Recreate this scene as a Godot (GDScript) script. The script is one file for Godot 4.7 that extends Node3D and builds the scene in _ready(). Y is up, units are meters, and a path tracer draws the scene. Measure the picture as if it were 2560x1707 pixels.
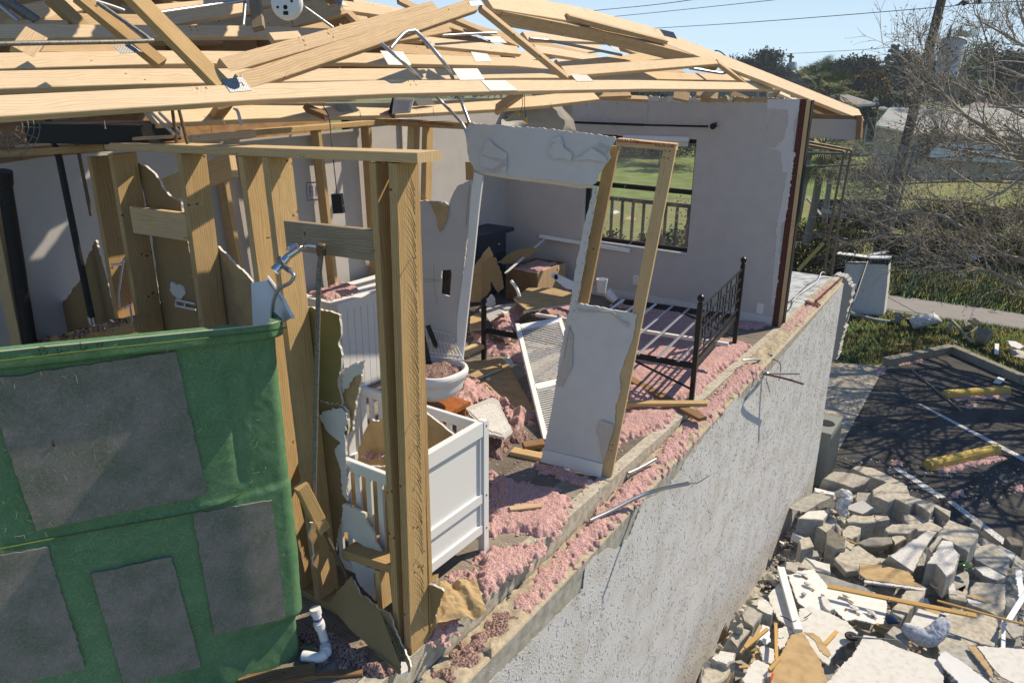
extends Node3D

var rng :=RandomNumberGenerator.new()
var M :={}
var names :={}
var nz :=FastNoiseLite.new()
var nc :=FastNoiseLite.new()
var eye :=Vector3(2.08,2.65,0)


func _ready():
	rng.seed=20231
	nz.seed=7
	nz.frequency=1.0
	nz.fractal_octaves=3
	nc.seed=3
	nc.noise_type=FastNoiseLite.TYPE_CELLULAR
	nc.cellular_return_type=FastNoiseLite.RETURN_DISTANCE
	nc.frequency=1.0
	nc.fractal_type=FastNoiseLite.FRACTAL_NONE
	# camera
	var cam :=Camera3D.new()
	cam.name="camera"
	cam.fov=47.8
	cam.near=0.05
	cam.far=3000.0
	cam.position=eye
	cam.rotation_order=EULER_ORDER_YXZ
	cam.rotation=Vector3(-0.3314,deg_to_rad(34.0),deg_to_rad(0.6))
	add_child(cam)
	cam.current=true
	# sky, air, exposure
	var env :=Environment.new()
	env.background_mode=Environment.BG_SKY
	var skym :=ProceduralSkyMaterial.new()
	skym.sky_top_color=Color(0.25,0.42,0.65)
	skym.sky_horizon_color=Color(0.80,0.89,0.945)
	skym.sky_curve=0.2
	skym.ground_bottom_color=Color(0.30,0.30,0.26)
	skym.ground_horizon_color=Color(0.62,0.70,0.74)
	skym.sky_energy_multiplier=1.0
	skym.sun_angle_max=1.0
	var sk :=Sky.new()
	sk.sky_material=skym
	env.sky=sk
	env.tonemap_mode=Environment.TONE_MAPPER_LINEAR
	env.tonemap_exposure=1.3
	env.fog_enabled=true
	env.fog_density=0.0009
	env.fog_light_color=Color(0.80,0.87,0.92)
	env.sdfgi_enabled=true
	env.ssao_enabled=true
	env.ssil_enabled=true
	var we :=WorldEnvironment.new()
	we.name="world_environment"
	we.environment=env
	add_child(we)
	# sun: behind the right-hand end of the building, about 47 degrees up
	var sun :=DirectionalLight3D.new()
	sun.name="sun"
	sun.light_energy=1.6
	sun.light_color=Color(1.0,0.935,0.83)
	sun.light_angular_distance=0.5
	sun.shadow_enabled=true
	sun.basis=Basis.looking_at(Vector3(-0.33,-0.73,0.60).normalized())
	add_child(sun)
	make_materials()
	build_ground()
	build_shell()
	build_partitions()
	build_roof()
	build_room()
	build_tub()
	build_outside()
	build_rubble()
	build_small()


# ---------------------------------------------------------------- helpers
func V(x: float,y: float,z: float) -> Vector3:
	return Vector3(x,y,z)


func numbered(parent: Node,called: String) -> String:
	var key :=str(parent.get_instance_id())+called
	var n: int=names.get(key,0)
	names[key]=n+1
	return called if n ==0 else "%s_%03d" % [called,n]


func world_of(n: Node) -> Transform3D:
	var t :=Transform3D()
	while n !=self:
		t=n.transform*t
		n=n.get_parent()
	return t


func tag(o: Node3D,label: String,category :="",group :="",kind :="") -> Node3D:
	if label: o.set_meta("label",label)
	if category: o.set_meta("category",category)
	if group: o.set_meta("group",group)
	if kind: o.set_meta("kind",kind)
	return o


func thing(called: String,label: String,category: String,at :=Vector3.ZERO,group :="") -> Node3D:
	var o :=Node3D.new()
	o.name=numbered(self,called)
	o.position=at
	add_child(o)
	tag(o,label,category,group)
	return o


func put(called: String,mesh: Mesh,m: Material,parent: Node=self,xf :=Transform3D()) -> MeshInstance3D:
	var o :=MeshInstance3D.new()
	o.name=numbered(parent,called)
	o.mesh=mesh
	if m: o.material_override=m
	o.transform=world_of(parent).affine_inverse()*xf
	parent.add_child(o,true)
	return o


func lin(r: float,g: float,b: float) -> Color:
	return Color(r,g,b).linear_to_srgb()


func tri(st: SurfaceTool,a: Vector3,b: Vector3,c: Vector3,n: Vector3,ua :=Vector2.ZERO,ub :=Vector2.ZERO,uc :=Vector2.ZERO):
	if (b-a).cross(c-a).dot(n) > 0.0:
		var t :=b
		b=c
		c=t
		var tu :=ub
		ub=uc
		uc=tu
	st.set_normal(n)
	st.set_uv(ua)
	st.add_vertex(a)
	st.set_normal(n)
	st.set_uv(ub)
	st.add_vertex(b)
	st.set_normal(n)
	st.set_uv(uc)
	st.add_vertex(c)


func quad(st: SurfaceTool,a: Vector3,b: Vector3,c: Vector3,d: Vector3,n: Vector3,ua :=Vector2.ZERO,ub :=Vector2.ZERO,uc :=Vector2.ZERO,ud :=Vector2.ZERO):
	tri(st,a,b,c,n,ua,ub,uc)
	tri(st,a,c,d,n,ua,uc,ud)


func begin() -> SurfaceTool:
	var st :=SurfaceTool.new()
	st.begin(Mesh.PRIMITIVE_TRIANGLES)
	return st


# a sawn bar along x, its width along y, its thickness along z, edges eased
func bar_into(st: SurfaceTool,L: float,w: float,t: float,bev :=0.003,xf :=Transform3D()):
	var uo :=rng.randf()*3.0
	var vo :=rng.randf()*3.0
	var hw :=w/2
	var ht :=t/2
	var bv :=minf(bev,minf(hw,ht)*0.5)
	var sec :=[Vector2(-hw+bv,ht),Vector2(hw-bv,ht),Vector2(hw,ht-bv),Vector2(hw,-ht+bv),Vector2(hw-bv,-ht),Vector2(-hw+bv,-ht),Vector2(-hw,-ht+bv),Vector2(-hw,ht-bv)]
	var per :=0.0
	for i in 8:
		var p: Vector2=sec[i]
		var q: Vector2=sec[(i+1) % 8]
		var nn :=Vector2((p+q).x,(p+q).y)
		if i % 2 ==0:
			nn=[Vector2(0,1),Vector2(1,0),Vector2(0,-1),Vector2(-1,0)][i/2]
		else:
			nn=Vector2(signf(nn.x),signf(nn.y)).normalized()
		var n3 :=(xf.basis*Vector3(0,nn.x,nn.y)).normalized()
		var l2 :=p.distance_to(q)
		quad(st,xf*Vector3(-L/2,p.x,p.y),xf*Vector3(L/2,p.x,p.y),xf*Vector3(L/2,q.x,q.y),xf*Vector3(-L/2,q.x,q.y),n3,
			Vector2(uo,vo+per/0.25),Vector2(uo+L/2.0,vo+per/0.25),Vector2(uo+L/2.0,vo+(per+l2)/0.25),Vector2(uo,vo+(per+l2)/0.25))
		per +=l2
	for s in [-1.0,1.0]:
		for i in range(1,7):
			tri(st,xf*Vector3(s*L/2,sec[0].x,sec[0].y),xf*Vector3(s*L/2,sec[i].x,sec[i].y),xf*Vector3(s*L/2,sec[i+1].x,sec[i+1].y),(xf.basis*Vector3(s,0,0)).normalized(),
				Vector2(uo+sec[0].x*0.3,vo+sec[0].y*3),Vector2(uo+sec[i].x*0.3,vo+sec[i].y*3),Vector2(uo+sec[i+1].x*0.3,vo+sec[i+1].y*3))


# a board whose front face has the centre line a-b and looks along n
func frame_of(a: Vector3,b: Vector3,n: Vector3,t: float) -> Transform3D:
	var x :=(b-a).normalized()
	var z :=(n-x*n.dot(x)).normalized()
	return Transform3D(Basis(x,z.cross(x),z),(a+b)/2-z*t/2)


func board(called: String,a: Vector3,b: Vector3,w: float,t: float,n: Vector3,m: Material,parent: Node=self) -> MeshInstance3D:
	if m ==M.truss: m=M.truss_set[rng.randi() % 4]
	elif m ==M.stud: m=M.stud_set[rng.randi() % 3]
	var st :=begin()
	bar_into(st,a.distance_to(b),w,t)
	return put(called,st.commit(),m,parent,frame_of(a,b,n,t))


# a board that bends: its front centre line runs through all the points
func bent_board(called: String,pts: Array,w: float,t: float,n: Vector3,m: Material,parent: Node=self) -> MeshInstance3D:
	var st :=begin()
	for i in pts.size()-1:
		var d: Vector3=(pts[i+1]-pts[i]).normalized()
		bar_into(st,pts[i].distance_to(pts[i+1])+0.006,w,t,0.003,frame_of(pts[i]-d*0.003,pts[i+1]+d*0.003,n,t))
	return put(called,st.commit(),m,parent)


func normal_of(pts: Array) -> Vector3:
	var n :=Vector3.ZERO
	for i in pts.size():
		n +=(pts[i] as Vector3).cross(pts[(i+1) % pts.size()])
	return n.normalized()


func middle(pts: Array) -> Vector3:
	var c :=Vector3.ZERO
	for p in pts: c +=p
	return c/pts.size()


# a flat piece with the given outline: front face and (surface 1) edges and back. jag roughens the outline, cham eases the front edge
func slab_mesh(pts: Array,thick: float,jag :=0.0,toward :=Vector3.ZERO,cham :=0.0,step :=0.03,warp :=0.0) -> ArrayMesh:
	pts=flatten(pts)
	var c :=middle(pts)
	var n :=Vector3.ZERO
	for i in pts.size():
		n +=(pts[i]-c).cross(pts[(i+1) % pts.size()]-c)
	n=n.normalized()
	if n.dot(toward if toward !=Vector3.ZERO else eye-c) < 0.0:
		pts=pts.duplicate()
		pts.reverse()
		n=-n
	var e1: Vector3=(pts[1]-pts[0])
	e1=(e1-n*e1.dot(n)).normalized()
	var e2 :=n.cross(e1)
	var out: Array[Vector3]=[]
	var k :=rng.randf()*50.0
	for i in pts.size():
		var a: Vector3=pts[i]
		var b: Vector3=pts[(i+1) % pts.size()]
		out.append(a)
		if jag > 0.0:
			var segs :=clampi(int(a.distance_to(b)/step),1,60)
			var side :=(b-a).cross(n).normalized()
			for j in range(1,segs):
				var p :=a.lerp(b,float(j)/segs)
				out.append(p+side*jag*(nz.get_noise_2d(k+p.distance_to(a)*9.0,i*7.0)*1.1+rng.randf_range(-0.8,0.8)))
	var flat :=PackedVector2Array()
	for p in out: flat.append(Vector2((p-c).dot(e1),(p-c).dot(e2)))
	var idx :=Geometry2D.triangulate_polygon(flat)
	if idx.is_empty() and jag > 0.0:
		return slab_mesh(pts,thick,jag*0.4 if jag > 0.002 else 0.0,toward,cham,step,warp)
	if idx.is_empty(): print("flat piece failed at ",c)
	var count :=out.size()
	if warp > 0.0:
		for i in count: out[i] +=n*warp*nz.get_noise_2d(flat[i].x*2.0+k,flat[i].y*2.0)
	var front :=out.duplicate()
	if cham > 0.0:
		for i in count:
			var d0 :=(out[i]-out[(i+count-1) % count]).normalized()
			var d1 :=(out[(i+1) % count]-out[i]).normalized()
			var inw :=(n.cross(d0)+n.cross(d1)).normalized()
			out[i] -=n*cham*rng.randf_range(0.6,1.3)
			front[i] +=inw*cham*rng.randf_range(0.6,1.3)
	var st :=begin()
	for i in range(0,idx.size(),3):
		tri(st,front[idx[i]],front[idx[i+1]],front[idx[i+2]],n,flat[idx[i]],flat[idx[i+1]],flat[idx[i+2]])
	var mesh :=st.commit()
	st=begin()
	var dv :=-n*thick
	for i in range(0,idx.size(),3):
		tri(st,out[idx[i]]+dv,out[idx[i+1]]+dv,out[idx[i+2]]+dv,-n,flat[idx[i]],flat[idx[i+1]],flat[idx[i+2]])
	var run :=0.0
	for i in count:
		var j :=(i+1) % count
		var l :=out[i].distance_to(out[j])
		var sn :=(out[j]-out[i]).cross(n).normalized()
		quad(st,out[i],out[j],out[j]+dv,out[i]+dv,sn,Vector2(run,0),Vector2(run+l,0),Vector2(run+l,thick),Vector2(run,thick))
		if cham > 0.0:
			quad(st,front[i],front[j],out[j],out[i],(sn+n).normalized(),Vector2(run,0),Vector2(run+l,0),Vector2(run+l,cham),Vector2(run,cham))
		run +=l
	st.commit(mesh)
	return mesh


func sheet(called: String,pts: Array,thick: float,mf: Material,me: Material=null,parent: Node=self,jag :=0.0,toward :=Vector3.ZERO,warp :=0.0) -> MeshInstance3D:
	var mesh :=slab_mesh(pts,thick,jag,toward,0.0,0.016,warp)
	mesh.surface_set_material(0,mf)
	if mesh.get_surface_count() > 1: mesh.surface_set_material(1,me if me else mf)
	return put(called,mesh,null,parent)


func chunk(called: String,pts: Array,thick: float,mf: Material,me: Material=null,parent: Node=self,jag :=0.012,cham :=0.012) -> MeshInstance3D:
	var mesh :=slab_mesh(pts,thick,jag,Vector3(0.2,1,0.1),cham,0.05)
	mesh.surface_set_material(0,mf)
	mesh.surface_set_material(1,me if me else mf)
	return put(called,mesh,null,parent)


func tube_into(st: SurfaceTool,pts: Array,r0: float,r1 :=-1.0,sides :=8,caps :=true):
	if r1 < 0.0: r1=r0
	var count :=pts.size()
	var up :=Vector3.UP
	var d: Vector3=(pts[1]-pts[0]).normalized()
	if absf(d.dot(up)) > 0.9: up=Vector3.RIGHT
	var prev: Array=[]
	var prev_n: Array=[]
	var run :=0.0
	for i in count:
		var dir: Vector3=(pts[mini(i+1,count-1)]-pts[maxi(i-1,0)]).normalized()
		var x :=up.cross(dir).normalized()
		var y :=dir.cross(x)
		up=y
		var r :=lerpf(r0,r1,float(i)/(count-1))
		var ring: Array=[]
		var ns: Array=[]
		for k in sides:
			var a :=TAU*k/sides
			var n :=x*cos(a)+y*sin(a)
			ring.append(pts[i]+n*r)
			ns.append(n)
		if i > 0:
			var l: float=pts[i].distance_to(pts[i-1])
			for k in sides:
				var k2 :=(k+1) % sides
				var v :=[prev[k],prev[k2],ring[k2],ring[k]]
				var nn :=[prev_n[k],prev_n[k2],ns[k2],ns[k]]
				var uv :=[Vector2(run,float(k)/sides),Vector2(run,float(k+1)/sides),Vector2(run+l,float(k+1)/sides),Vector2(run+l,float(k)/sides)]
				var order :=[0,1,2,0,2,3]
				if ((v[1]-v[0]) as Vector3).cross(v[2]-v[0]).dot(nn[0]) > 0.0: order=[0,2,1,0,3,2]
				for o in order:
					st.set_normal(nn[o])
					st.set_uv(uv[o])
					st.add_vertex(v[o])
			run +=l
		if caps and (i ==0 or i ==count-1):
			for k in range(1,sides-1):
				tri(st,ring[0],ring[k],ring[k+1],-dir if i ==0 else dir)
		prev=ring
		prev_n=ns


func tube(called: String,pts: Array,r: float,m: Material,parent: Node=self,r1 :=-1.0,sides :=8) -> MeshInstance3D:
	var st :=begin()
	tube_into(st,pts,r,r1,sides)
	return put(called,st.commit(),m,parent)


# a smooth curve through the points
func curve(pts: Array,per :=5) -> Array:
	var out :=[]
	for i in pts.size()-1:
		var a: Vector3=pts[maxi(i-1,0)]
		var b: Vector3=pts[i]
		var c: Vector3=pts[i+1]
		var d: Vector3=pts[mini(i+2,pts.size()-1)]
		for k in per: out.append(b.cubic_interpolate(c,a,d,float(k)/per))
	out.append(pts[-1])
	return out


func lathe(called: String,prof: Array,m: Material,parent: Node,xf :=Transform3D(),segs :=20) -> MeshInstance3D:
	var st :=begin()
	st.set_smooth_group(0)
	for i in prof.size()-1:
		for k in segs:
			var a0 :=TAU*k/segs
			var a1 :=TAU*(k+1)/segs
			var p: Vector2=prof[i]
			var q: Vector2=prof[i+1]
			var v :=[Vector3(p.x*cos(a0),p.y,p.x*sin(a0)),Vector3(p.x*cos(a1),p.y,p.x*sin(a1)),Vector3(q.x*cos(a1),q.y,q.x*sin(a1)),Vector3(q.x*cos(a0),q.y,q.x*sin(a0))]
			var d :=(q-p).normalized()
			var n0 :=Vector3(d.y*cos(a0),-d.x,d.y*sin(a0))
			var n1 :=Vector3(d.y*cos(a1),-d.x,d.y*sin(a1))
			var ns :=[n0,n1,n1,n0]
			var order :=[0,1,2,0,2,3]
			var nn: Vector3=n0+n1
			var cr: Vector3=(v[1]-v[0]).cross(v[2]-v[0])+(v[2]-v[0]).cross(v[3]-v[0])
			if cr.dot(nn) > 0.0: order=[0,2,1,0,3,2]
			for o in order:
				st.set_normal(ns[o])
				st.set_uv(Vector2(float(k)/segs,p.y))
				st.add_vertex(v[o])
	return put(called,st.commit(),m,parent,xf)


# a smooth grid of points f(u, v), u and v from 0 to 1
func surf_mesh(f: Callable,nu: int,nv: int,thick :=0.0,uvs :=Vector2.ONE) -> ArrayMesh:
	var P :=[]
	for i in nu+1:
		var row :=[]
		for j in nv+1: row.append(f.call(float(i)/nu,float(j)/nv))
		P.append(row)
	var N :=[]
	for i in nu+1:
		var row :=[]
		for j in nv+1:
			var du: Vector3=P[mini(i+1,nu)][j]-P[maxi(i-1,0)][j]
			var dv: Vector3=P[i][mini(j+1,nv)]-P[i][maxi(j-1,0)]
			row.append(du.cross(dv).normalized())
		N.append(row)
	var c: Vector3=P[nu/2][nv/2]
	var s :=1.0 if N[nu/2][nv/2].dot(eye-c) > 0.0 else -1.0
	var st :=begin()
	for side in ([1.0,-1.0] if thick > 0.0 else [1.0]):
		for i in nu:
			for j in nv:
				var id :=[[i,j],[i+1,j],[i+1,j+1],[i,j+1]]
				var order :=[0,1,2,0,2,3]
				var nref: Vector3=N[i][j]*s*side
				if ((P[i+1][j]-P[i][j]) as Vector3).cross(P[i+1][j+1]-P[i][j]).dot(nref) > 0.0: order=[0,2,1,0,3,2]
				for o in order:
					var a: int=id[o][0]
					var b: int=id[o][1]
					st.set_normal(N[a][b]*s*side)
					st.set_uv(Vector2(float(a)/nu,float(b)/nv)*uvs)
					st.add_vertex(P[a][b]-(N[a][b]*s*thick if side < 0 else Vector3.ZERO))
	return st.commit()


func surf(called: String,f: Callable,nu: int,nv: int,m: Material,parent: Node=self,thick :=0.0,uvs :=Vector2.ONE) -> MeshInstance3D:
	return put(called,surf_mesh(f,nu,nv,thick,uvs),m,parent)


# four corners, bent out of plane by a bump function
func bent_quad(q: Array,bump: Callable) -> Callable:
	var n: Vector3=(q[1]-q[0]).cross(q[3]-q[0]).normalized()
	if n.dot(eye-q[0]) < 0.0: n=-n
	return func(u,v): return (q[0] as Vector3).lerp(q[1],u).lerp((q[3] as Vector3).lerp(q[2],u),v)+n*float(bump.call(u,v))


func box_into(st: SurfaceTool,lo: Vector3,hi: Vector3,xf :=Transform3D()):
	var s :=hi-lo
	bar_into(st,s.x,s.y,s.z,0.004,xf*Transform3D(Basis(),(lo+hi)/2))


func box(called: String,lo: Vector3,hi: Vector3,m: Material,parent: Node=self,xf :=Transform3D()) -> MeshInstance3D:
	var st :=begin()
	box_into(st,lo,hi,xf)
	return put(called,st.commit(),m,parent)


func poly_xz(pts: Array) -> PackedVector2Array:
	var o :=PackedVector2Array()
	for p in pts: o.append(Vector2(p.x,p.z))
	return o


func edge_dist(p: Vector2,poly: PackedVector2Array) -> float:
	var d :=1e9
	for i in poly.size():
		d=minf(d,p.distance_squared_to(Geometry2D.get_closest_point_to_segment(p,poly[i],poly[(i+1) % poly.size()])))
	return sqrt(d)


# loose-fill wool: a lumpy heap over an outline that lies on a (possibly tilted) plane
func wool(called: String,pts: Array,thick: float,parent: Node=self,cell :=0.011,m: Material=null) -> MeshInstance3D:
	pts=flatten(pts)
	var poly :=poly_xz(pts)
	var n :=normal_of(pts.map(func(p): return p-middle(pts)))
	if n.y < 0.0: n=-n
	var c :=middle(pts)
	var lo :=Vector2(1e9,1e9)
	var hi :=-lo
	for p in poly:
		lo=lo.min(p)
		hi=hi.max(p)
	lo -=Vector2(0.06,0.06)
	hi +=Vector2(0.06,0.06)
	var nx :=int((hi.x-lo.x)/cell)+1
	var ny :=int((hi.y-lo.y)/cell)+1
	var H :=PackedFloat32Array()
	H.resize((nx+1)*(ny+1))
	for i in nx+1:
		for j in ny+1:
			var p :=lo+Vector2(i,j)*cell
			var big :=nz.get_noise_2d(p.x*3.0+11.0,p.y*3.0)
			var d :=edge_dist(p,poly)
			if not Geometry2D.is_point_in_polygon(p,poly): d=-d
			d +=nz.get_noise_2d(p.x*11.0,p.y*11.0+5.0)*0.07
			var h :=-1.0
			if d > -0.004:
				var lump :=1.0-nc.get_noise_2d(p.x*33.0,p.y*33.0)*0.5-0.5
				var lump2 :=1.0-nc.get_noise_2d(p.x*70.0+9.0,p.y*70.0)*0.5-0.5
				h=thick*smoothstep(-0.01,maxf(0.09,thick*1.1),d)*clampf(0.5+big*0.6,0.1,1.1)+smoothstep(-0.012,0.03,d)*(0.017*lump+0.010*lump2)+rng.randf()*0.004
			H[i*(ny+1)+j]=h
	var st :=begin()
	var at :=func(i: int,j: int) -> Vector3:
		var p :=lo+Vector2(i,j)*cell
		var base :=c.y-(n.x*(p.x-c.x)+n.z*(p.y-c.z))/n.y
		return Vector3(p.x,base+maxf(H[i*(ny+1)+j],0.0)-0.002,p.y)
	var keep :=PackedInt32Array()
	keep.resize(H.size())
	keep.fill(-1)
	var verts :=0
	for i in nx:
		for j in ny:
			var k :=i*(ny+1)+j
			var ids :=[k,k+ny+1,k+ny+2,k+1]
			var good :=0
			for q in ids:
				if H[q] >=0.0: good +=1
			if good < 2: continue
			for q in ids:
				if keep[q] < 0:
					keep[q]=verts
					verts +=1
					st.set_uv(Vector2.ZERO)
					st.add_vertex(at.call(q/(ny+1),q % (ny+1)))
			for o in [0,1,2,0,2,3]: st.add_index(keep[ids[o]])
	if verts ==0: return null
	st.generate_normals()
	return put(called,st.commit(),m if m else M.wool,parent)


# many small loose pieces over an outline, as one uncountable mass
func scatter(called: String,pts: Array,count: int,meshes: Array,smin: float,smax: float,m: Material,parent: Node=self,lift :=0.0,flat :=0.5) -> MultiMeshInstance3D:
	var poly :=poly_xz(pts)
	var c :=middle(pts)
	var n :=normal_of(pts.map(func(p): return p-c))
	if n.y < 0.0: n=-n
	var lo :=Vector2(1e9,1e9)
	var hi :=-lo
	for p in poly:
		lo=lo.min(p)
		hi=hi.max(p)
	var mm :=MultiMesh.new()
	mm.transform_format=MultiMesh.TRANSFORM_3D
	mm.use_colors=true
	mm.mesh=meshes[0]
	mm.instance_count=count
	var inv :=world_of(parent).affine_inverse()
	for i in count:
		var p :=Vector2.ZERO
		for k in 30:
			p=Vector2(rng.randf_range(lo.x,hi.x),rng.randf_range(lo.y,hi.y))
			if Geometry2D.is_point_in_polygon(p,poly) and nz.get_noise_2d(p.x*2.0,p.y*2.0+40.0) > -0.35: break
		var s :=smin*pow(smax/smin,pow(rng.randf(),2.2))
		var b :=Basis.from_euler(Vector3(rng.randf_range(-flat,flat),rng.randf()*TAU,rng.randf_range(-flat,flat))).scaled(Vector3(s,s*rng.randf_range(0.5,1.0),s*rng.randf_range(0.6,1.2)))
		mm.set_instance_transform(i,inv*Transform3D(b,Vector3(p.x,c.y-(n.x*(p.x-c.x)+n.z*(p.y-c.z))/n.y+lift+s*0.2,p.y)))
		var g :=rng.randf_range(0.7,1.15)
		mm.set_instance_color(i,Color(g,g*rng.randf_range(0.96,1.02),g*rng.randf_range(0.92,1.02)))
	var o :=MultiMeshInstance3D.new()
	o.name=numbered(parent,called)
	o.multimesh=mm
	o.material_override=m
	parent.add_child(o,true)
	return o


# an irregular little lump about 1 m across
func lump_mesh(rough :=0.3,squash :=1.0) -> ArrayMesh:
	var st :=begin()
	var s :=SphereMesh.new()
	s.radial_segments=7
	s.rings=4
	s.radius=0.5
	s.height=1.0
	var arr :=s.get_mesh_arrays()
	var vs: PackedVector3Array=arr[Mesh.ARRAY_VERTEX]
	var id: PackedInt32Array=arr[Mesh.ARRAY_INDEX]
	var k :=rng.randf()*90.0
	for i in range(0,id.size(),3):
		var p :=[]
		for j in 3:
			var v :=vs[id[i+j]]
			var w :=v*(1.0+rough*2.0*nz.get_noise_3d(v.x*2.3+k,v.y*2.3,v.z*2.3))
			p.append(Vector3(w.x,w.y*squash,w.z))
		var n: Vector3=(p[1]-p[0]).cross(p[2]-p[0])
		if n.length() < 1e-7: continue
		n=n.normalized()
		if n.dot(p[0]+p[1]+p[2]) < 0.0: n=-n
		tri(st,p[0],p[1],p[2],n)
	return st.commit()


# ---------------------------------------------------------------- textures and materials
func ntex(freq: float,cols: Array,offs: Array,size :=512,oct :=4,kind :=FastNoiseLite.TYPE_SIMPLEX_SMOOTH,sd :=1,warp :=0.0) -> NoiseTexture2D:
	var n :=FastNoiseLite.new()
	n.noise_type=kind
	n.frequency=freq
	n.fractal_octaves=oct
	n.seed=sd
	if warp > 0.0:
		n.domain_warp_enabled=true
		n.domain_warp_amplitude=warp
		n.domain_warp_frequency=freq*0.7
	var t :=NoiseTexture2D.new()
	t.width=size
	t.height=size
	t.seamless=true
	t.noise=n
	var g :=Gradient.new()
	g.offsets=PackedFloat32Array(offs)
	g.colors=PackedColorArray(cols)
	t.color_ramp=g
	return t


func grey(v: float) -> Color:
	return Color(v,v,v)


func mat(c: Color,rough :=0.8,tex: Texture2D=null,scale :=1.0,tri_world :=true) -> StandardMaterial3D:
	var m :=StandardMaterial3D.new()
	m.albedo_color=c
	m.roughness=rough
	m.metallic_specular=0.35
	if tex:
		m.albedo_texture=tex
		if tri_world:
			m.uv1_triplanar=true
			m.uv1_world_triplanar=true
		m.uv1_scale=Vector3.ONE*scale
	return m


func relief(m: StandardMaterial3D,tex: Texture2D,cm: float) -> StandardMaterial3D:
	m.heightmap_enabled=true
	m.heightmap_texture=tex
	m.heightmap_scale=cm
	return m


func wood_image(sd: int,contrast: float,knots: int) -> ImageTexture:
	var w :=1024
	var h :=192
	var im :=Image.create(w,h,false,Image.FORMAT_RGB8)
	var n :=FastNoiseLite.new()
	n.seed=sd
	n.frequency=1.0
	n.fractal_octaves=2
	var r :=RandomNumberGenerator.new()
	r.seed=sd
	var ks :=[]
	for i in knots: ks.append([r.randf()*2.0,r.randf()*0.125,r.randf_range(0.005,0.010)])
	for y in h:
		var v :=(y if y < h/2 else h-1-y)/float(h)*0.25
		for x in w:
			var u :=(x if x < w/2 else w-1-x)/float(w)*4.0
			var q :=v+0.016*n.get_noise_2d(u*1.1,v*9.0)
			var dark :=0.0
			for k in ks:
				var du: float=(u-k[0])*0.55
				var dv: float=v-k[1]
				var d :=sqrt(du*du+dv*dv)
				if d < 0.08:
					q +=0.022*signf(dv)*exp(-d*d/(k[2]*k[2]*6.0))
					if d < k[2]: dark=maxf(dark,smoothstep(k[2],k[2]*0.4,d))
			var ring :=0.5+0.5*sin(q*560.0+3.0*n.get_noise_2d(u*0.5,q*30.0))
			ring=pow(ring,2.2)
			var fine :=n.get_noise_2d(u*14.0,v*900.0)
			var blot :=n.get_noise_2d(u*3.0+50.0,v*14.0)
			var g :=1.0-contrast*(0.62*ring+0.25*fine+0.22*blot)
			var c :=Color(g,g-0.10*contrast*ring-0.01,g-0.22*contrast*ring-0.02)
			c=c.lerp(Color(0.42,0.30,0.20),dark*0.75)
			im.set_pixel(x,y,c.clamp())
	return ImageTexture.create_from_image(im)


# short strands strewn over a ground tone
func strand_image(sd: int,size: int,ground: Color,spread: float,strands: int,light: Color,length: int) -> ImageTexture:
	var im :=Image.create(size,size,false,Image.FORMAT_RGB8)
	var n :=FastNoiseLite.new()
	n.seed=sd
	n.frequency=0.006
	n.fractal_octaves=4
	for y in size:
		for x in size:
			var g :=1.0+spread*n.get_noise_2d(x,y)
			im.set_pixel(x,y,Color(ground.r*g,ground.g*(1.0+spread*0.6*n.get_noise_2d(x,y)),ground.b*g).clamp())
	var r :=RandomNumberGenerator.new()
	r.seed=sd
	for i in strands:
		var p :=Vector2(r.randf()*size,r.randf()*size)
		var a :=r.randf()*TAU
		var bend :=r.randf_range(-0.06,0.06)
		var k :=r.randf_range(0.10,0.5)
		var c :=light if r.randf() < 0.8 else ground.darkened(0.4)
		for s in r.randi_range(length/3,length):
			p +=Vector2(cos(a),sin(a))
			a +=bend
			var xi :=posmod(int(p.x),size)
			var yi :=posmod(int(p.y),size)
			im.set_pixel(xi,yi,im.get_pixel(xi,yi).lerp(c,k))
	return ImageTexture.create_from_image(im)


func plate_image() -> ImageTexture:
	var im :=Image.create(128,128,false,Image.FORMAT_RGB8)
	for y in 128:
		for x in 128:
			var row :=y/8
			var xx :=posmod(x+(row % 2)*8,16)
			var yy :=y % 8
			var g :=0.86+0.08*nz.get_noise_2d(x*0.3,y*0.3)
			if xx < 9 and yy > 1 and yy < 6: g=0.34 if yy > 3 else 0.62
			elif xx > 12: g=0.98
			im.set_pixel(x,y,Color(g,g,g*1.01).clamp())
	return ImageTexture.create_from_image(im)


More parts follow.
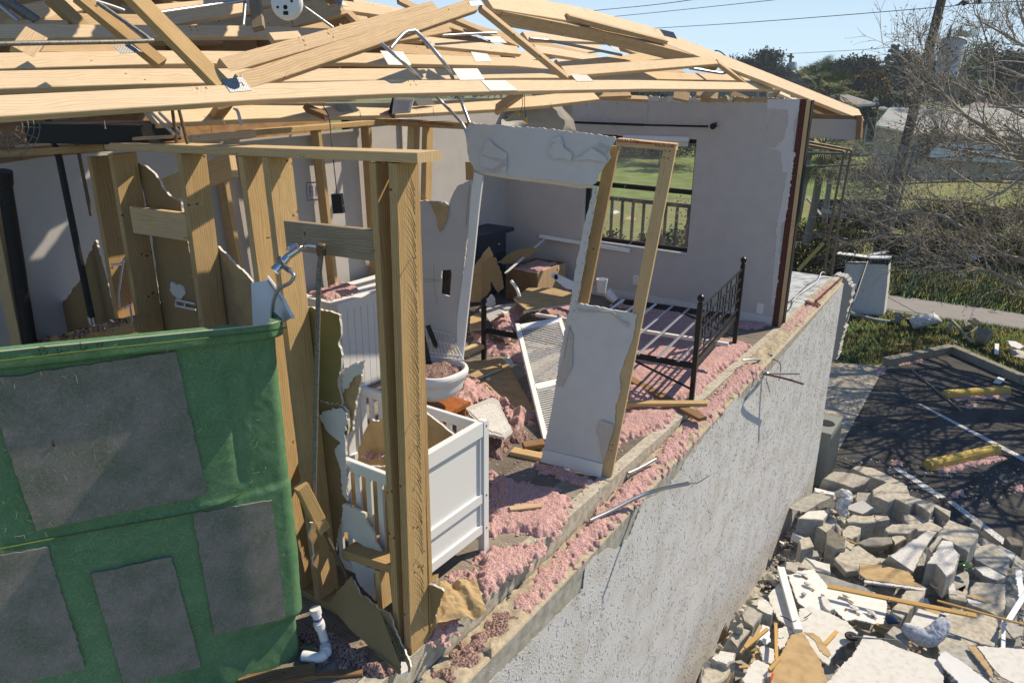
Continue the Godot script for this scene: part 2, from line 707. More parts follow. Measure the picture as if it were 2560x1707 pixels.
func make_materials():
	var w1 :=wood_image(11,0.13,2)
	var w2 :=wood_image(23,0.20,3)
	var w3 :=wood_image(41,0.42,3)
	M.truss=mat(lin(0.64,0.51,0.35),0.75,w1,1.0,false)
	M.truss_set=[M.truss,mat(lin(0.60,0.465,0.30),0.75,w1,1.0,false),mat(lin(0.68,0.57,0.42),0.75,w2,1.0,false),mat(lin(0.55,0.42,0.27),0.78,w2,1.0,false)]
	M.truss2=mat(lin(0.52,0.385,0.235),0.78,w2,1.0,false)
	M.stud=mat(lin(0.52,0.375,0.19),0.75,w2,1.0,false)
	M.stud_set=[M.stud,mat(lin(0.47,0.33,0.16),0.78,w2,1.0,false),mat(lin(0.56,0.42,0.235),0.75,w1,1.0,false)]
	M.stud2=mat(lin(0.42,0.285,0.135),0.78,w2,1.0,false)
	M.oldwood=mat(lin(0.27,0.165,0.085),0.85,w3,1.0,false)
	M.lath=mat(lin(0.52,0.33,0.11),0.7,w2,1.0,false)
	M.stained=mat(lin(0.30,0.25,0.18),0.8,w2,1.0,false)
	M.floor_wood=[]
	for i in 4: M.floor_wood.append(mat(lin(0.23,0.21,0.18)*[1.0,0.86,1.12,0.95][i],0.55,w3,1.0,false))
	M.drawer=mat(lin(0.22,0.15,0.08),0.6,w3,1.0,false)
	M.orange=mat(lin(0.38,0.13,0.03),0.45,w3,1.0,false)
	M.plywood=mat(lin(0.36,0.22,0.11),0.85,w2,0.35)
	var soft :=ntex(0.012,[grey(0.975),grey(0.99),grey(1.0)],[0.25,0.5,0.8],512,5)
	var blot :=ntex(0.02,[grey(0.72),grey(0.9),grey(1.0)],[0.22,0.45,0.75],512,5,FastNoiseLite.TYPE_SIMPLEX_SMOOTH,5)
	var grit :=ntex(0.09,[grey(0.2),grey(0.8)],[0.2,0.8],512,4,FastNoiseLite.TYPE_SIMPLEX,9)
	M.grit=grit
	M.paint=relief(mat(lin(0.47,0.455,0.45),0.85,soft,0.7),grit,0.05)
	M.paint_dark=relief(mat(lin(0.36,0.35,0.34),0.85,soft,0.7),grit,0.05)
	M.paper=relief(mat(lin(0.47,0.45,0.42),0.9,soft,2.5),grit,0.05)
	M.white=relief(mat(lin(0.57,0.575,0.58),0.8,soft,1.1),grit,0.04)
	M.dusty_white=relief(mat(lin(0.56,0.555,0.53),0.9,ntex(0.016,[Color(0.94,0.935,0.92),Color(0.98,0.98,0.975),Color(1,1,1)],[0.2,0.42,0.75],512,6,FastNoiseLite.TYPE_SIMPLEX_SMOOTH,44),1.3),grit,0.1)
	M.gypsum=relief(mat(lin(0.66,0.64,0.60),0.95,soft,4.0),grit,0.3)
	M.kraft=relief(mat(lin(0.42,0.30,0.155),0.9,ntex(0.012,[grey(0.90),grey(0.97),grey(1.0)],[0.2,0.5,0.8],512,5,FastNoiseLite.TYPE_SIMPLEX_SMOOTH,31),1.2),grit,0.06)
	M.kraft_dark=relief(mat(lin(0.27,0.19,0.09),0.9,soft,1.2),grit,0.06)
	M.olive=mat(lin(0.22,0.185,0.07),0.9,soft,1.5)
	M.gloss_white=mat(lin(0.67,0.68,0.685),0.35)
	M.dull_white=mat(lin(0.62,0.62,0.61),0.6,soft,2.0)
	M.black_metal=mat(lin(0.012,0.012,0.012),0.32)
	M.black_plastic=mat(lin(0.012,0.012,0.013),0.5)
	M.bronze=mat(lin(0.016,0.013,0.011),0.75)
	M.steel=mat(lin(0.42,0.44,0.46),0.38)
	M.steel.metallic=0.85
	M.steel_old=mat(lin(0.24,0.24,0.23),0.55,blot,6.0)
	M.steel_old.metallic=0.5
	M.chrome=mat(lin(0.62,0.63,0.65),0.13)
	M.chrome.metallic=1.0
	M.plate=mat(lin(0.40,0.41,0.42),0.5,plate_image(),9.0,false)
	M.plate.metallic=0.25
	M.abs=mat(lin(0.02,0.02,0.021),0.55,blot,5.0)
	M.abs_dusty=mat(lin(0.10,0.10,0.095),0.8,blot,5.0)
	M.copper=mat(lin(0.17,0.12,0.075),0.55,blot,9.0)
	M.copper.metallic=0.4
	M.navy=mat(lin(0.018,0.028,0.05),0.5)
	M.rust=mat(lin(0.11,0.035,0.025),0.85,blot,5.0)
	var con :=ntex(0.015,[Color(0.84,0.82,0.78),Color(0.93,0.92,0.89),Color(1,1,1)],[0.2,0.5,0.85],512,6,FastNoiseLite.TYPE_SIMPLEX_SMOOTH,77)
	var pores :=ntex(0.14,[grey(0.4),grey(0.9),grey(1.0)],[0.14,0.32,0.9],512,3,FastNoiseLite.TYPE_SIMPLEX,13)
	M.concrete=relief(mat(lin(0.50,0.475,0.42),0.95,con,1.7),pores,0.5)
	M.concrete_grey=relief(mat(lin(0.40,0.40,0.385),0.95,con,1.3),pores,0.4)
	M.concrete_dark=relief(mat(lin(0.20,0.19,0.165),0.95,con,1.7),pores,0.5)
	M.concrete_pale=relief(mat(lin(0.64,0.63,0.60),0.95,ntex(0.05,[grey(0.80),grey(0.97),grey(1)],[0.2,0.36,0.8],512,4,FastNoiseLite.TYPE_SIMPLEX,8,12.0),1.5),pores,0.6)
	M.mortar=relief(mat(lin(0.53,0.465,0.36),0.95,con,3.0),pores,1.0)
	var knock :=ntex(0.055,[grey(0.0),grey(0.05),grey(0.6),grey(1.0)],[0.0,0.62,0.74,1.0],1024,2,FastNoiseLite.TYPE_SIMPLEX,55,14.0)
	M.stucco=relief(mat(lin(0.56,0.565,0.57),0.9,ntex(0.006,[Color(0.935,0.925,0.91),Color(0.975,0.975,0.975),grey(1.0)],[0.2,0.45,0.8],512,5,FastNoiseLite.TYPE_SIMPLEX_SMOOTH,91),0.45),knock,0.22)
	M.stucco.uv1_scale=Vector3.ONE*0.8
	M.slab_paint=relief(mat(lin(0.43,0.46,0.47),0.7,blot,0.5),grit,0.1)
	M.wool=relief(mat(lin(0.60,0.42,0.40),1.0,ntex(0.05,[Color(0.70,0.56,0.52),Color(0.95,0.90,0.90),Color(1,1,1)],[0.22,0.42,0.8],512,4,FastNoiseLite.TYPE_SIMPLEX,61),2.2),grit,0.8)
	M.wool.rim_enabled=true
	M.wool.rim=0.3
	M.wool_dirty=relief(mat(lin(0.44,0.32,0.295),1.0,ntex(0.04,[Color(0.4,0.36,0.32),Color(0.85,0.8,0.78),Color(1,1,1)],[0.3,0.5,0.8],512,4,FastNoiseLite.TYPE_SIMPLEX,62),2.5),grit,0.8)
	M.green=mat(Color.WHITE,0.56,strand_image(5,768,Color(0.33,0.48,0.34),0.14,6500,Color(0.60,0.68,0.60),34),1.1,false)
	M.green_rim=mat(lin(0.42,0.42,0.32),0.6)
	M.grey_patch=mat(Color.WHITE,0.9,strand_image(6,768,Color(0.45,0.45,0.42),0.20,16000,Color(0.64,0.65,0.58),24),1.3,false)
	M.resin=mat(lin(0.10,0.15,0.035),0.5)
	M.asphalt=relief(mat(lin(0.058,0.057,0.056),0.92,ntex(0.01,[grey(0.72),grey(0.95),grey(1)],[0.2,0.5,0.8],512,6,FastNoiseLite.TYPE_SIMPLEX_SMOOTH,15),0.33),grit,0.6)
	M.road=mat(lin(0.24,0.23,0.215),0.95,soft,0.3)
	M.sidewalk=relief(mat(lin(0.42,0.38,0.31),0.95,con,0.5),grit,0.2)
	M.kerb=relief(mat(lin(0.25,0.24,0.215),0.95,con,0.9),pores,0.5)
	M.line=mat(lin(0.60,0.60,0.58),0.8,ntex(0.06,[grey(0.5),grey(0.95),grey(1)],[0.25,0.42,0.8],512,4),1.0)
	M.yellow=mat(lin(0.62,0.44,0.11),0.75,ntex(0.03,[grey(0.45),grey(0.92),grey(1)],[0.2,0.4,0.8],512,4,FastNoiseLite.TYPE_SIMPLEX,18),2.0)
	M.grass=mat(Color.WHITE,1.0,ntex(0.02,[lin(0.20,0.16,0.085),lin(0.15,0.17,0.05),lin(0.19,0.225,0.065)],[0.25,0.48,0.8],512,5,FastNoiseLite.TYPE_SIMPLEX,19),0.11)
	M.lawn=mat(Color.WHITE,1.0,ntex(0.02,[lin(0.13,0.15,0.04),lin(0.13,0.18,0.045),lin(0.17,0.22,0.06)],[0.25,0.48,0.8],512,5,FastNoiseLite.TYPE_SIMPLEX,29),0.05)
	M.blade=mat(lin(0.20,0.235,0.075),0.8)
	M.blade.vertex_color_use_as_albedo=true
	M.blade.backlight_enabled=true
	M.blade.backlight=Color(0.12,0.14,0.04)
	M.leaf=mat(lin(0.17,0.175,0.07),0.55)
	M.leaf.vertex_color_use_as_albedo=true
	M.leaf.backlight_enabled=true
	M.leaf.backlight=Color(0.26,0.28,0.10)
	M.bark=mat(lin(0.23,0.21,0.18),0.95,blot,2.0)
	M.twig=mat(lin(0.40,0.355,0.29),0.9,blot,3.0)
	M.pole_wood=mat(lin(0.125,0.095,0.060),0.9,w3,0.6,false)
	M.crumb=mat(lin(0.46,0.43,0.37),0.95)
	M.crumb.vertex_color_use_as_albedo=true
	M.pinkcrumb=mat(lin(0.56,0.40,0.38),1.0)
	M.pinkcrumb.vertex_color_use_as_albedo=true
	M.whitecrumb=mat(lin(0.66,0.64,0.58),0.95)
	M.whitecrumb.vertex_color_use_as_albedo=true
	M.shingle=relief(mat(lin(0.27,0.255,0.235),0.95,blot,0.6),grit,0.6)
	M.shingle_red=mat(lin(0.22,0.10,0.08),0.95,blot,0.6)
	M.metal_roof=mat(lin(0.29,0.30,0.285),0.7,soft,0.2)
	M.house_green=mat(lin(0.20,0.27,0.19),0.9,soft,0.4)
	M.house_white=mat(lin(0.55,0.55,0.53),0.9,soft,0.4)
	M.house_tan=mat(lin(0.42,0.36,0.27),0.9,soft,0.4)
	M.brick_red=mat(lin(0.15,0.075,0.055),0.95,blot,2.0)
	M.dark_glass=mat(lin(0.02,0.025,0.03),0.12)
	M.transformer=mat(lin(0.42,0.45,0.46),0.45,soft,1.0)
	M.porcelain=mat(lin(0.13,0.10,0.09),0.25)
	M.cable=mat(lin(0.015,0.015,0.017),0.5)
	M.tarp=mat(lin(0.60,0.61,0.62),0.55,blot,1.5)
	M.cloth=mat(lin(0.50,0.53,0.60),0.9,blot,3.0)
	M.ac=mat(lin(0.20,0.215,0.205),0.6)
	M.pane=mat(Color(0.75,0.8,0.8,0.03),0.05)
	M.pane.transparency=BaseMaterial3D.TRANSPARENCY_ALPHA
	M.navy_plastic=mat(lin(0.012,0.03,0.07),0.2)
	M.red=mat(lin(0.45,0.03,0.03),0.6)
	M.purple=mat(lin(0.12,0.09,0.28),0.4)
	M.dark_earth=mat(lin(0.055,0.045,0.035),1.0,blot,1.0)
	M.ink=mat(lin(0.012,0.02,0.016),0.9)
	M.red_ink=mat(lin(0.30,0.075,0.04),0.9)
	M.blue_ink=mat(lin(0.10,0.15,0.40),0.9)


# ---------------------------------------------------------------- the setting
func flat_sheet(called: String,pts: Array,y: float,m: Material,kind :="structure") -> MeshInstance3D:
	var q :=pts.map(func(p): return V(p.x,y,p.z))
	var o :=sheet(called,q,0.02,m,m,self,0.0,Vector3.UP)
	if kind: o.set_meta("kind",kind)
	return o


func build_ground():
	flat_sheet("ground",[V(-900,0,-1500),V(900,0,-1500),V(900,0,60),V(-900,0,60)],-3.02,M.grass)
	flat_sheet("lawn",[V(-85,0,-33),V(-20,0,-31),V(-8,0,-40),V(-3.5,0,-41),V(-5,0,-66),V(-26,0,-73),V(-90,0,-70)],-3.008,M.lawn)
	# road, running on to both sides
	var a: Vector3=V(-.97,-3,-23.09)
	var b: Vector3=V(2.35,-3,-23.26)
	var c: Vector3=V(2.42,-3,-21.19)
	var d: Vector3=V(-.65,-3,-21.24)
	flat_sheet("road",[a.lerp(b,-8.0),a,b,a.lerp(b,9.0),d.lerp(c,9.0),c,d,d.lerp(c,-8.0)],-3.004,M.road)
	var k0: Vector3=V(.12,-3,-16.91)
	var k1: Vector3=V(1.15,-3,-18.69)
	var k2: Vector3=V(2.56,-3,-17.42)
	var s1: Vector3=V(.21,-3,-11.65)
	var far :=k1.lerp(k2,4.5)
	flat_sheet("parking_lot",[k0,k1,k2,far,V(16,-3,6),k0.lerp(s1,3.0)],-3.0,M.asphalt)
	var w0: Vector3=V(-.84,-3,-16.47)
	flat_sheet("sidewalk",[w0,V(.12,-3,-16.83),s1,k0.lerp(s1,3.0),V(0.05,-3,6),V(0.02,-3,-10.7),V(-0.9,-3,-14.0)],-2.994,M.sidewalk)
	# kerb stones
	var kerb :=thing("kerb","cracked grey concrete kerb between asphalt lot and grass verge","kerb",k1)
	for seg in [[k0,k1,3],[k1,k2,4],[k2,far,9]]:
		for i in seg[2]:
			var p: Vector3=seg[0].lerp(seg[1],float(i)/seg[2])
			var q: Vector3=seg[0].lerp(seg[1],float(i+1)/seg[2])
			var dir :=(q-p).normalized()
			board("kerb_stone",p+dir*0.006+V(0,0.165,0),q-dir*0.006+V(0,0.165,0),0.17,0.24,V(rng.randf_range(-0.03,0.03),1,rng.randf_range(-0.03,0.03)),M.kerb,kerb)
	var lines :=[["white stall line painted across the shaded middle of the lot",[V(.97,-3,-15.08),V(1.02,-3,-15.11),V(3.03,-3,-13.43),V(2.97,-3,-13.29)]],
		["shorter white stall line ending beside the broken blocks",[V(1.03,-3,-12.1),V(1.1,-3,-12.17),V(1.812,-3,-11.577),V(1.731,-3,-11.462)]],
		["chipped white stall line leading out of the rubble",[V(1.848,-3,-11.451),V(1.918,-3,-11.52),V(2.724,-3,-10.672),V(2.62,-3,-10.6)]]]
	for l in lines:
		var o :=flat_sheet("painted_line",l[1],-2.993,M.line,"")
		tag(o,l[0],"road marking","","")


func build_shell():
	# the floor of the opened storey
	var slab :=box("floor_slab",V(-7.5,-0.17,-8.55),V(-0.092,-0.014,2.0),M.concrete_dark)
	slab.set_meta("kind","structure")
	var curb :=thing("slab_edge","","",V(0,0,-4))
	curb.set_meta("kind","structure")
	var z :=2.0
	while z > -8.6:
		var l :=rng.randf_range(0.9,1.5)
		box("edge_length",V(-0.09,-0.175,z-l+0.004),V(rng.randf_range(-0.006,0.004),rng.randf_range(0.0,0.006),z),M.concrete,curb)
		z -=l
	var under :=box("slab_face",V(-0.03,-0.42,-8.6),V(0.012,-0.178,2.0),M.concrete_dark)
	under.set_meta("kind","structure")
	var fl :=thing("floor","","",V(-2,0,-5))
	fl.set_meta("kind","structure")
	for i in 21:
		var zz :=-8.53+rng.randf()*-0.9
		while zz < -1.2:
			var z1 :=minf(zz+1.25,-1.2)
			var z0 :=maxf(zz,-8.53)
			box("floor_plank",V(-0.095-0.185*(i+1),-0.012,z0+0.0015),V(-0.095-0.185*i-0.0015,0.0,z1-0.0015),M.floor_wood[rng.randi() % 4],fl,Transform3D())
			zz +=1.25
	# painted floor in front of the corner post and the open walkway at the far end
	var fr :=box("bathroom_floor",V(-4.0,-0.013,-1.19),V(-0.095,-0.004,2.0),M.slab_paint)
	fr.set_meta("kind","structure")
	var wk :=sheet("walkway",[V(-6,-0.002,-8.68),V(-0.095,-0.002,-8.68),V(-0.095,-0.002,-11.4),V(-6,-0.002,-11.4)],0.17,M.slab_paint,M.concrete)
	wk.set_meta("kind","structure")
	sheet("walkway_edge",[V(-0.094,0.004,-8.6),V(0.008,0.004,-8.6),V(0.02,0.01,-11.4),V(-0.094,0.004,-11.4)],0.2,M.concrete,M.concrete,self,0.006,Vector3.UP).set_meta("kind","structure")
	# lower storey wall: blocks with a torn stucco coat
	var lw :=thing("lower_wall","grey stuccoed concrete wall of the lower storey with broken top edge","wall",V(0.2,-3,-5))
	var top :=[V(.2,-.179,-3.714),V(.2,-.145,-4.454),V(.2,-.105,-5.025),V(.2,-.022,-6.94),V(.2,.135,-10.536)]
	var near :=V(0.2,-0.22,1.6)
	sheet("wall_core",[near,V(0.2,-0.2,-2.82)]+top+[V(0.2,-3.05,-10.53),V(0.2,-3.05,1.6)],0.19,M.concrete_grey,M.concrete,lw,0.0,Vector3.RIGHT)
	var coat :=[V(.209,.135,-10.493),V(.209,-.109,-7.3),[V(.209,-.085,-7.028),V(.209,-.127,-6.981),V(.209,-.087,-6.753),V(.209,-.163,-6.661),V(.209,-.04,-6.394),V(.209,-.036,-6.271)],[V(.209,-.158,-5.215),V(.209,-.211,-5.115),V(.209,-.233,-4.913),V(.209,-.232,-4.8),V(.209,-.217,-4.671),V(.209,-.131,-4.441),V(.209,-.175,-4.39),V(.209,-.27,-4.29),V(.209,-.321,-4.234),V(.209,-.335,-4.112),V(.209,-.331,-4.066),V(.209,-.239,-3.909),V(.209,-.226,-3.824),V(.209,-.195,-3.714),V(.209,-.224,-3.609),V(.209,-.291,-3.592),V(.209,-.353,-3.594),V(.209,-.365,-3.481),V(.209,-.358,-3.406)],[V(.209,-.339,-2.806),V(.209,-.322,-2.669),V(.209,-.324,-2.475),V(.209,-.282,-2.355)]]
	var flatc :=[]
	for p in coat:
		if p is Array: flatc.append_array(p)
		else: flatc.append(p)
	flatc.append_array([V(0.209,-0.9,1.6),V(0.209,-3.05,1.6),V(0.209,-3.05,-10.53),V(0.209,-1.9,-10.55),V(0.209,-1.4,-10.48),V(0.209,-0.8,-10.5)])
	sheet("stucco_coat",flatc,0.008,M.stucco,M.concrete_grey,lw,0.007,Vector3.RIGHT)
	var fm :=MultiMesh.new()
	fm.transform_format=MultiMesh.TRANSFORM_3D
	fm.mesh=lump_mesh(0.5,1.0)
	fm.instance_count=15000
	var outline :=PackedVector2Array()
	for p in flatc: outline.append(Vector2(p.z,p.y))
	for i in fm.instance_count:
		var q :=Vector2.ZERO
		for k in 30:
			q=Vector2(-10.5+9.5*rng.randf(),lerpf(-3.0,0.15,rng.randf()))
			if Geometry2D.is_point_in_polygon(q,outline) and nz.get_noise_2d(q.x*2.5,q.y*1.6) > rng.randf_range(-0.7,0.25): break
		if not Geometry2D.is_point_in_polygon(q,outline): q=Vector2(-6.0+rng.randf(),-1.5-rng.randf())
		var s :=rng.randf_range(0.006,0.016)
		var b :=Basis(Vector3.RIGHT,rng.randfn(0.25,0.5))*Basis.from_scale(V(s*0.5,s*rng.randf_range(1.0,2.4),s*rng.randf_range(0.4,0.9)))
		fm.set_instance_transform(i,lw.transform.affine_inverse()*Transform3D(b,V(0.209,q.y,q.x)))
	var fo :=MultiMeshInstance3D.new()
	fo.name="stucco_texture"
	fo.multimesh=fm
	fo.material_override=M.stucco
	fo.set_meta("kind","stuff")
	lw.add_child(fo)
	# mortar bed left on the wall's top
	var ty :=func(zz: float) -> float:
		var q: Array=[V(0.2,-0.21,1.6),V(0.2,-0.2,-2.82)]+top
		for i in q.size()-1:
			if zz <=q[i].z and zz >=q[i+1].z: return lerpf(q[i].y,q[i+1].y,(q[i].z-zz)/maxf(q[i].z-q[i+1].z,0.001))
		return q[-1].y
	surf("mortar_bed",func(u,v):
		var zz :=lerpf(-0.9,-10.5,u)
		var y: float=ty.call(zz)+0.004
		var rough :=nz.get_noise_2d(zz*5.0,v*1.3)*0.022+nz.get_noise_2d(zz*24.0,v*7.0)*0.010
		return V(lerpf(0.013,0.2,v),y+(rough+0.012+0.02*(1.0-v))*smoothstep(1.0,0.86,v),zz),420,14,M.mortar,lw)
	for i in 14:
		var zz :=rng.randf_range(-1.4,-10.2)
		var s :=rng.randf_range(0.04,0.10)
		put("mortar_lump",lump_mesh(0.5,0.5),M.mortar if i % 3 else M.concrete,lw,Transform3D(Basis.from_euler(Vector3(0,rng.randf()*6,0)).scaled(Vector3(s,s,s*1.7)),V(rng.randf_range(0.03,0.17),ty.call(zz)+0.02,zz)))
	# wool fallen along the ledge
	var strips :=[[-1.5,-2.0,0.02,0.17,"at the near left end of the ledge"],[-2.35,-2.95,0.02,0.15,"below the corner post"],[-3.0,-4.9,0.012,0.175,"along the middle of the ledge"],[-4.9,-7.15,0.01,0.18,"beside the bed end of the ledge"],[-8.3,-10.2,0.03,0.14,"at the far end of the ledge"]]
	for s in strips:
		var pts :=[]
		var steps :=8
		for i in steps+1:
			var zz :=lerpf(s[0],s[1],float(i)/steps)
			pts.append(V(s[3]+rng.randf_range(-0.02,0.02),ty.call(zz)+0.01,zz))
		for i in steps+1:
			var zz :=lerpf(s[1],s[0],float(i)/steps)
			pts.append(V(s[2]+rng.randf_range(-0.01,0.02),ty.call(zz)+0.015,zz))
		var o :=wool("pink_insulation",pts,0.03 if s[0] > -8 else 0.012,self,0.008 if s[0] > -5 else 0.011,M.wool if s[0] < -2.5 else M.wool_dirty)
		if o: tag(o,"pink loose-fill insulation "+s[4]+" of the broken wall","insulation","pink insulation on the wall ledge","stuff")
	back_wall()
	side_walls()


func wall_piece(called: String,pts: Array,thick: float,parent: Node,m: Material,jag :=0.0):
	return sheet(called,pts,thick,m,M.gypsum,parent,jag,V(0,0,1))


func back_wall():
	var w :=thing("back_wall","grey painted end wall with dark window and bare curtain rod","wall",V(-2,0,-8.6))
	var zf :=-8.55
	var x0 :=-3.81
	var x1 :=-0.13
	var wl :=-2.62
	var wr :=-1.21
	var wb :=0.70
	var wt :=2.0
	wall_piece("drywall",[V(x0,0,zf),V(wl,0,zf),V(wl,2.41,zf),V(-3.0,2.33,zf),V(x0,2.30,zf)],0.11,w,M.paint)
	wall_piece("drywall",[V(wr,0,zf),V(x1,0,zf),V(x1,2.46,zf),V(-0.4,2.45,zf),V(-0.75,2.44,zf),V(wr,2.43,zf)],0.11,w,M.paint)
	wall_piece("drywall",[V(wl,0,zf),V(wr,0,zf),V(wr,wb,zf),V(wl,wb,zf)],0.11,w,M.paint)
	wall_piece("drywall",[V(wl,wt,zf),V(wr,wt,zf),V(wr,2.43,zf),V(-1.6,2.44,zf),V(-2.1,2.42,zf),V(wl,2.41,zf)],0.11,w,M.paint)
	for s in [[-2.62,-2.15,2.412],[-2.1,-1.7,2.425],[-1.6,-1.25,2.43],[-1.2,-0.9,2.432],[-0.85,-0.3,2.445]]:
		wall_piece("torn_top_strip",[V(s[0],s[2]-0.03,zf+0.003),V(s[1],s[2]-0.025,zf+0.003),V(s[1],s[2]+0.03,zf+0.003),V(s[0]*0.5+s[1]*0.5,s[2]+0.012,zf+0.003),V(s[0],s[2]+0.025,zf+0.003)],0.02,w,M.gypsum if s[0] < -1.5 else M.kraft,0.012)
	box("top_plate",V(x0,2.30,-8.66),V(-0.05,2.40,-8.575),M.oldwood,w)
	# torn paper patches, lighter than the paint
	sheet("torn_paper",[[V(-2.609,2.404,-8.546),V(-2.228,2.406,-8.546),V(-1.842,2.403,-8.546),V(-1.821,2.301,-8.546),V(-1.825,2.167,-8.546),V(-2.004,2.03,-8.546),V(-2.149,2.055,-8.546),V(-2.299,2.149,-8.546),V(-2.377,2.234,-8.546),V(-2.484,2.294,-8.546),V(-2.577,2.367,-8.546)]],0.002,M.paper,M.paper,w,0.006)
	sheet("torn_paper",[[V(-2.533,2.242,-8.545),V(-2.411,2.189,-8.545),V(-2.409,2.145,-8.545),V(-2.52,2.138,-8.545)]],0.0015,M.paint_dark,M.paint_dark,w,0.006)
	sheet("torn_paper",[[V(-2.618,2.328,-8.543),V(-2.538,2.368,-8.543),V(-2.375,2.222,-8.543),V(-2.267,2.125,-8.543),V(-2.129,1.993,-8.543),V(-2.334,2.015,-8.543),V(-2.413,2.107,-8.543),V(-2.504,2.141,-8.543),V(-2.607,2.15,-8.543)]],0.002,M.paint,M.white,w,0.006)
	sheet("joint_patch",[[V(-.472,2.453,-8.545),V(-.14,2.455,-8.545),V(-.131,2.342,-8.545),V(-.166,2.22,-8.545),V(-.141,1.977,-8.545),V(-.159,1.717,-8.545),V(-.228,1.712,-8.545),V(-.265,1.925,-8.545),V(-.409,1.962,-8.545)]],0.002,M.white,M.white,w,0.006)
	sheet("joint_patch",[[V(-.16,1.924,-8.544),V(-.116,1.927,-8.544),V(-.125,1.23,-8.544),V(-.167,1.146,-8.544),V(-.127,.605,-8.544),V(-.139,.25,-8.544),V(-.166,.246,-8.544),V(-.19,.79,-8.544),V(-.212,1.14,-8.544),V(-.194,1.368,-8.544)]],0.002,M.white,M.white,w,0.01)
	sheet("torn_paper",[[V(-.453,2.348,-8.542),V(-.248,2.349,-8.542),V(-.222,2.229,-8.542),V(-.265,2.027,-8.542),V(-.337,1.955,-8.542),V(-.409,1.974,-8.542)]],0.002,M.paper,M.paper,w,0.012)
	# the exposed end of the outside wall
	board("end_board",V(-0.103,0.0,-8.548),V(-0.103,2.46,-8.548),0.062,0.10,V(0,0,1),M.rust,w)
	board("end_stud",V(-0.047,0.0,-8.546),V(-0.047,2.45,-8.546),0.042,0.12,V(0,0,1),M.stud,w)
	board("metal_edge",V(-0.02,0.0,-8.556),V(-0.02,2.45,-8.556),0.01,0.10,V(0,0,1),M.bronze,w)
	board("baseboard",V(x0+0.6,0.055,-8.538),V(-0.14,0.055,-8.538),0.11,0.012,V(0,0,1),M.white,w)
	# window
	var f :=Node3D.new()
	f.name="window"
	w.add_child(f)
	f.position=w.transform.affine_inverse()*V(-1.9,0.7,-8.62)
	var zw :=-8.60
	for b in [[V(wl,wb,zw),V(wr,wb,zw),0.09],[V(wl,wt-0.02,zw),V(wr,wt-0.02,zw),0.05],[V(wl,1.40,zw),V(wr,1.40,zw),0.055]]:
		board("window_frame",b[0],b[1],b[2],0.05,V(0,0,1),M.bronze,f)
	board("window_frame",V(wl+0.03,wb,zw+0.002),V(wl+0.03,wt,zw+0.002),0.07,0.05,V(0,0,1),M.bronze,f)
	board("window_frame",V(wr-0.012,wb,zw+0.002),V(wr-0.012,wt,zw+0.002),0.028,0.05,V(0,0,1),M.bronze,f)
	var pm :=BoxMesh.new()
	pm.size=V(wr-wl-0.02,0.58,0.005)
	put("window_pane",pm,M.pane,f,Transform3D(Basis(),V((wl+wr)/2,1.70,zw-0.03)))
	var pm2 :=BoxMesh.new()
	pm2.size=V(wr-wl-0.02,0.64,0.005)
	put("window_pane",pm2,M.pane,f,Transform3D(Basis(),V((wl+wr)/2,1.06,zw-0.02)))
	board("window_sill",V(wl,wb-0.012,-8.535),V(wr,wb-0.012,-8.535),0.02,0.05,V(0,0,1),M.white,f)
	var bits :=[]
	for i in 46:
		var bx :=rng.randf_range(wl+0.1,wr-0.05)
		var by :=rng.randf_range(wb+0.03,1.35)
		if rng.randf() < 0.5:
			bx=rng.randf_range(-1.5,wr-0.04)
		bits.append(V(bx,by,zw-0.012))
	var bst :=begin()
	for p in bits:
		var s :=rng.randf_range(0.004,0.018)
		bar_into(bst,s*2,s,0.003,0.001,Transform3D(Basis(V(0,0,1),rng.randf()*3),p))
	put("stuck_fluff",bst.commit(),M.pinkcrumb,f).set_meta("kind","stuff")
	# things fixed to or hanging on the wall
	var rod :=thing("curtain_rod","dark bronze curtain rod with round end cap above the window","curtain rod",V(-1.9,2.12,-8.47))
	tube("pole",[V(-3.015,2.127,-8.47),V(-1.836,2.136,-8.47)],0.0145,M.bronze,rod,-1,10)
	tube("pole",[V(-1.863,2.135,-8.47),V(-1.062,2.151,-8.47)],0.0115,M.bronze,rod,-1,10)
	var cap: Vector3=V(-1.006,2.156,-8.47)
	lathe("end_cap",[Vector2(0,-0.02),Vector2(0.03,-0.02),Vector2(0.034,0.0),Vector2(0.030,0.02),Vector2(0.012,0.03),Vector2(0.012,0.09),Vector2(0,0.09)],M.bronze,rod,Transform3D(Basis(V(1,0,0),-1.25),cap))
	tube("bracket",[cap,cap+V(0.01,0,-0.08)],0.01,M.bronze,rod)
	for o in [[V(-1.84,.281,-8.54),"white duplex outlet low on grey wall left of bed"],[V(-.286,.185,-8.54),"white blank cover plate low by the right end of the wall"]]:
		var s :=thing("wall_outlet",o[1],"outlet",o[0])
		board("cover_plate",o[0]+V(0,-0.06,0),o[0]+V(0,0.06,0),0.078,0.009,V(0,0,1),M.gloss_white,s)
		if o[1].contains("duplex"):
			for dy in [-0.026,0.026]:
				var so :=lathe("socket",[Vector2(0,0.004),Vector2(0.016,0.004),Vector2(0.017,0)],M.dull_white,s,Transform3D(Basis(V(1,0,0),PI/2),o[0]+V(0,dy,0)),12)
				for dx in [-0.006,0.006]: box("slot",V(-0.0015,-0.005,0),V(0.0015,0.005,0.0055),M.ink,so,Transform3D(Basis(),o[0]+V(dx,dy,0)))
	var bl :=thing("blind_rail","white blind head rail hanging askew below the window sill","blind",V(-2.548,.668,-8.5))
	board("rail",V(-3.24,.67,-8.5),V(-1.928,.645,-8.5),0.05,0.035,V(0,0.5,1),M.gloss_white,bl)
	tube("pull_cord",curve([V(-1.648,1.165,-8.47),V(-1.728,.928,-8.44),V(-1.909,.742,-8.44),V(-2.062,.666,-8.46)]),0.003,M.white,bl,-1,5)
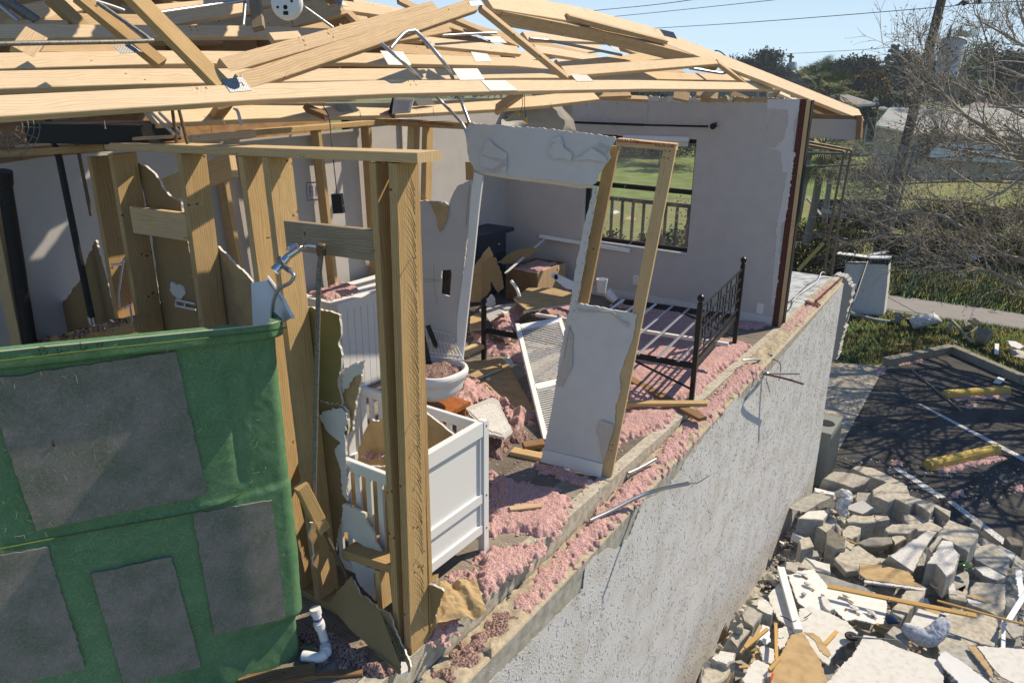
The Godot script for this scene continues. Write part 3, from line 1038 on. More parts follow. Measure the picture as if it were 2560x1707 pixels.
	tube("pull_cord",curve([V(-2.017,1.435,-8.47),V(-2.104,1.241,-8.44),V(-2.193,1.07,-8.44),V(-2.259,.864,-8.46)]),0.002,M.white,bl,-1,5)
	var hr :=thing("window_head_strip","white blind strip still fixed over the window head","blind",V(-1.709,1.965,-8.52))
	board("strip",V(-2.117,1.982,-8.52),V(-1.295,2.001,-8.52),0.055,0.03,V(0,0.3,1),M.gloss_white,hr)
	board("strip",V(-2.092,1.932,-8.535),V(-1.305,1.947,-8.535),0.06,0.015,V(0,0,1),M.white,hr)
	var lean :=thing("white_trim_stick","thin white trim stick leaning on the wall beside the wood drawer box","trim",V(-2.385,.786,-6.674))
	board("stick",V(-3.027,.42,-7.41),V(-3.143,.658,-8.5),0.03,0.012,V(0.2,0.4,1),M.white,lean)


func side_walls():
	# left wall of the far room, and the wall behind the closet studs
	var sw :=thing("side_wall","grey painted side wall left of the end wall seen through the door opening","wall",V(-3.86,0,-7))
	sheet("drywall",[V(-3.81,0,-8.55),V(-3.81,0,-5.75),V(-3.81,2.36,-5.75),V(-3.81,2.33,-6.6),V(-3.81,2.38,-7.4),V(-3.81,2.30,-8.55)],0.11,M.paint,M.gypsum,sw,0.0,Vector3.RIGHT)
	sheet("drywall",[V(-3.92,0,-5.75),V(-3.10,0,-5.75),V(-3.10,2.25,-5.75),V(-3.92,2.3,-5.75)],0.1,M.paint,M.gypsum,sw,0.0,Vector3.BACK)
	var cw :=thing("closet_wall","stud wall with grey drywall behind the white cabinet","wall",V(-3.1,0,-4.2))
	sheet("drywall",[V(-3.13,0,-5.75),V(-3.13,0,-0.2),V(-3.13,2.0,-0.2),V(-3.13,2.05,-1.4),V(-3.13,2.14,-2.4),V(-3.13,2.16,-3.6),V(-3.13,2.2,-5.75)],0.0127,M.paint,M.kraft,cw,0.0,Vector3.RIGHT)
	bent_board("top_plate",[V(-2.99,2.2,-3.451),V(-2.99,2.222,-4.09),V(-2.99,2.242,-5.272)],0.042,0.10,V(1,0,0),M.stud,cw)
	board("splice_plate",V(-2.97,2.21,-3.39),V(-2.97,2.22,-3.949),0.05,0.09,V(1,0.25,0),M.truss,cw)
	for s in [[V(-3,2.222,-4.614),V(-3,.896,-4.692)],[V(-3,2.233,-5.211),V(-3,.721,-5.242)],[V(-3,1.98,-3.653),V(-3,1.25,-3.704)],[V(-3,2.063,-3.861),V(-3,1.208,-3.924)]]:
		var d: Vector3=(s[1]-s[0]).normalized()
		var foot: Vector3=s[0]+d*((0.05-s[0].y)/d.y)
		board("stud",s[0],foot,0.04,0.1,V(1,0,0),M.stud,cw)
	box("bottom_plate",V(-3.10,0.0,-5.7),V(-3.0,0.04,-2.5),M.stud2,cw)
	# a stamp printed on the drywall back between the studs
	var st :=begin()
	var c: Vector3=V(-3.126,1.694,-4.627)
	for l in [[-0.09,-0.075,0.09,-0.075],[-0.09,0.075,0.09,0.075],[-0.09,-0.075,-0.09,0.075],[0.09,-0.075,0.09,0.075],[-0.055,-0.045,-0.055,0.04],[-0.055,0.04,-0.02,0.04],[-0.02,-0.045,-0.02,0.04],[0.02,-0.045,0.02,0.04],[0.02,0.04,0.06,0.04],[0.06,-0.045,0.06,0.04],[-0.055,0.0,-0.02,-0.01],[0.02,0.0,0.06,0.0]]:
		var a :=V(c.x,c.y+l[1],c.z-l[0])
		var b :=V(c.x,c.y+l[3],c.z-l[2])
		bar_into(st,a.distance_to(b),0.006,0.001,0.0,frame_of(a,b,V(1,0,0),0.001))
	put("printed_stamp",st.commit(),M.blue_ink,cw)


# ---------------------------------------------------------------- the two broken partitions
func stud_to(called: String,a: Vector3,b: Vector3,y: float,w: float,t: float,n: Vector3,m: Material,parent: Node):
	var d :=(b-a).normalized()
	return board(called,a,a+d*((y-a.y)/d.y),w,t,n,m,parent)


func nail(st: SurfaceTool,p: Vector3,d: Vector3):
	tube_into(st,[p,p+d.normalized()*0.03],0.0016,-1,5)
	tube_into(st,[p+d.normalized()*0.028,p+d.normalized()*0.031],0.0042,-1,6)


func build_partitions():
	var zs :=-2.24
	var s :=thing("stud_wall","bare timber stud wall with corner post standing behind the green tub","wall frame",V(-0.8,0,-2.3))
	board("top_plate",V(-2.029,2.281,-2.238),V(.135,2.358,-2.238),0.038,0.14,V(0,0,1),M.stud,s)
	board("top_plate",V(-3.493,2.144,-2.25),V(-2.061,2.272,-2.25),0.04,0.14,V(0,0,1),M.stud2,s)
	board("split_plate",V(-3.16,2.214,-2.3),V(-1.567,2.348,-2.3),0.018,0.09,V(0,0,1),M.truss2,s)
	stud_to("stud",V(-2.213,2.215,-2.242),V(-2.196,1.339,-2.242),0.03,0.038,0.14,V(0,0,1),M.stud2,s)
	stud_to("stud",V(-1.997,2.244,-2.242),V(-1.975,1.285,-2.242),0.03,0.038,0.14,V(0,0,1),M.stud,s)
	stud_to("stud",V(-1.382,2.279,-2.242),V(-1.373,1.427,-2.242),0.03,0.038,0.14,V(0,0,1),M.stud,s)
	stud_to("stud",V(-.918,2.298,-2.242),V(-.89,1.758,-2.242),0.03,0.038,0.14,V(0,0,1),M.stud,s)
	stud_to("stud",V(-.752,2.305,-2.242),V(-.732,1.839,-2.242),0.03,0.038,0.14,V(0,0,1),M.stud,s)
	stud_to("stud",V(-.104,2.325,-2.242),V(-.095,.548,-2.242),0.04,0.036,0.14,V(0,0,1),M.stud,s)
	# corner post: two studs nailed together
	var post: Node3D=stud_to("corner_post",V(.003,2.33,-2.24),V(-.021,.055,-2.24),0.04,0.042,0.135,V(0,0,1),M.stud,s)
	var sm :=begin()
	for i in 88:
		var y0 :=0.12+i*0.0245+rng.randf_range(-0.006,0.006)
		var xx: float=lerpf(-0.021,0.003,y0/2.3)+0.0212
		if rng.randf() < 0.9: tube_into(sm,[V(xx,y0+0.085,-2.262-rng.randf()*0.01),V(xx,y0+0.06,-2.292),V(xx,y0+0.02,-2.322),V(xx,y0-0.035,-2.345)],0.0005,0.0010,4)
	put("saw_marks",sm.commit(),M.stud2,s).set_meta("kind","stuff")
	var pb: Vector3=V(-.021,.055,-2.24)
	board("corner_post",V(-.028,2.331,-2.384),V(pb.x+0.004,0.04,-2.384),0.040,0.03,V(0,0,1),M.stud2,s)
	box("bottom_plate",V(-1.9,0.0,-2.40),V(0.0,0.038,-2.245),M.stud2,s)
	board("blocking",V(-1.898,1.905,-2.25),V(-1.401,1.92,-2.25),0.14,0.038,V(0,0,1),M.stud,s)
	board("stained_blocking",V(-.678,1.966,-2.26),V(-.134,1.986,-2.26),0.13,0.038,V(0,0,1),M.stained,s)
	board("blocking",V(-.469,.372,-2.27),V(-.128,.417,-2.27),0.045,0.10,V(0,0,1),M.stud2,s)
	board("cripple_stud",V(-.245,.36,-2.285),V(-.239,.141,-2.285),0.036,0.09,V(0,0,1),M.stud,s)
	var st :=begin()
	for p in [V(-.489,2.325,-2.24),V(-.022,2.334,-2.24),V(-.751,1.952,-2.24),V(-.11,1.973,-2.24),V(-1.386,1.873,-2.24),V(-1.37,1.681,-2.24),V(-2.015,1.794,-2.24),V(-1.355,1.45,-2.24),V(-.931,2.31,-2.24)]: nail(st,p,V(0.3,0.1,1))
	for q in [[0.02,1.95],[0.012,1.25],[0.0,1.1],[-0.005,0.92],[0.0,0.55]]: nail(st,V(q[0]+0.004,q[1],-2.3-rng.randf()*0.05),V(1,0.15,0.4))
	put("nails",st.commit(),M.steel_old,s).set_meta("kind","stuff")
	# leaning fragments of drywall still hanging on the far side, brown paper towards us
	var dw :=thing("torn_drywall","torn brown-papered drywall backs between the bare studs","drywall",V(-1.2,1,-2.39))
	var zb :=-2.39
	sheet("torn_sheet",[[V(-2.007,2.184,-2.39),V(-1.93,2.176,-2.39),V(-1.864,2.145,-2.39),V(-1.812,2.104,-2.39),V(-1.798,2.07,-2.39),V(-1.731,2.027,-2.39),V(-1.647,2.013,-2.39),V(-1.642,1.936,-2.39),V(-1.619,1.688,-2.39),V(-1.587,1.306,-2.39),V(-1.986,1.222,-2.39),V(-1.959,1.78,-2.39),V(-1.986,2.048,-2.39)]],0.013,M.kraft_dark,M.gypsum,dw,0.006,V(0,0,1))
	sheet("torn_sheet",[[V(-2.573,1.691,-2.39),V(-2.721,1.55,-2.39),V(-2.86,1.388,-2.39),V(-3.057,1.25,-2.39),V(-3.178,1.171,-2.39),V(-3.405,1.035,-2.39),V(-3.475,.844,-2.39),V(-2.453,1.052,-2.39),V(-2.492,1.25,-2.39),V(-2.524,1.516,-2.39)]],0.013,M.kraft_dark,M.gypsum,dw,0.008,V(0,0,1))
	sheet("torn_sheet",[[V(-1.37,1.807,-2.39),V(-1.293,1.765,-2.39),V(-1.213,1.712,-2.39),V(-1.159,1.688,-2.39),V(-1.121,1.659,-2.39),V(-1.091,1.571,-2.39),V(-1.102,1.373,-2.39),V(-1.581,1.279,-2.39),V(-1.523,1.465,-2.39),V(-1.436,1.647,-2.39)]],0.013,M.kraft,M.gypsum,dw,0.006,V(0,0,1))
	sheet("torn_sheet",[[V(-.741,1.592,-2.391),V(-.601,1.598,-2.391),V(-.504,1.591,-2.391),V(-.502,1.514,-2.391),V(-.526,1.454,-2.391),V(-.505,1.391,-2.391),V(-.52,1.319,-2.391),V(-.546,1.257,-2.391),V(-.528,1.133,-2.391),V(-.596,1.122,-2.391),V(-.701,1.115,-2.391),V(-.748,1.333,-2.391)]],0.013,M.olive,M.gypsum,dw,0.007,V(0,0,1))
	sheet("torn_sheet",[[V(-.698,1.114,-2.388),V(-.602,1.115,-2.388),V(-.513,1.123,-2.388),V(-.49,1.098,-2.388),V(-.489,1.04,-2.388),V(-.514,.967,-2.388),V(-.524,.795,-2.388),V(-.527,.599,-2.388),V(-.573,.526,-2.388),V(-.657,.243,-2.388),V(-.719,.37,-2.388),V(-.723,.873,-2.388)]],0.013,M.kraft_dark,M.gypsum,dw,0.007,V(0,0,1))
	sheet("white_face_flap",[[V(-.677,1.045,-2.372),V(-.632,1.077,-2.372),V(-.509,1.124,-2.372),V(-.477,1.101,-2.372),V(-.478,1.049,-2.372),V(-.503,.976,-2.372),V(-.505,.822,-2.372),V(-.514,.611,-2.372),V(-.551,.641,-2.372),V(-.549,.76,-2.372),V(-.581,.887,-2.372),V(-.534,.934,-2.372),V(-.609,.96,-2.372),V(-.641,.985,-2.372)]],0.004,M.white,M.gypsum,dw,0.008,V(0.2,0,1))
	sheet("torn_strip",[[V(-.55,1.297,-2.42),V(-.474,1.339,-2.42),V(-.39,1.382,-2.42),V(-.419,1.321,-2.42),V(-.412,1.297,-2.42),V(-.44,1.202,-2.42),V(-.454,1.173,-2.42),V(-.477,1.09,-2.42),V(-.493,.993,-2.42),V(-.53,.956,-2.42),V(-.53,1.01,-2.42),V(-.51,1.094,-2.42),V(-.555,1.109,-2.42),V(-.552,1.201,-2.42)]],0.013,M.kraft,M.gypsum,dw,0.008,V(0,0,1))
	sheet("torn_strip",[[V(-.535,1.297,-2.412),V(-.465,1.347,-2.412),V(-.374,1.391,-2.412),V(-.395,1.316,-2.412),V(-.453,1.29,-2.412),V(-.505,1.215,-2.412),V(-.554,1.177,-2.412)]],0.004,M.white,M.gypsum,dw,0.008,V(0.3,0,1))
	sheet("low_white_piece",[[V(-.532,.594,-2.35),V(-.492,.606,-2.35),V(-.37,.602,-2.35),V(-.354,.535,-2.35),V(-.318,.506,-2.35),V(-.313,.459,-2.35),V(-.275,.417,-2.35),V(-.375,.407,-2.35),V(-.46,.421,-2.35),V(-.541,.445,-2.35)]],0.013,M.white,M.gypsum,dw,0.008,V(0.5,0.2,1))
	board("loose_block",V(-2.373,1.969,-2.75),V(-1.686,2.17,-2.75),0.14,0.04,V(0.2,0.2,1),M.stud,dw)
	var hole :=thing("broken_switch_box","white broken plastic box and gypsum crumbs stuck in the brown drywall","electrical box",V(-1.768,1.473,-2.385))
	board("frame",V(-1.801,1.418,-2.37),V(-1.611,1.426,-2.37),0.012,0.01,V(0,0,1),M.dull_white,hole)
	board("frame",V(-1.784,1.453,-2.37),V(-1.615,1.46,-2.37),0.012,0.01,V(0,0,1),M.dull_white,hole)
	board("frame",V(-1.783,1.456,-2.37),V(-1.8,1.413,-2.37),0.010,0.01,V(0,0,1),M.dull_white,hole)
	board("frame",V(-1.704,1.459,-2.37),V(-1.711,1.423,-2.37),0.010,0.01,V(0,0,1),M.dull_white,hole)
	sheet("gypsum_tear",[[V(-1.818,1.551,-2.38),V(-1.757,1.543,-2.38),V(-1.701,1.541,-2.38),V(-1.706,1.492,-2.38),V(-1.74,1.465,-2.38),V(-1.787,1.457,-2.38),V(-1.847,1.497,-2.38)]],0.012,M.gypsum,M.gypsum,hole,0.008)
	door_wall()


func door_wall():
	var w :=thing("door_wall","racked white partition with empty door opening leaning towards the slab edge","wall frame",V(-.031,0,-4.358))
	var n :=V(0.1911,0,0.9816)
	board("top_plate",V(-.102,2.278,-4.344),V(.252,2.261,-4.413),0.042,0.09,n,M.stud,w)
	board("top_plate",V(-1.783,2.347,-4.017),V(-1.083,2.339,-4.153),0.042,0.09,n,M.stud2,w)
	board("flat_stud",V(-.144,2.251,-4.382),V(-.294,1.226,-4.352),0.074,0.04,n,M.stud2,w)
	board("flat_stud",V(.221,2.26,-4.407),V(-.05,-.002,-4.354),0.074,0.042,n,M.stud,w)
	stud_to("stud",V(-1.542,2.333,-4.109),V(-1.566,2.02,-4.105),0.03,0.05,0.09,n,M.stud,w)
	stud_to("stud",V(-1.437,2.333,-4.13),V(-1.465,1.838,-4.124),0.03,0.04,0.09,n,M.stud,w)
	board("jack_stud",V(-1.11,2.106,-4.193),V(-1.107,1.986,-4.194),0.06,0.06,n,M.stud2,w)
	box("bottom_plate",V(-0.75,0.0,-0.045),V(0.0,0.035,0.045),M.stud,w,Transform3D(Basis(V(0,1,0),atan2(0.19,0.98)),V(-.042,0,-4.365)-n*0.05))
	# drywall faces, white-painted, torn at the edges
	sheet("header_drywall",[[V(-1.076,2.362,-4.14),V(-.77,2.349,-4.2)],[V(-.594,2.348,-4.234),V(-.337,2.329,-4.284),V(-.1,2.308,-4.33),V(-.106,2.282,-4.329),V(-.137,2.229,-4.323),V(-.121,2.184,-4.326),V(-.156,2.143,-4.319),V(-.182,2.097,-4.314)],[V(-.168,2.122,-4.317),V(-.2,2.075,-4.31),V(-.206,2.03,-4.309),V(-.229,2.015,-4.305),V(-.492,2.027,-4.254),V(-.767,2.039,-4.2)],[V(-.853,2.042,-4.183),V(-1.018,2.057,-4.151),V(-1.066,2.113,-4.142),V(-1.083,2.176,-4.139)],V(-1.088,2.236,-4.138)],0.0127,M.white,M.gypsum,w,0.005)
	sheet("header_soffit",[[V(-1.022,2.055,-4.15),V(-.767,2.038,-4.2)],[V(-.492,2.025,-4.254),V(-.227,2.015,-4.305)],[V(-.24,1.994,-4.327),V(-.318,1.983,-4.312),V(-.505,2,-4.276),V(-.781,2.015,-4.222)],[V(-.868,2.023,-4.205),V(-1.007,2.037,-4.178)]],0.012,M.gypsum,M.gypsum,w,0.003,V(0,-1,0.2))
	sheet("jamb_lining",[[V(-.225,1.999,-4.306),V(-.2,2.01,-4.31),V(-.203,1.963,-4.31),V(-.223,1.792,-4.306),V(-.257,1.56,-4.3),V(-.291,1.286,-4.293),V(-.305,1.239,-4.29),V(-.356,1.005,-4.28),V(-.375,.943,-4.276),V(-.397,.94,-4.272),V(-.343,1.246,-4.283),V(-.318,1.473,-4.287),V(-.289,1.661,-4.293),V(-.266,1.789,-4.298)]],0.014,M.white,M.gypsum,w,0.004)
	sheet("lower_drywall",[[V(-.304,1.241,-4.29),V(-.112,1.23,-4.328),V(.099,1.213,-4.369),V(.087,1.119,-4.366)],[V(.093,1.151,-4.368),V(.073,1.015,-4.364),V(.047,.926,-4.359),V(.01,.782,-4.351),V(.021,.661,-4.354),V(-.006,.54,-4.348),V(-.003,.422,-4.349),V(-.037,.259,-4.342),V(-.071,.108,-4.336),V(-.285,.12,-4.294),V(-.505,.123,-4.251),V(-.472,.33,-4.258),V(-.427,.645,-4.266),V(-.4,.918,-4.272)],V(-.368,.978,-4.278)],0.0127,M.white,M.gypsum,w,0.004)
	sheet("baseboard",[[V(-.498,.13,-4.236),V(-.277,.124,-4.279),V(-.063,.111,-4.321),V(-.073,.003,-4.319),V(-.291,.018,-4.277),V(-.515,.03,-4.233)]],0.014,M.gloss_white,M.white,w)
	sheet("left_drywall",[[V(-1.456,1.834,-4.066),V(-1.385,1.835,-4.08),V(-1.255,1.839,-4.105),V(-1.226,1.818,-4.111),V(-1.207,1.867,-4.115),V(-1.162,1.944,-4.123),V(-1.107,1.975,-4.134),V(-1.064,1.998,-4.142),V(-1.054,1.922,-4.144),V(-1.069,1.724,-4.141),V(-1.099,1.519,-4.136),V(-1.124,1.344,-4.131),V(-1.212,1.334,-4.114),V(-1.217,1.369,-4.113),V(-1.289,1.354,-4.099),V(-1.29,1.272,-4.098),V(-1.471,1.252,-4.063)]],0.0127,M.paint,M.gypsum,w,0.004)
	sheet("left_drywall",[[V(-1.471,1.252,-4.063),V(-1.289,1.272,-4.098),V(-1.299,1.186,-4.097),V(-1.228,1.172,-4.11),V(-1.212,1.334,-4.114),V(-1.124,1.344,-4.131),V(-1.16,1.073,-4.124),V(-1.178,.824,-4.12)],[V(-1.197,.854,-4.116),V(-1.34,.605,-4.089),V(-1.524,.575,-4.053)]],0.0127,M.paint,M.gypsum,w,0.0)
	sheet("torn_brown_paper",[[V(-1.366,1.835,-4.067),V(-1.29,1.836,-4.082),V(-1.226,1.814,-4.095),V(-1.207,1.805,-4.098),V(-1.227,1.73,-4.094),V(-1.256,1.669,-4.089),V(-1.285,1.629,-4.083),V(-1.294,1.658,-4.081),V(-1.304,1.72,-4.079),V(-1.337,1.793,-4.073)]],0.002,M.kraft,M.kraft,w,0.006)
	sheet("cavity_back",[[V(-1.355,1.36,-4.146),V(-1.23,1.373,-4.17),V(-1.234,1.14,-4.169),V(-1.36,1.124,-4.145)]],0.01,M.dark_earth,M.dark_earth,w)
	sheet("jamb_casing",[[V(-1.023,2.05,-4.134),V(-.962,2.032,-4.146),V(-.977,1.921,-4.143),V(-.995,1.782,-4.139),V(-1.034,1.443,-4.132),V(-1.068,1.178,-4.125),V(-1.109,.839,-4.117)],[V(-1.125,.711,-4.114),V(-1.168,.732,-4.106),V(-1.164,1.011,-4.107)],[V(-1.154,1.077,-4.109),V(-1.113,1.348,-4.117),V(-1.081,1.524,-4.123),V(-1.048,1.916,-4.129)]],0.02,M.gloss_white,M.white,w)
	# torn skins: lighter and darker paper standing a little off the face
	for q in [[[V(-.44,2.303,-4.247),V(-.418,2.271,-4.252),V(-.467,2.262,-4.242),V(-.518,2.277,-4.232)]],[[V(-.517,2.227,-4.233),V(-.453,2.269,-4.245),V(-.418,2.264,-4.252),V(-.41,2.231,-4.253),V(-.356,2.201,-4.264),V(-.365,2.154,-4.262),V(-.408,2.171,-4.254),V(-.479,2.155,-4.24),V(-.509,2.193,-4.234)]],[[V(-.372,2.16,-4.261),V(-.296,2.19,-4.276),V(-.243,2.245,-4.286),V(-.144,2.184,-4.305),V(-.136,2.158,-4.307),V(-.253,2.172,-4.284)]],[[V(-.921,2.271,-4.154),V(-.86,2.212,-4.166),V(-.792,2.187,-4.179),V(-.798,2.064,-4.178),V(-.975,2.088,-4.143),V(-.979,2.172,-4.143)]],[[V(-.203,2.273,-4.294),V(-.154,2.249,-4.303),V(-.127,2.257,-4.308),V(-.152,2.21,-4.304),V(-.194,2.234,-4.295)]],[[V(-.972,2.166,-4.144),V(-.801,2.144,-4.177),V(-.792,2.105,-4.179),V(-.877,2.054,-4.162),V(-.938,2.074,-4.151)]]]:
		sheet("torn_skin",flatten(q),0.0022,M.paint if rng.randf() < 0.5 else M.white,M.gypsum,w,0.005,n+V(0,0.15,0))
	for q in [[[V(-.35,1.086,-4.265),V(-.31,1.015,-4.273),V(-.314,.901,-4.272),V(-.306,.797,-4.274),V(-.35,.709,-4.265),V(-.378,.632,-4.26),V(-.407,.636,-4.254),V(-.412,.69,-4.253),V(-.372,.83,-4.261)]],[[V(-.09,.439,-4.316),V(0,.425,-4.333),V(-.04,.209,-4.325),V(-.07,.117,-4.32),V(-.09,.273,-4.316),V(-.12,.36,-4.31)]],[[V(-.292,1.223,-4.276),V(-.267,1.201,-4.281),V(-.055,1.22,-4.322),V(.004,1.162,-4.334),V(.06,1.153,-4.345),V(.055,1.119,-4.344),V(-.021,1.175,-4.329),V(-.07,1.202,-4.32),V(-.278,1.183,-4.279)]]]:
		sheet("torn_skin",flatten(q),0.002,M.paper,M.gypsum,w,0.004,n)
	var cracks :=[[[V(-1.246,1.708,-4.117),V(-1.211,1.593,-4.124),V(-1.166,1.511,-4.133),V(-1.12,1.481,-4.142)]],[[V(-.337,1.071,-4.268),V(-.35,.965,-4.265),V(-.364,.849,-4.262)]],[[V(-1.338,1.394,-4.073),V(-1.341,1.27,-4.072),V(-1.317,1.102,-4.077)]],[[V(-1.458,1.281,-4.049),V(-1.293,1.284,-4.081)]],[[V(-1.056,1.972,-4.128),V(-1.071,1.858,-4.125),V(-1.086,1.692,-4.122)]]]
	for k in cracks: tube("crack",flatten(k),0.0016,M.kraft_dark,w,-1,4)
	var st :=begin()
	for k in 16:
		var f :=k/15.0
		var a: Vector3=(V(-.206,1.972,-4.293)).lerp(V(-.334,.996,-4.268),f)
		bar_into(st,0.005,0.005,0.002,0.0,Transform3D(Basis(),a+V(rng.randf_range(-0.01,0.01),0,0)))
	put("nail_holes",st.commit(),M.ink,w).set_meta("kind","stuff")
	# red ink grade marks on the plates
	var ln :=begin()
	for l in [[V(.013,2.287,-4.362),V(.138,2.28,-4.386)],[V(.02,2.28,-4.364),V(.119,2.276,-4.383)],[V(-1.57,2.359,-4.054),V(-1.445,2.356,-4.078)],[V(-1.315,2.351,-4.104),V(-1.203,2.348,-4.126)],[V(-1.307,2.343,-4.105),V(-1.195,2.34,-4.127)]]:
		bar_into(ln,l[0].distance_to(l[1]),0.004,0.001,0.0,frame_of(l[0],l[1],n,0.001))
	put("red_ink_line",ln.commit(),M.red_ink,w)
	for tx in [["KILN DRY",V(-.027,2.289,-4.354),V(-.081,2.291,-4.344)],["KILN DRY",V(.2,2.274,-4.399),V(.148,2.276,-4.388)],["KILN DRY",V(-1.633,2.359,-4.042),V(-1.697,2.36,-4.029)],["KILN DRY",V(-1.38,2.354,-4.091),V(-1.446,2.355,-4.078)]]:
		var tm :=TextMesh.new()
		tm.text=tx[0]
		tm.font_size=16
		tm.depth=0.001
		tm.pixel_size=0.0019
		var x: Vector3=(tx[1]-tx[2]).normalized()
		put("red_grade_mark",tm,M.red_ink,w,Transform3D(Basis(x,n.cross(x),n),tx[1]+n*0.002))


# ---------------------------------------------------------------- the collapsed roof
func gang(parent: Node,q: Array,n: Vector3):
	var f :=flatten(q)
	var o :=sheet("gang_nail_plate",f,0.002,M.plate,M.steel,parent,0.0,n)
	return o


func flatten(q: Array) -> Array:
	var out :=[]
	for p in q:
		if p is Array: out.append_array(p)
		else: out.append(p)
	return out


func build_roof():
	var n :=V(0.765,0.643,0.0475)
	var side :=V(0.45,-0.25,0.85)
	# nearest truss, tipped over
	var t1 :=thing("roof_truss","nearest tipped roof truss, its long pale bottom chord crossing the whole view","roof truss",V(-.923,2.576,-2.369),"tipped roof trusses")
	bent_board("bottom_chord",[V(-.962,2.532,-1.147),V(-.955,2.537,-1.312),V(-.922,2.575,-2.369),V(-.886,2.591,-3.164),V(-.822,2.596,-4.271),V(-.721,2.6,-5.942),V(-.512,2.577,-8.991)],0.089,0.038,n,M.truss,t1)
	board("web",V(-1.226,3.002,-1.994),V(-.961,2.61,-2.227),0.089,0.038,n,M.stud,t1)
	board("web",V(-.96,2.617,-2.325),V(-1.153,3.087,-4.314),0.089,0.038,n,M.truss2,t1)
	board("web",V(-1.145,3.083,-4.391),V(-.829,2.658,-4.984),0.07,0.038,V(0.75,0.6,-0.2),M.truss2,t1)
	board("web",V(-.857,2.69,-4.983),V(-.723,2.819,-7.603),0.089,0.038,n,M.truss,t1)
	board("web",V(-.713,2.809,-7.638),V(-.604,2.626,-8.18),0.06,0.038,V(0.75,0.6,-0.2),M.truss2,t1)
	gang(t1,[[V(-.969,2.625,-2.225),V(-.971,2.636,-2.338),V(-.923,2.58,-2.347),V(-.925,2.573,-2.234)]],n)
	gang(t1,[[V(-.927,2.691,-3.798),V(-.915,2.694,-4.031),V(-.861,2.63,-4.031),V(-.873,2.627,-3.801)]],n)
	gang(t1,[[V(-.86,2.625,-3.99),V(-.847,2.627,-4.229),V(-.791,2.566,-4.297),V(-.808,2.566,-4.02)]],n)
	gang(t1,[[V(-.83,2.667,-5.029),V(-.821,2.671,-5.236),V(-.778,2.623,-5.278),V(-.791,2.621,-5.048)]],n)
	gang(t1,[[V(-1.167,3.101,-4.274),V(-1.17,3.114,-4.402),V(-1.151,3.091,-4.417),V(-1.142,3.071,-4.269)]],n)
	var sp :=begin()
	for k in 14: nail(sp,V(-0.9+rng.randf()*0.3,2.48,-1.6-k*0.45),V(0.3,-0.8,0.2))
	put("nails",sp.commit(),M.steel_old,t1).set_meta("kind","stuff")
	# second
	var t2 :=thing("roof_truss","second tipped roof truss, right behind the nearest bottom chord","roof truss",V(-1.459,2.617,-1.549),"tipped roof trusses")
	bent_board("bottom_chord",[V(-1.462,2.606,-1.354),V(-1.46,2.618,-1.549),V(-1.44,2.634,-2.097),V(-1.392,2.647,-3.042),V(-1.343,2.66,-3.994),V(-1.294,2.673,-4.965),V(-1.243,2.678,-5.854)],0.089,0.038,n,M.truss,t2)
	board("bottom_chord",V(-1.244,2.678,-5.837),V(-1.007,2.665,-9.474),0.089,0.038,n,M.truss,t2)
	board("web",V(-1.455,2.691,-2.613),V(-1.609,3.105,-4.486),0.089,0.038,n,M.truss,t2)
	board("web",V(-1.74,2.99,-2.078),V(-1.483,2.7,-2.287),0.07,0.038,n,M.stud2,t2)
	board("web",V(-1.301,2.733,-5.666),V(-1.218,2.899,-7.978),0.089,0.038,n,M.truss,t2)
	gang(t2,[[V(-1.542,2.76,-2.088),V(-1.548,2.773,-2.181),V(-1.517,2.74,-2.214),V(-1.517,2.732,-2.106)]],n)
	gang(t2,[[V(-1.466,2.793,-3.76),V(-1.453,2.792,-3.957),V(-1.385,2.712,-3.956),V(-1.397,2.711,-3.755)]],n)
	# third
	var t3 :=thing("roof_truss","third tipped roof truss with a grey conduit lying along its chord","roof truss",V(-1.914,2.697,-1.764),"tipped roof trusses")
	bent_board("bottom_chord",[V(-1.916,2.684,-1.545),V(-1.912,2.695,-1.763),V(-1.894,2.727,-2.492),V(-1.837,2.758,-3.812),V(-1.733,2.766,-5.609),V(-1.69,2.748,-6.056)],0.089,0.038,n,M.truss,t3)
	board("web",V(-1.893,2.989,-6.046),V(-1.793,3.035,-8.296),0.089,0.038,n,M.truss,t3)
	board("web",V(-1.802,2.884,-6.086),V(-1.686,2.82,-7.097),0.089,0.038,n,M.truss,t3)
	board("web",V(-1.896,2.894,-4.724),V(-1.801,2.862,-5.817),0.089,0.038,n,M.truss,t3)
	board("web",V(-1.92,2.892,-4.302),V(-1.967,3.005,-5.077),0.075,0.038,n,M.truss2,t3)
	board("web",V(-2.062,3.12,-5.103),V(-1.84,2.912,-5.864),0.06,0.038,n,M.truss2,t3)
	board("web",V(-2.166,3.118,-3.399),V(-2.007,2.919,-3.277),0.07,0.038,V(0.6,0.1,0.8),M.stained,t3)
	gang(t3,[[V(-1.811,2.83,-5.151),V(-1.79,2.819,-5.342),V(-1.741,2.761,-5.335),V(-1.751,2.756,-5.128)]],n)
	gang(t3,[[V(-1.9,2.955,-5.418),V(-1.893,2.965,-5.656),V(-1.848,2.915,-5.705),V(-1.863,2.915,-5.473)]],n)
	# fourth
	var t4 :=thing("roof_truss","fourth tipped roof truss carrying the white round box","roof truss",V(-2.474,2.847,-2.038),"tipped roof trusses")
	bent_board("bottom_chord",[V(-2.475,2.83,-1.789),V(-2.472,2.845,-2.037),V(-2.456,2.881,-2.777),V(-2.437,2.92,-3.61),V(-2.41,2.936,-4.273),V(-2.367,2.954,-5.202)],0.089,0.038,n,M.truss,t4)
	board("web",V(-2.462,2.955,-3.688),V(-2.556,3.129,-4.529),0.1,0.038,n,M.truss2,t4)
	board("web",V(-2.518,3.023,-3.713),V(-2.589,3.159,-4.396),0.09,0.038,n,M.truss2,t4)
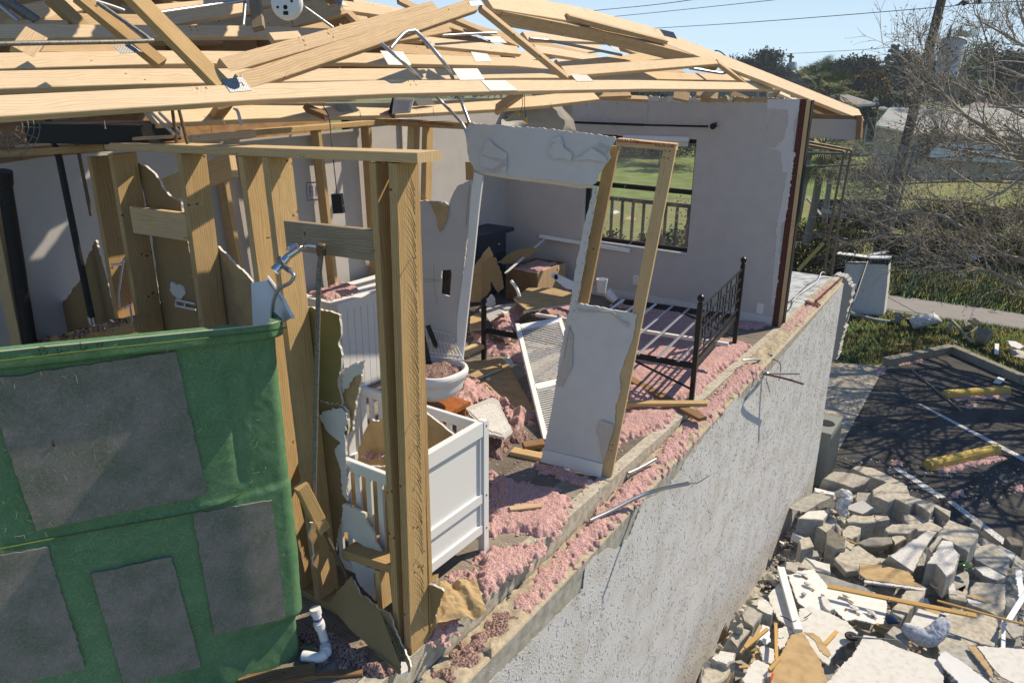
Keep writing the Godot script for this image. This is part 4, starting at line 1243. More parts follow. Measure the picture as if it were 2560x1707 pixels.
	board("web",V(-2.563,3.138,-4.547),V(-2.469,3.032,-4.619),0.07,0.038,n,M.truss2,t4)
	board("web",V(-2.576,3.153,-4.539),V(-2.526,3.132,-5.056),0.10,0.038,n,M.truss,t4)
	board("web",V(-2.511,2.963,-2.999),V(-2.577,3.091,-3.675),0.10,0.038,n,M.truss,t4)
	board("web",V(-2.375,3.153,-7.764),V(-2.119,2.927,-8.835),0.07,0.038,n,M.truss2,t4)
	board("web",V(-2.617,3.044,-2.401),V(-2.471,2.877,-2.488),0.09,0.038,n,M.stud2,t4)
	board("web",V(-2.618,3.06,-2.598),V(-2.458,2.875,-2.67),0.07,0.038,n,M.stud2,t4)
	gang(t4,[[V(-2.598,3.18,-4.478),V(-2.599,3.188,-4.575),V(-2.562,3.145,-4.593),V(-2.572,3.151,-4.512)]],n)
	gang(t4,[[V(-2.368,3.159,-7.896),V(-2.36,3.163,-8.078),V(-2.302,3.095,-8.091),V(-2.32,3.105,-7.936)]],n)
	gang(t4,[[V(-2.21,2.998,-8.252),V(-2.205,3.004,-8.429),V(-2.142,2.926,-8.396),V(-2.166,2.946,-8.278)]],n)
	# fifth, mostly hidden, and the piece of roof deck behind everything
	var t5 :=thing("roof_truss","rearmost broken truss seen in gaps under the ridge","roof truss",V(-3.114,3.118,-5.081),"tipped roof trusses")
	board("bottom_chord",V(-3.131,2.919,-2.113),V(-3.03,3.086,-5.982),0.14,0.038,n,M.truss2,t5)
	board("web",V(-3.203,3.242,-5.309),V(-3.066,3.156,-6.354),0.12,0.038,n,M.truss,t5)
	board("web",V(-3.244,3.336,-5.928),V(-3.153,3.245,-6.164),0.09,0.038,n,M.truss2,t5)
	board("web",V(-3.093,3.178,-6.221),V(-2.708,2.902,-8.684),0.10,0.038,n,M.truss2,t5)
	board("web",V(-2.751,2.842,-7.169),V(-2.779,3.015,-9.083),0.12,0.038,n,M.truss,t5)
	board("web",V(-2.763,3.03,-9.531),V(-2.542,2.873,-10.964),0.07,0.038,n,M.truss2,t5)
	board("web",V(-2.565,2.791,-9.476),V(-2.508,2.887,-11.712),0.10,0.038,n,M.truss,t5)
	var extra :=[[V(-2.504,2.887,-2.091),V(-2.496,2.9,-2.402),0.05],[V(-1.939,2.736,-1.876),V(-2.009,2.827,-1.989),0.10],[V(-3.152,2.969,-2.45),V(-3.21,3.068,-2.854),0.12],[V(-3.168,3.058,-3.394),V(-3.239,3.223,-4.494),0.1],[V(-3.133,3.109,-4.649),V(-3.181,3.2,-5.101),0.09],[V(-3.18,3.216,-5.338),V(-3.128,3.211,-6.101),0.07],[V(-2.395,2.988,-5.209),V(-2.434,3.068,-5.664),0.06],[V(-2.462,3.093,-5.549),V(-2.412,3.053,-5.821),0.09],[V(-2.362,2.865,-4.075),V(-2.338,2.841,-4.144),0.06],[V(-1.958,2.866,-3.337),V(-1.963,2.888,-3.567),0.06],[V(-2.311,2.854,-4.743),V(-2.188,2.816,-6.218),0.1],[V(-2.317,3.037,-7.135),V(-2.264,3.066,-8.376),0.05],[V(-2.207,2.88,-6.78),V(-2.13,2.866,-7.83),0.06],[V(-1.702,2.779,-6.296),V(-1.617,2.76,-7.392),0.06],[V(-1.992,2.725,-8.148),V(-1.911,2.743,-9.696),0.06],[V(-1.515,2.681,-7.97),V(-1.401,2.669,-9.643),0.07],[V(-2.754,3.093,-10.539),V(-2.563,2.883,-10.777),0.05],[V(-3.909,3.117,-3.56),V(-3.813,3.019,-3.771),0.09],[V(-3.758,2.862,-2.54),V(-3.658,2.959,-5.455),0.09],[V(-3.699,2.81,-2.774),V(-3.663,2.818,-3.453),0.09],[V(-3.705,3.019,-5.506),V(-3.564,2.945,-6.777),0.09],[V(-3.093,3.087,-5.007),V(-3.119,3.144,-5.351),0.07]]
	for e in extra: board("broken_batten",e[0],e[1],e[2],0.038,n,M.truss if rng.randf() < 0.65 else M.truss2,t5)
	# lower chord that slid down behind the first
	var t0 :=thing("roof_truss","lowest truss, slid down under the nearest chord onto the partitions","roof truss",V(-2.06,2.424,-4),"tipped roof trusses")
	var nl :=V(0.62,0.78,0.05)
	bent_board("bottom_chord",[V(-1.9,2.438,-2.451),V(-1.9,2.439,-3.127),V(-1.9,2.422,-4.274),V(-1.8,2.434,-5.417),V(-1.7,2.452,-5.995),V(-1.6,2.495,-6.834)],0.13,0.038,nl,M.truss,t0)
	board("web",V(-1.7,2.472,-2.772),V(-1.9,2.398,-2.852),0.09,0.038,V(1,0,0.3),M.stud2,t0)
	board("web",V(-1.75,2.468,-3.398),V(-1.75,2.418,-3.547),0.05,0.038,nl,M.oldwood,t0)
	gang(t0,[[V(-1.85,2.491,-4.505),V(-1.85,2.492,-4.692),V(-1.85,2.439,-4.755),V(-1.85,2.439,-4.552)]],nl)
	gang(t0,[[V(-1.88,2.467,-3.74),V(-1.88,2.468,-3.859),V(-1.88,2.403,-3.925),V(-1.88,2.407,-3.794)]],nl)
	# hip rafters running down to the eave at the right
	var hip :=thing("hip_rafter","long pale hip rafter sloping from the ridge down to the right-hand eave","rafter",V(-.97,3.024,-6.772))
	bent_board("rafter",[V(-1.188,3.139,-4.504),V(-1.187,3.115,-5.899),V(-1.057,3.021,-6.968),V(-.507,2.666,-8.594),V(.195,2.267,-10.05)],0.175,0.04,V(0.75,0.65,0.1),M.truss,hip)
	board("nailed_strip",V(-1.136,3.101,-5.48),V(-.958,2.975,-6.951),0.045,0.038,V(0.45,0.85,0.1),M.truss2,hip)
	gang(hip,[[V(-1.01,3.065,-6.89),V(-.898,3.039,-6.954),V(-.858,2.981,-6.957),V(-.961,3.007,-6.899)]],V(0.75,0.65,0.1))
	var hip2 :=thing("hip_rafter","darker second hip rafter under the pale one","rafter",V(-1.036,2.982,-6.2))
	bent_board("rafter",[V(-1.172,3.087,-4.621),V(-1.146,3.03,-6.018),V(-.935,2.909,-7.13),V(-.824,2.826,-7.937)],0.09,0.10,V(0.45,0.8,0.3),M.truss2,hip2)
	var tail :=thing("rafter_tail","short rafter tail over the grey eave box","rafter",V(-.244,2.337,-9.911))
	board("rafter",V(-.787,2.583,-9.391),V(-.14,2.244,-10.197),0.10,0.04,V(0.4,0.85,0.2),M.truss,tail)
	var tail2 :=thing("rafter_tail","dark weathered rafter tail with torn roofing edge at the eave","rafter",V(-.006,2.328,-10.068))
	board("rafter",V(-.28,2.463,-9.684),V(.179,2.223,-10.212),0.05,0.12,V(0.4,0.85,0.2),M.oldwood,tail2)
	board("fascia",V(.393,2.303,-8.94),V(.411,2.061,-8.94),0.045,0.09,V(0.6,0,1),M.oldwood,tail2)
	board("white_flashing",V(-.251,2.453,-9.775),V(-.005,2.317,-10.013),0.03,0.006,V(0.4,0.5,0.6),M.gypsum,tail2)
	var eb :=thing("eave_box","grey stuccoed eave box end below the rafter tails","eave",V(-.121,2.09,-9.955))
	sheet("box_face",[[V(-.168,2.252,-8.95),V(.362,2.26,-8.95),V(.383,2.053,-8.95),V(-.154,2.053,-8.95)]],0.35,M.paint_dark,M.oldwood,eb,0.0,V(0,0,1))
	board("sill_board",V(-.16,2.283,-8.97),V(.343,2.273,-8.97),0.05,0.08,V(0,0.3,1),M.oldwood,eb)
	# boards and scraps between roof and wall
	var scraps :=[[V(-1.902,2.487,-6.941),V(-1.533,2.505,-7.453),0.09,"broken board lying flat on the end wall near the drooping ceiling"],[V(-1.815,2.473,-7.377),V(-1.509,2.452,-7.829),0.06,"splintered brown board over the middle of the end wall"],[V(-1.393,2.493,-8.244),V(-1.249,2.461,-8.328),0.12,"stubby board end on the wall top right of the splintered board"],[V(-1.25,2.516,-8.541),V(-1.048,2.461,-8.654),0.12,"tilted short board sticking out at the wall top"],[V(-.927,2.508,-8.755),V(-.68,2.429,-8.698),0.06,"broken rafter stub at the wall's right corner"],[V(-1.668,2.403,-5.278),V(-1.418,2.542,-5.25),0.10,"loose tan board end with faint ink standing behind the torn ceiling"]]
	for s in scraps:
		tag(board("broken_board",s[0],s[1],s[2],0.035,V(0.2,0.7,0.7),M.truss2),s[3],"board","broken boards on the wall top")
	var deck :=thing("roof_deck","brown plywood roof deck left standing behind the trusses at upper left","roof",V(-3.885,3.057,-3.13))
	var dn :=V(0.8,-0.35,0.45)
	for q in [[[V(-5.346,3.538,-3.269),V(-4.732,3.545,-3.685),V(-4.517,2.477,-3.387),V(-5.13,2.47,-2.971)]],[[V(-4.725,3.545,-3.69),V(-4.105,3.553,-4.112),V(-3.889,2.485,-3.814),V(-4.51,2.477,-3.392)]],[[V(-4.197,3.567,-4.183),V(-3.586,3.575,-4.598),V(-3.377,2.54,-4.31),V(-3.978,2.482,-3.88)]],[[V(-3.676,3.589,-4.671),V(-3.083,3.493,-5.032),V(-2.905,2.614,-4.786),V(-3.466,2.547,-4.381)]],[[V(-3.539,3.478,-5.483),V(-3.39,3.272,-5.498),V(-3.163,3.171,-5.609),V(-2.807,3.081,-5.812),V(-2.425,2.991,-6.032),V(-2.125,2.871,-6.185),V(-2.076,2.627,-6.117),V(-3.361,2.592,-5.236)]]]:
		sheet("plywood_panel",flatten(q),0.016,M.plywood,M.oldwood,deck,0.004)
	for i in 5: sheet("rear_panel",[V(-4.55,1.9,-6.2+i*1.5),V(-4.55,1.9,-4.705+i*1.5),V(-4.75,3.0,-4.705+i*1.5),V(-4.75,3.0,-6.2+i*1.5)],0.016,M.plywood,M.oldwood,deck,0.004,V(1,0,0))
	board("deck_rafter",V(-4.947,3.428,-3.364),V(-4.297,2.978,-3.361),0.05,0.12,dn,M.stud2,deck)
	board("deck_rafter",V(-4.074,3.274,-3.889),V(-3.539,3.051,-3.902),0.05,0.12,dn,M.stud2,deck)
	board("deck_rafter",V(-3.138,3.285,-4.526),V(-2.571,3.03,-4.547),0.05,0.12,dn,M.stud2,deck)
	for q in [[[V(-4.486,3.137,-3.555),V(-4.392,3.139,-3.618),V(-4.359,3.081,-3.617),V(-4.447,3.089,-3.561)]],[[V(-4.517,3.047,-3.369),V(-4.448,3.056,-3.419),V(-4.44,3.015,-3.408),V(-4.503,3.011,-3.363)]],[[V(-4.703,3.106,-3.396),V(-4.667,3.106,-3.42),V(-4.662,3.086,-3.414),V(-4.691,3.084,-3.394)]]]:
		var f :=flatten(q)
		var c :=middle(f)
		put("wool_tuft",lump_mesh(0.7,0.7),M.wool,deck,Transform3D(Basis().scaled(V(0.2,0.16,0.2)*(f[0].distance_to(f[2])/0.3)),c))
	for i in 6:
		for k in 3:
			if (i*5+k*3) % 7 ==2: continue
			var x0 :=-4.4+k*0.98
			var z0 :=0.2-i*0.92
			sheet("plywood_panel",[V(x0,3.62+0.16*k,z0),V(x0+0.9,3.78+0.16*k,z0),V(x0+0.9,3.78+0.16*k,z0-0.82),V(x0,3.62+0.16*k,z0-0.82)],0.016,M.plywood,M.oldwood,deck,0.01,V(0,-1,0))
	# dark ceiling lining left under the trusses on the bathroom side
	var lining :=thing("ceiling_lining","sagging grey ceiling drywall hanging between the trusses and the end wall","drywall",V(-1.876,2.309,-6.375))
	var q4 :=[V(-1.831,2.361,-5.661),V(-1.923,2.502,-6.933),V(-1.811,2.145,-6.861),V(-1.803,2.219,-5.621)]
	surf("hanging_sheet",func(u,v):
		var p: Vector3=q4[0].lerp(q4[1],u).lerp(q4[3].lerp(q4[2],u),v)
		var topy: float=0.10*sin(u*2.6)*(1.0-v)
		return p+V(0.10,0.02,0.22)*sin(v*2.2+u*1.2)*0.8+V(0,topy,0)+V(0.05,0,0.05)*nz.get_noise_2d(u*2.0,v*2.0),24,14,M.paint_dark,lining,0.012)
	for w in [[V(-1.549,2.426,-5.496),V(-1.556,2.354,-5.461)],[V(-1.532,2.418,-5.504),V(-1.5,2.312,-5.482)]]:
		tube("thin_wire",curve([w[0]+V(0,0.12,0),w[0],w[1]]),0.003,M.cable,lining,-1,4)
		put("yellow_wire_nut",lump_mesh(0.1,1.2),M.yellow,lining,Transform3D(Basis().scaled(V(0.035,0.04,0.035)),w[1]))
	# conduit and pipes tangled in the trusses
	conduits()
	# white round ceiling box hanging by its wires
	var rb :=thing("round_ceiling_box","white round ceiling light base hanging among the trusses at the top","light fitting",V(-.832,2.949,-2.497))
	var bxf :=Transform3D(Basis.looking_at(V(-0.45,-0.1,-0.85))*Basis(V(1,0,0),PI/2),V(-.832,2.949,-2.497))
	lathe("dish",[Vector2(0,0.0),Vector2(0.05,0.0),Vector2(0.062,-0.004),Vector2(0.070,-0.012),Vector2(0.071,-0.03),Vector2(0.06,-0.035),Vector2(0,-0.035)],M.gloss_white,rb,bxf,28)
	for h in [[0.0,0.02,0.010],[-0.035,0.02,0.006],[0.03,-0.005,0.006],[-0.02,-0.03,0.005]]:
		lathe("hole",[Vector2(0,0.0015),Vector2(h[2],0.0015),Vector2(h[2],-0.001)],M.ink,rb,bxf*Transform3D(Basis(),V(h[0],0.0,h[1])),10)
	box("square_hole",V(-0.010,-0.002,0.036),V(0.012,0.0015,0.052),M.ink,rb,bxf)
	tube("wire",curve([V(-.814,2.891,-2.511),V(-.834,2.875,-2.529),V(-.824,2.852,-2.526)]),0.0025,M.cable,rb,-1,4)
	# bath fan
	var fan :=thing("exhaust_fan","white ribbed bath fan box dangling below the nearest chord","exhaust fan",V(-1.729,2.45,-4.236))
	var fq :=[V(-1.786,2.497,-4.217),V(-1.671,2.494,-4.294),V(-1.672,2.407,-4.256),V(-1.776,2.395,-4.181)]
	sheet("grille",fq,0.02,M.dull_white,M.dull_white,fan)
	for i in 8:
		var f :=(i+0.5)/8.0
		board("louvre",fq[0].lerp(fq[1],0.08+f*0.84).lerp(fq[3].lerp(fq[2],0.08+f*0.84),0.08)+V(0.002,0,0.004),fq[0].lerp(fq[1],0.08+f*0.84).lerp(fq[3].lerp(fq[2],0.08+f*0.84),0.85)+V(0.002,0,0.004),0.012,0.004,V(0.5,0.1,0.85),M.white,fan)
	sheet("dark_housing",[[V(-1.811,2.499,-4.227),V(-1.797,2.5,-4.237),V(-1.789,2.394,-4.198),V(-1.813,2.397,-4.183)]],0.12,M.black_plastic,M.black_plastic,fan)
	# wire fan guard under the left chord
	var fg :=thing("fan_guard","round wire fan guard lying under the roof at the far left","fan",V(-1.628,2.413,-1.61))
	var gx :=Transform3D(Basis.looking_at(V(-0.6,-0.35,-0.7))*Basis(V(1,0,0),PI/2),V(-1.648,2.435,-1.606))
	for i in 5:
		var r :=0.04+i*0.022
		var ring :=[]
		for k in 25: ring.append(gx*V(r*cos(TAU*k/24),-0.02-0.03*sin(r*8.0),r*sin(TAU*k/24)))
		tube("guard_ring",ring,0.002,M.steel_old,fg,-1,4)
	for k in 16:
		var a :=TAU*k/16
		tube("guard_wire",[gx*V(0.03*cos(a),-0.03,0.03*sin(a)),gx*V(0.13*cos(a),-0.05,0.13*sin(a))],0.002,M.steel_old,fg,-1,4)
	# black appliance box seen under the left chord
	tag(box("dark_box",V(-0.32,-0.05,-0.2),V(0.32,0.05,0.2),M.black_plastic,self,Transform3D(Basis(V(0,1,0),0.5),V(-2.192,2.343,-2.348))),"flat dark box lying on the far wall plate under the left chord","box")


func conduits():
	var list :=[
		["grey conduit lying level in front of the third chord with a bent end",0.010,[V(-1.493,2.742,-1.431),V(-1.493,2.754,-1.59),V(-1.483,2.787,-2.196),V(-1.491,2.799,-2.232),V(-1.525,2.837,-2.202),V(-1.627,2.949,-2.091)],"steel_old"],
		["thick grey vent pipe slanting in at the top left corner",0.028,[V(-2.629,3.037,-2.111),V(-2.509,2.904,-2.242)],"steel_old"],
		["thin pale conduit beside the thick vent pipe",0.012,[V(-2.583,2.982,-2.096),V(-2.51,2.898,-2.149)],"steel"],
		["bright silver conduit dipping behind the left web",0.012,[V(-2.067,3.008,-2.243),V(-2.025,2.969,-2.382),V(-2.005,2.949,-2.442)],"steel"],
		["long bluish conduit over the fourth chord with a drop at its end",0.011,[V(-1.995,2.95,-2.614),V(-2.049,3.058,-3.213),V(-2.046,3.056,-3.232),V(-2.021,3.024,-3.209),V(-1.934,2.915,-3.117)],"steel"],
		["conduit running down from the white round box",0.009,[V(-2.033,3.072,-3.648),V(-1.911,2.938,-3.801)],"steel"],
		["conduit arched high between the two middle webs",0.011,[V(-.963,2.786,-3.308),V(-1.02,2.867,-3.477),V(-1.033,2.888,-3.566),V(-1.014,2.87,-3.61),V(-.865,2.697,-3.669),V(-1.153,2.529,-4.147),V(-1.063,2.361,-4.138)],"steel"],
		["conduit dropping straight past the cracked chord into the door wall",0.010,[V(-.985,2.81,-3.261),V(-.87,2.68,-3.362),V(-1.269,2.517,-4.064),V(-1.044,2.37,-4.027),V(-.992,2.281,-4.026)],"steel"],
		["short level conduit under the ridge",0.010,[V(-1.844,2.935,-4.842),V(-1.846,2.977,-5.389),V(-1.842,2.984,-5.537)],"steel"],
		["conduit lying along the web right of the ridge",0.012,[V(-1.405,2.928,-5.366),V(-1.37,2.914,-5.736),V(-1.252,2.841,-6.652)],"steel"],
		["conduit stub bent under the right end of the hip rafter",0.014,[V(-1.165,2.749,-8.057),V(-.966,2.705,-8.428),V(-.92,2.717,-8.464)],"steel"],
		["thin cable loop arched over the right end of the hip rafter",0.006,[V(-.945,2.921,-8.149),V(-.886,2.905,-8.183),V(-.835,2.818,-8.309),V(-.832,2.732,-8.275),V(-.899,2.699,-8.343)],"cable"],
		["thin conduit down the last web at the right",0.008,[V(-.894,2.778,-8.507),V(-.779,2.591,-8.762)],"steel"],
		["silver flexible duct coiled on the wall's right corner",0.035,[V(-.596,2.478,-8.966),V(-.531,2.502,-9.02),V(-.502,2.559,-9.063),V(-.436,2.577,-9.116),V(-.365,2.549,-9.152),V(-.359,2.469,-9.123)],"steel"],
		["left stub of the pair of dark copper pipes through the top plate",0.008,[V(-1.486,2.564,-2.3),V(-1.477,2.501,-2.3),V(-1.476,2.325,-2.3)],"copper"],
		["right stub of the pair of dark copper pipes through the top plate",0.008,[V(-1.437,2.522,-2.3),V(-1.423,2.487,-2.3),V(-1.387,2.325,-2.3)],"copper"],
		["left of two parallel conduits slanting to the copper stubs",0.008,[V(-1.815,2.457,-2.395),V(-1.411,2.372,-2.249)],"steel"],
		["right of two parallel conduits slanting to the copper stubs",0.008,[V(-1.776,2.452,-2.419),V(-1.38,2.37,-2.27)],"steel"],
		["short white bent pipe under the nearest plate",0.009,[V(-1.727,2.467,-2.842),V(-1.705,2.447,-2.848),V(-1.676,2.378,-2.839)],"dull_white"],
		["thin dark pipe rising through the split plate at left",0.011,[V(-2.836,2.383,-2.5),V(-2.82,2.242,-2.5),V(-2.812,2.173,-2.5),V(-2.789,1.801,-2.5)],"copper"],
	]
	for c in list:
		var pts: Array=c[2]
		var o :=tube("conduit",curve(pts,6) if pts.size() > 2 else pts,c[1],M[c[3]],self,-1,8)
		tag(o,c[0],"pipe","conduit and pipe stubs in the roof")
	var wire :=tube("charger_cord",curve([V(-1.397,2.482,-3.198),V(-1.198,2.423,-3.052),V(-1.08,2.29,-2.949),V(-.941,2.089,-2.832),V(-.928,2.041,-2.821)]),0.003,M.cable,self,-1,5)
	var ch :=thing("phone_charger","black plug charger dangling on its cord between the studs","charger",V(-.92,2.017,-2.817))
	remove_child(wire)
	ch.add_child(wire)
	wire.transform=ch.transform.affine_inverse()
	box("plug_body",V(-0.026,-0.05,-0.02),V(0.026,0.05,0.02),M.black_plastic,ch,Transform3D(Basis(V(0,0,1),0.08)*Basis(V(0,1,0),0.5),V(-.92,2.017,-2.817)))
	box("prong",V(0,-0.004,-0.008),V(0.02,0.004,-0.005),M.steel,ch,Transform3D(Basis(V(0,1,0),0.5),V(-.903,2.007,-2.823)))
	box("prong",V(0,-0.004,0.005),V(0.02,0.004,0.008),M.steel,ch,Transform3D(Basis(V(0,1,0),0.5),V(-.903,2.007,-2.823)))


# ---------------------------------------------------------------- what lies in the opened rooms
func heap(called: String,pts: Array,thick: float,label: String,cell :=0.011,m: Material=null,group :="pink insulation on the floor"):
	var o :=wool(called,flatten(pts),thick,self,cell,m)
	if o: tag(o,label,"insulation",group,"stuff")


func lying(label: String,pts: Array,thick: float,mf: Material,me: Material,category :="drywall",group :="",jag :=0.006,warp :=0.0,called :="drywall_piece"):
	return tag(sheet(called,flatten(pts),thick,mf,me,self,jag,Vector3.ZERO,warp),label,category,group)


func build_room():
	crib()
	bed()
	shutter()
	basin()
	furniture()
	shower()
	# insulation
	heap("pink_insulation",[[V(-1.272,0,-7.249),V(-.88,0,-7.324),V(-.592,0,-7.573),V(-.51,0,-7.779),V(-.284,0,-7.775),V(-.093,0,-7.711),V(-.093,0,-7.275),V(-.101,0,-6.802),V(-.081,0,-6.452),V(-.07,0,-6.123),V(-.148,0,-5.943),V(-.515,0,-5.653),V(-.896,0,-6.087)]],0.035,"pink insulation spread under the bed frame up to the slab edge",0.012)
	heap("pink_insulation",[[V(-1.599,0,-8.086),V(-1.027,0,-8.503),V(-.525,0,-8.141),V(-.504,0,-7.762),V(-.756,0,-7.413),V(-1.236,0,-7.275)]],0.02,"thin pink insulation in the shade under the bed slats",0.016)
	heap("pink_insulation",[[V(-.49,0,-5.559),V(-.243,0,-5.688),V(-.081,0,-5.803),V(-.058,0,-5.59),V(-.027,0,-5.381),V(-.071,0,-5.253),V(-.121,0,-5.19),V(-.101,0,-5.124),V(-.188,0,-5.009),V(-.203,0,-4.819),V(-.338,0,-5.077)]],0.035,"pink insulation patch between leaning wall panel and crossed boards",0.010)
	heap("pink_insulation",[[V(-.548,0,-3.914),V(-.369,0,-3.948),V(-.259,0,-3.975),V(-.097,0,-3.943)],[V(-.076,0,-3.891),V(.001,0,-3.712),V(.039,0,-3.472),V(-.127,0,-3.428),V(-.196,0,-3.396)],[V(-.276,0,-3.307),V(-.362,0,-3.191),V(-.396,0,-3.364),V(-.503,0,-3.61)],V(-.745,0,-3.934)],0.05,"large pink insulation patch right of the white crib",0.009)
	heap("pink_insulation",[[V(-.21,0,-3.056),V(-.208,0,-3.175),V(-.117,0,-3.277),V(-.068,0,-3.28),V(-.017,0,-3.38)],[V(-.076,0,-3.298),V(-.019,0,-3.384),V(.062,0,-3.387),V(.064,0,-3.268),V(.061,0,-3.129),V(.051,0,-3.032)],[V(.035,0,-2.809),V(-.039,0,-2.864),V(-.127,0,-2.92),V(-.164,0,-3.004)]],0.035,"pale pink insulation patch at the slab edge in front of the crib leg",0.008)
	heap("pink_insulation",[[V(-.049,0,-2.454),V(-.01,0,-2.5),V(.017,0,-2.566),V(.062,0,-2.545),V(.067,0,-2.47),V(.068,0,-2.408),V(.016,0,-2.38)]],0.06,"small pink heap against the foot of the corner post",0.007)
	heap("pink_insulation",[[V(-.217,0,-2.828),V(-.223,0,-2.881),V(-.185,0,-2.907),V(-.143,0,-2.88),V(-.173,0,-2.826)]],0.03,"small pink tuft behind the bent brown paper",0.009)
	heap("pink_insulation",[[V(-.543,0,-4.221),V(-.415,0,-4.266),V(-.211,0,-4.278),V(-.054,0,-4.231),V(-.102,0,-4.152),V(-.22,0,-4.156),V(-.446,0,-4.134)]],0.03,"narrow pink roll in the shadow under the baseboard of the leaning panel",0.009)
	heap("pink_insulation",[[V(-1.291,0,-4.88),V(-1.172,0,-4.945),V(-1.083,0,-5.008),V(-.958,0,-4.802),V(-.987,0,-4.623),V(-1.139,0,-4.727)]],0.12,"tall pink clump right of the white foam sheet",0.010)
	heap("pink_insulation",[[V(-1.033,0,-4.319),V(-1.017,0,-4.434),V(-1.038,0,-4.635)],[V(-.85,0,-4.579),V(-.799,0,-4.485),V(-.88,0,-4.402)],[V(-.812,0,-4.157),V(-.867,0,-4.095)]],0.05,"greyish pink insulation behind the crib corner",0.010,M.wool_dirty)
	heap("pink_insulation",[[V(-2.56,.12,-6.514),V(-2.62,.12,-6.774),V(-2.713,.12,-7.222),V(-2.517,.12,-7.044),V(-2.406,.12,-6.763),V(-2.278,.12,-6.474),V(-2.103,.12,-6.243),V(-2.049,.12,-6.045),V(-2.199,.12,-6.134),V(-2.343,.12,-6.256)]],0.09,"pink heap in front of the door opening beside the foot post of the bed",0.013)
	heap("pink_insulation",[[V(-2.593,.02,-7.426),V(-2.379,.02,-7.876),V(-2.179,.02,-7.472),V(-2.235,.02,-7.358),V(-2.394,.02,-7.168)]],0.06,"pink strip behind the top of the louvred door",0.015)
	heap("pink_insulation",[[V(-2.82,0,-6.47),V(-2.746,0,-6.637),V(-2.329,0,-6.19),V(-2.078,0,-6.371),V(-1.8,0,-6.005),V(-1.846,0,-5.883),V(-1.973,0,-6.007),V(-2.156,0,-5.912),V(-2.559,0,-6.125)]],0.05,"dark shaded pink layer under the louvred door",0.016)
	heap("pink_insulation",[[V(-2.082,0,-8.443),V(-1.837,0,-8.532),V(-1.383,0,-8.616),V(-1.027,0,-8.568),V(-.951,0,-8.319),V(-1.543,0,-8.255),V(-1.913,0,-8.177)]],0.05,"pink drift along the foot of the end wall",0.016)
	heap("pink_insulation",[[V(-.504,0,-8.479),V(-.209,0,-8.596),V(-.158,0,-8.383),V(-.419,0,-8.248)]],0.03,"short pink drift in the end wall's right corner",0.014)
	heap("pink_insulation",[[V(-3.019,.05,-8.154),V(-3.073,.05,-8.466),V(-2.98,.05,-8.601),V(-2.765,.05,-8.435),V(-2.632,.05,-8.376),V(-2.809,.05,-8.064)]],0.10,"purple-pink heap in front of the wood drawer box",0.016)
	heap("pink_insulation",[[V(-1.829,.1,-4.775),V(-1.858,.1,-5.016),V(-1.837,.1,-5.122),V(-1.661,.1,-5.024),V(-1.504,.1,-4.966),V(-1.394,.1,-4.88),V(-1.442,.1,-4.687),V(-1.372,.1,-4.51),V(-1.461,.1,-4.465),V(-1.609,.1,-4.472)]],0.34,"tall fluffy pink batt under the white basin",0.013)
	heap("pink_insulation",[[V(-1.621,0,-4.902),V(-1.55,0,-5.099),V(-1.421,0,-5.066),V(-1.19,0,-4.971),V(-1.266,0,-4.878),V(-1.416,0,-4.968)]],0.07,"pink tongue running from the fluffy batt to the tall clump",0.011)
	heap("pink_insulation",[[V(-.302,0,-2.03),V(-.316,0,-2.107),V(-.283,0,-2.141),V(-.221,0,-2.137),V(-.107,0,-2.095),V(-.022,0,-2.096),V(-.035,0,-2.04),V(-.115,0,-2.022),V(-.202,0,-1.981)]],0.04,"dirty pink insulation on the bathroom floor between white drain and fallen brown sheet",0.007,M.wool_dirty)
	heap("pink_insulation",[[V(-.54,0,-2.042),V(-.546,0,-2.127),V(-.43,0,-2.151),V(-.329,0,-2.104),V(-.298,0,-1.963),V(-.367,0,-1.934)]],0.03,"dark debris and fluff under the green tub's end",0.009,M.wool_dirty)
	var crumbs :=[lump_mesh(0.5,0.6)]
	var fl :=scatter("insulation_crumbs",flatten([[V(-.167,0,-8.129),V(-1.945,0,-8.3),V(-3.502,0,-7.163),V(-2.498,0,-5.448),V(-1.115,0,-4.411),V(-.175,0,-3.156),V(-.268,0,-2.787),V(-.015,0,-2.443),V(.069,0,-3.023),V(-.019,0,-5.588)]]),2600,crumbs,0.006,0.022,M.pinkcrumb,self,0.002,1.0)
	tag(fl,"loose crumbs of pink insulation scattered over the brown floor","insulation","","stuff")
	var gy :=scatter("gypsum_crumbs",flatten([[V(-.167,0,-8.129),V(-1.945,0,-8.3),V(-3.502,0,-7.163),V(-2.498,0,-5.448),V(-1.115,0,-4.411),V(-.175,0,-3.156),V(-.268,0,-2.787),V(.069,0,-3.023),V(-.019,0,-5.588)]]),500,crumbs,0.006,0.03,M.whitecrumb,self,0.01,0.6)
	tag(gy,"white gypsum crumbs scattered over the brown floor","gypsum crumbs","","stuff")
	# boards on the floor
	tag(board("yellow_board",V(-.486,.11,-5.354),V(.1,.07,-5.885),0.05,0.038,V(0.1,1,0.25),M.stud),"yellow two-by-four lying across the brown board in front of the bed","board")
	tag(board("brown_board",V(-.7,.05,-6.054),V(.168,.04,-5.63),0.09,0.03,V(0,1,0),M.oldwood),"dark brown splintered board running under the yellow two-by-four","board")
	tag(board("wood_offcut",V(-.309,.07,-3.534),V(-.177,.06,-3.695),0.045,0.016,V(0,1,0.1),M.truss2),"orange wood offcut on the large pink patch","board")
	tag(board("wood_stub",V(-.74,.06,-4.349),V(-.639,.06,-4.476),0.07,0.04,V(0.1,1,0.2),M.oldwood),"short wood stub behind the foot of the louvred door","board")
	tag(board("wood_stub",V(-2.142,.18,-5.429),V(-2.111,.2,-5.68),0.09,0.04,V(0.3,1,0.3),M.stud),"wood stub lying by the foot post of the bed","board")
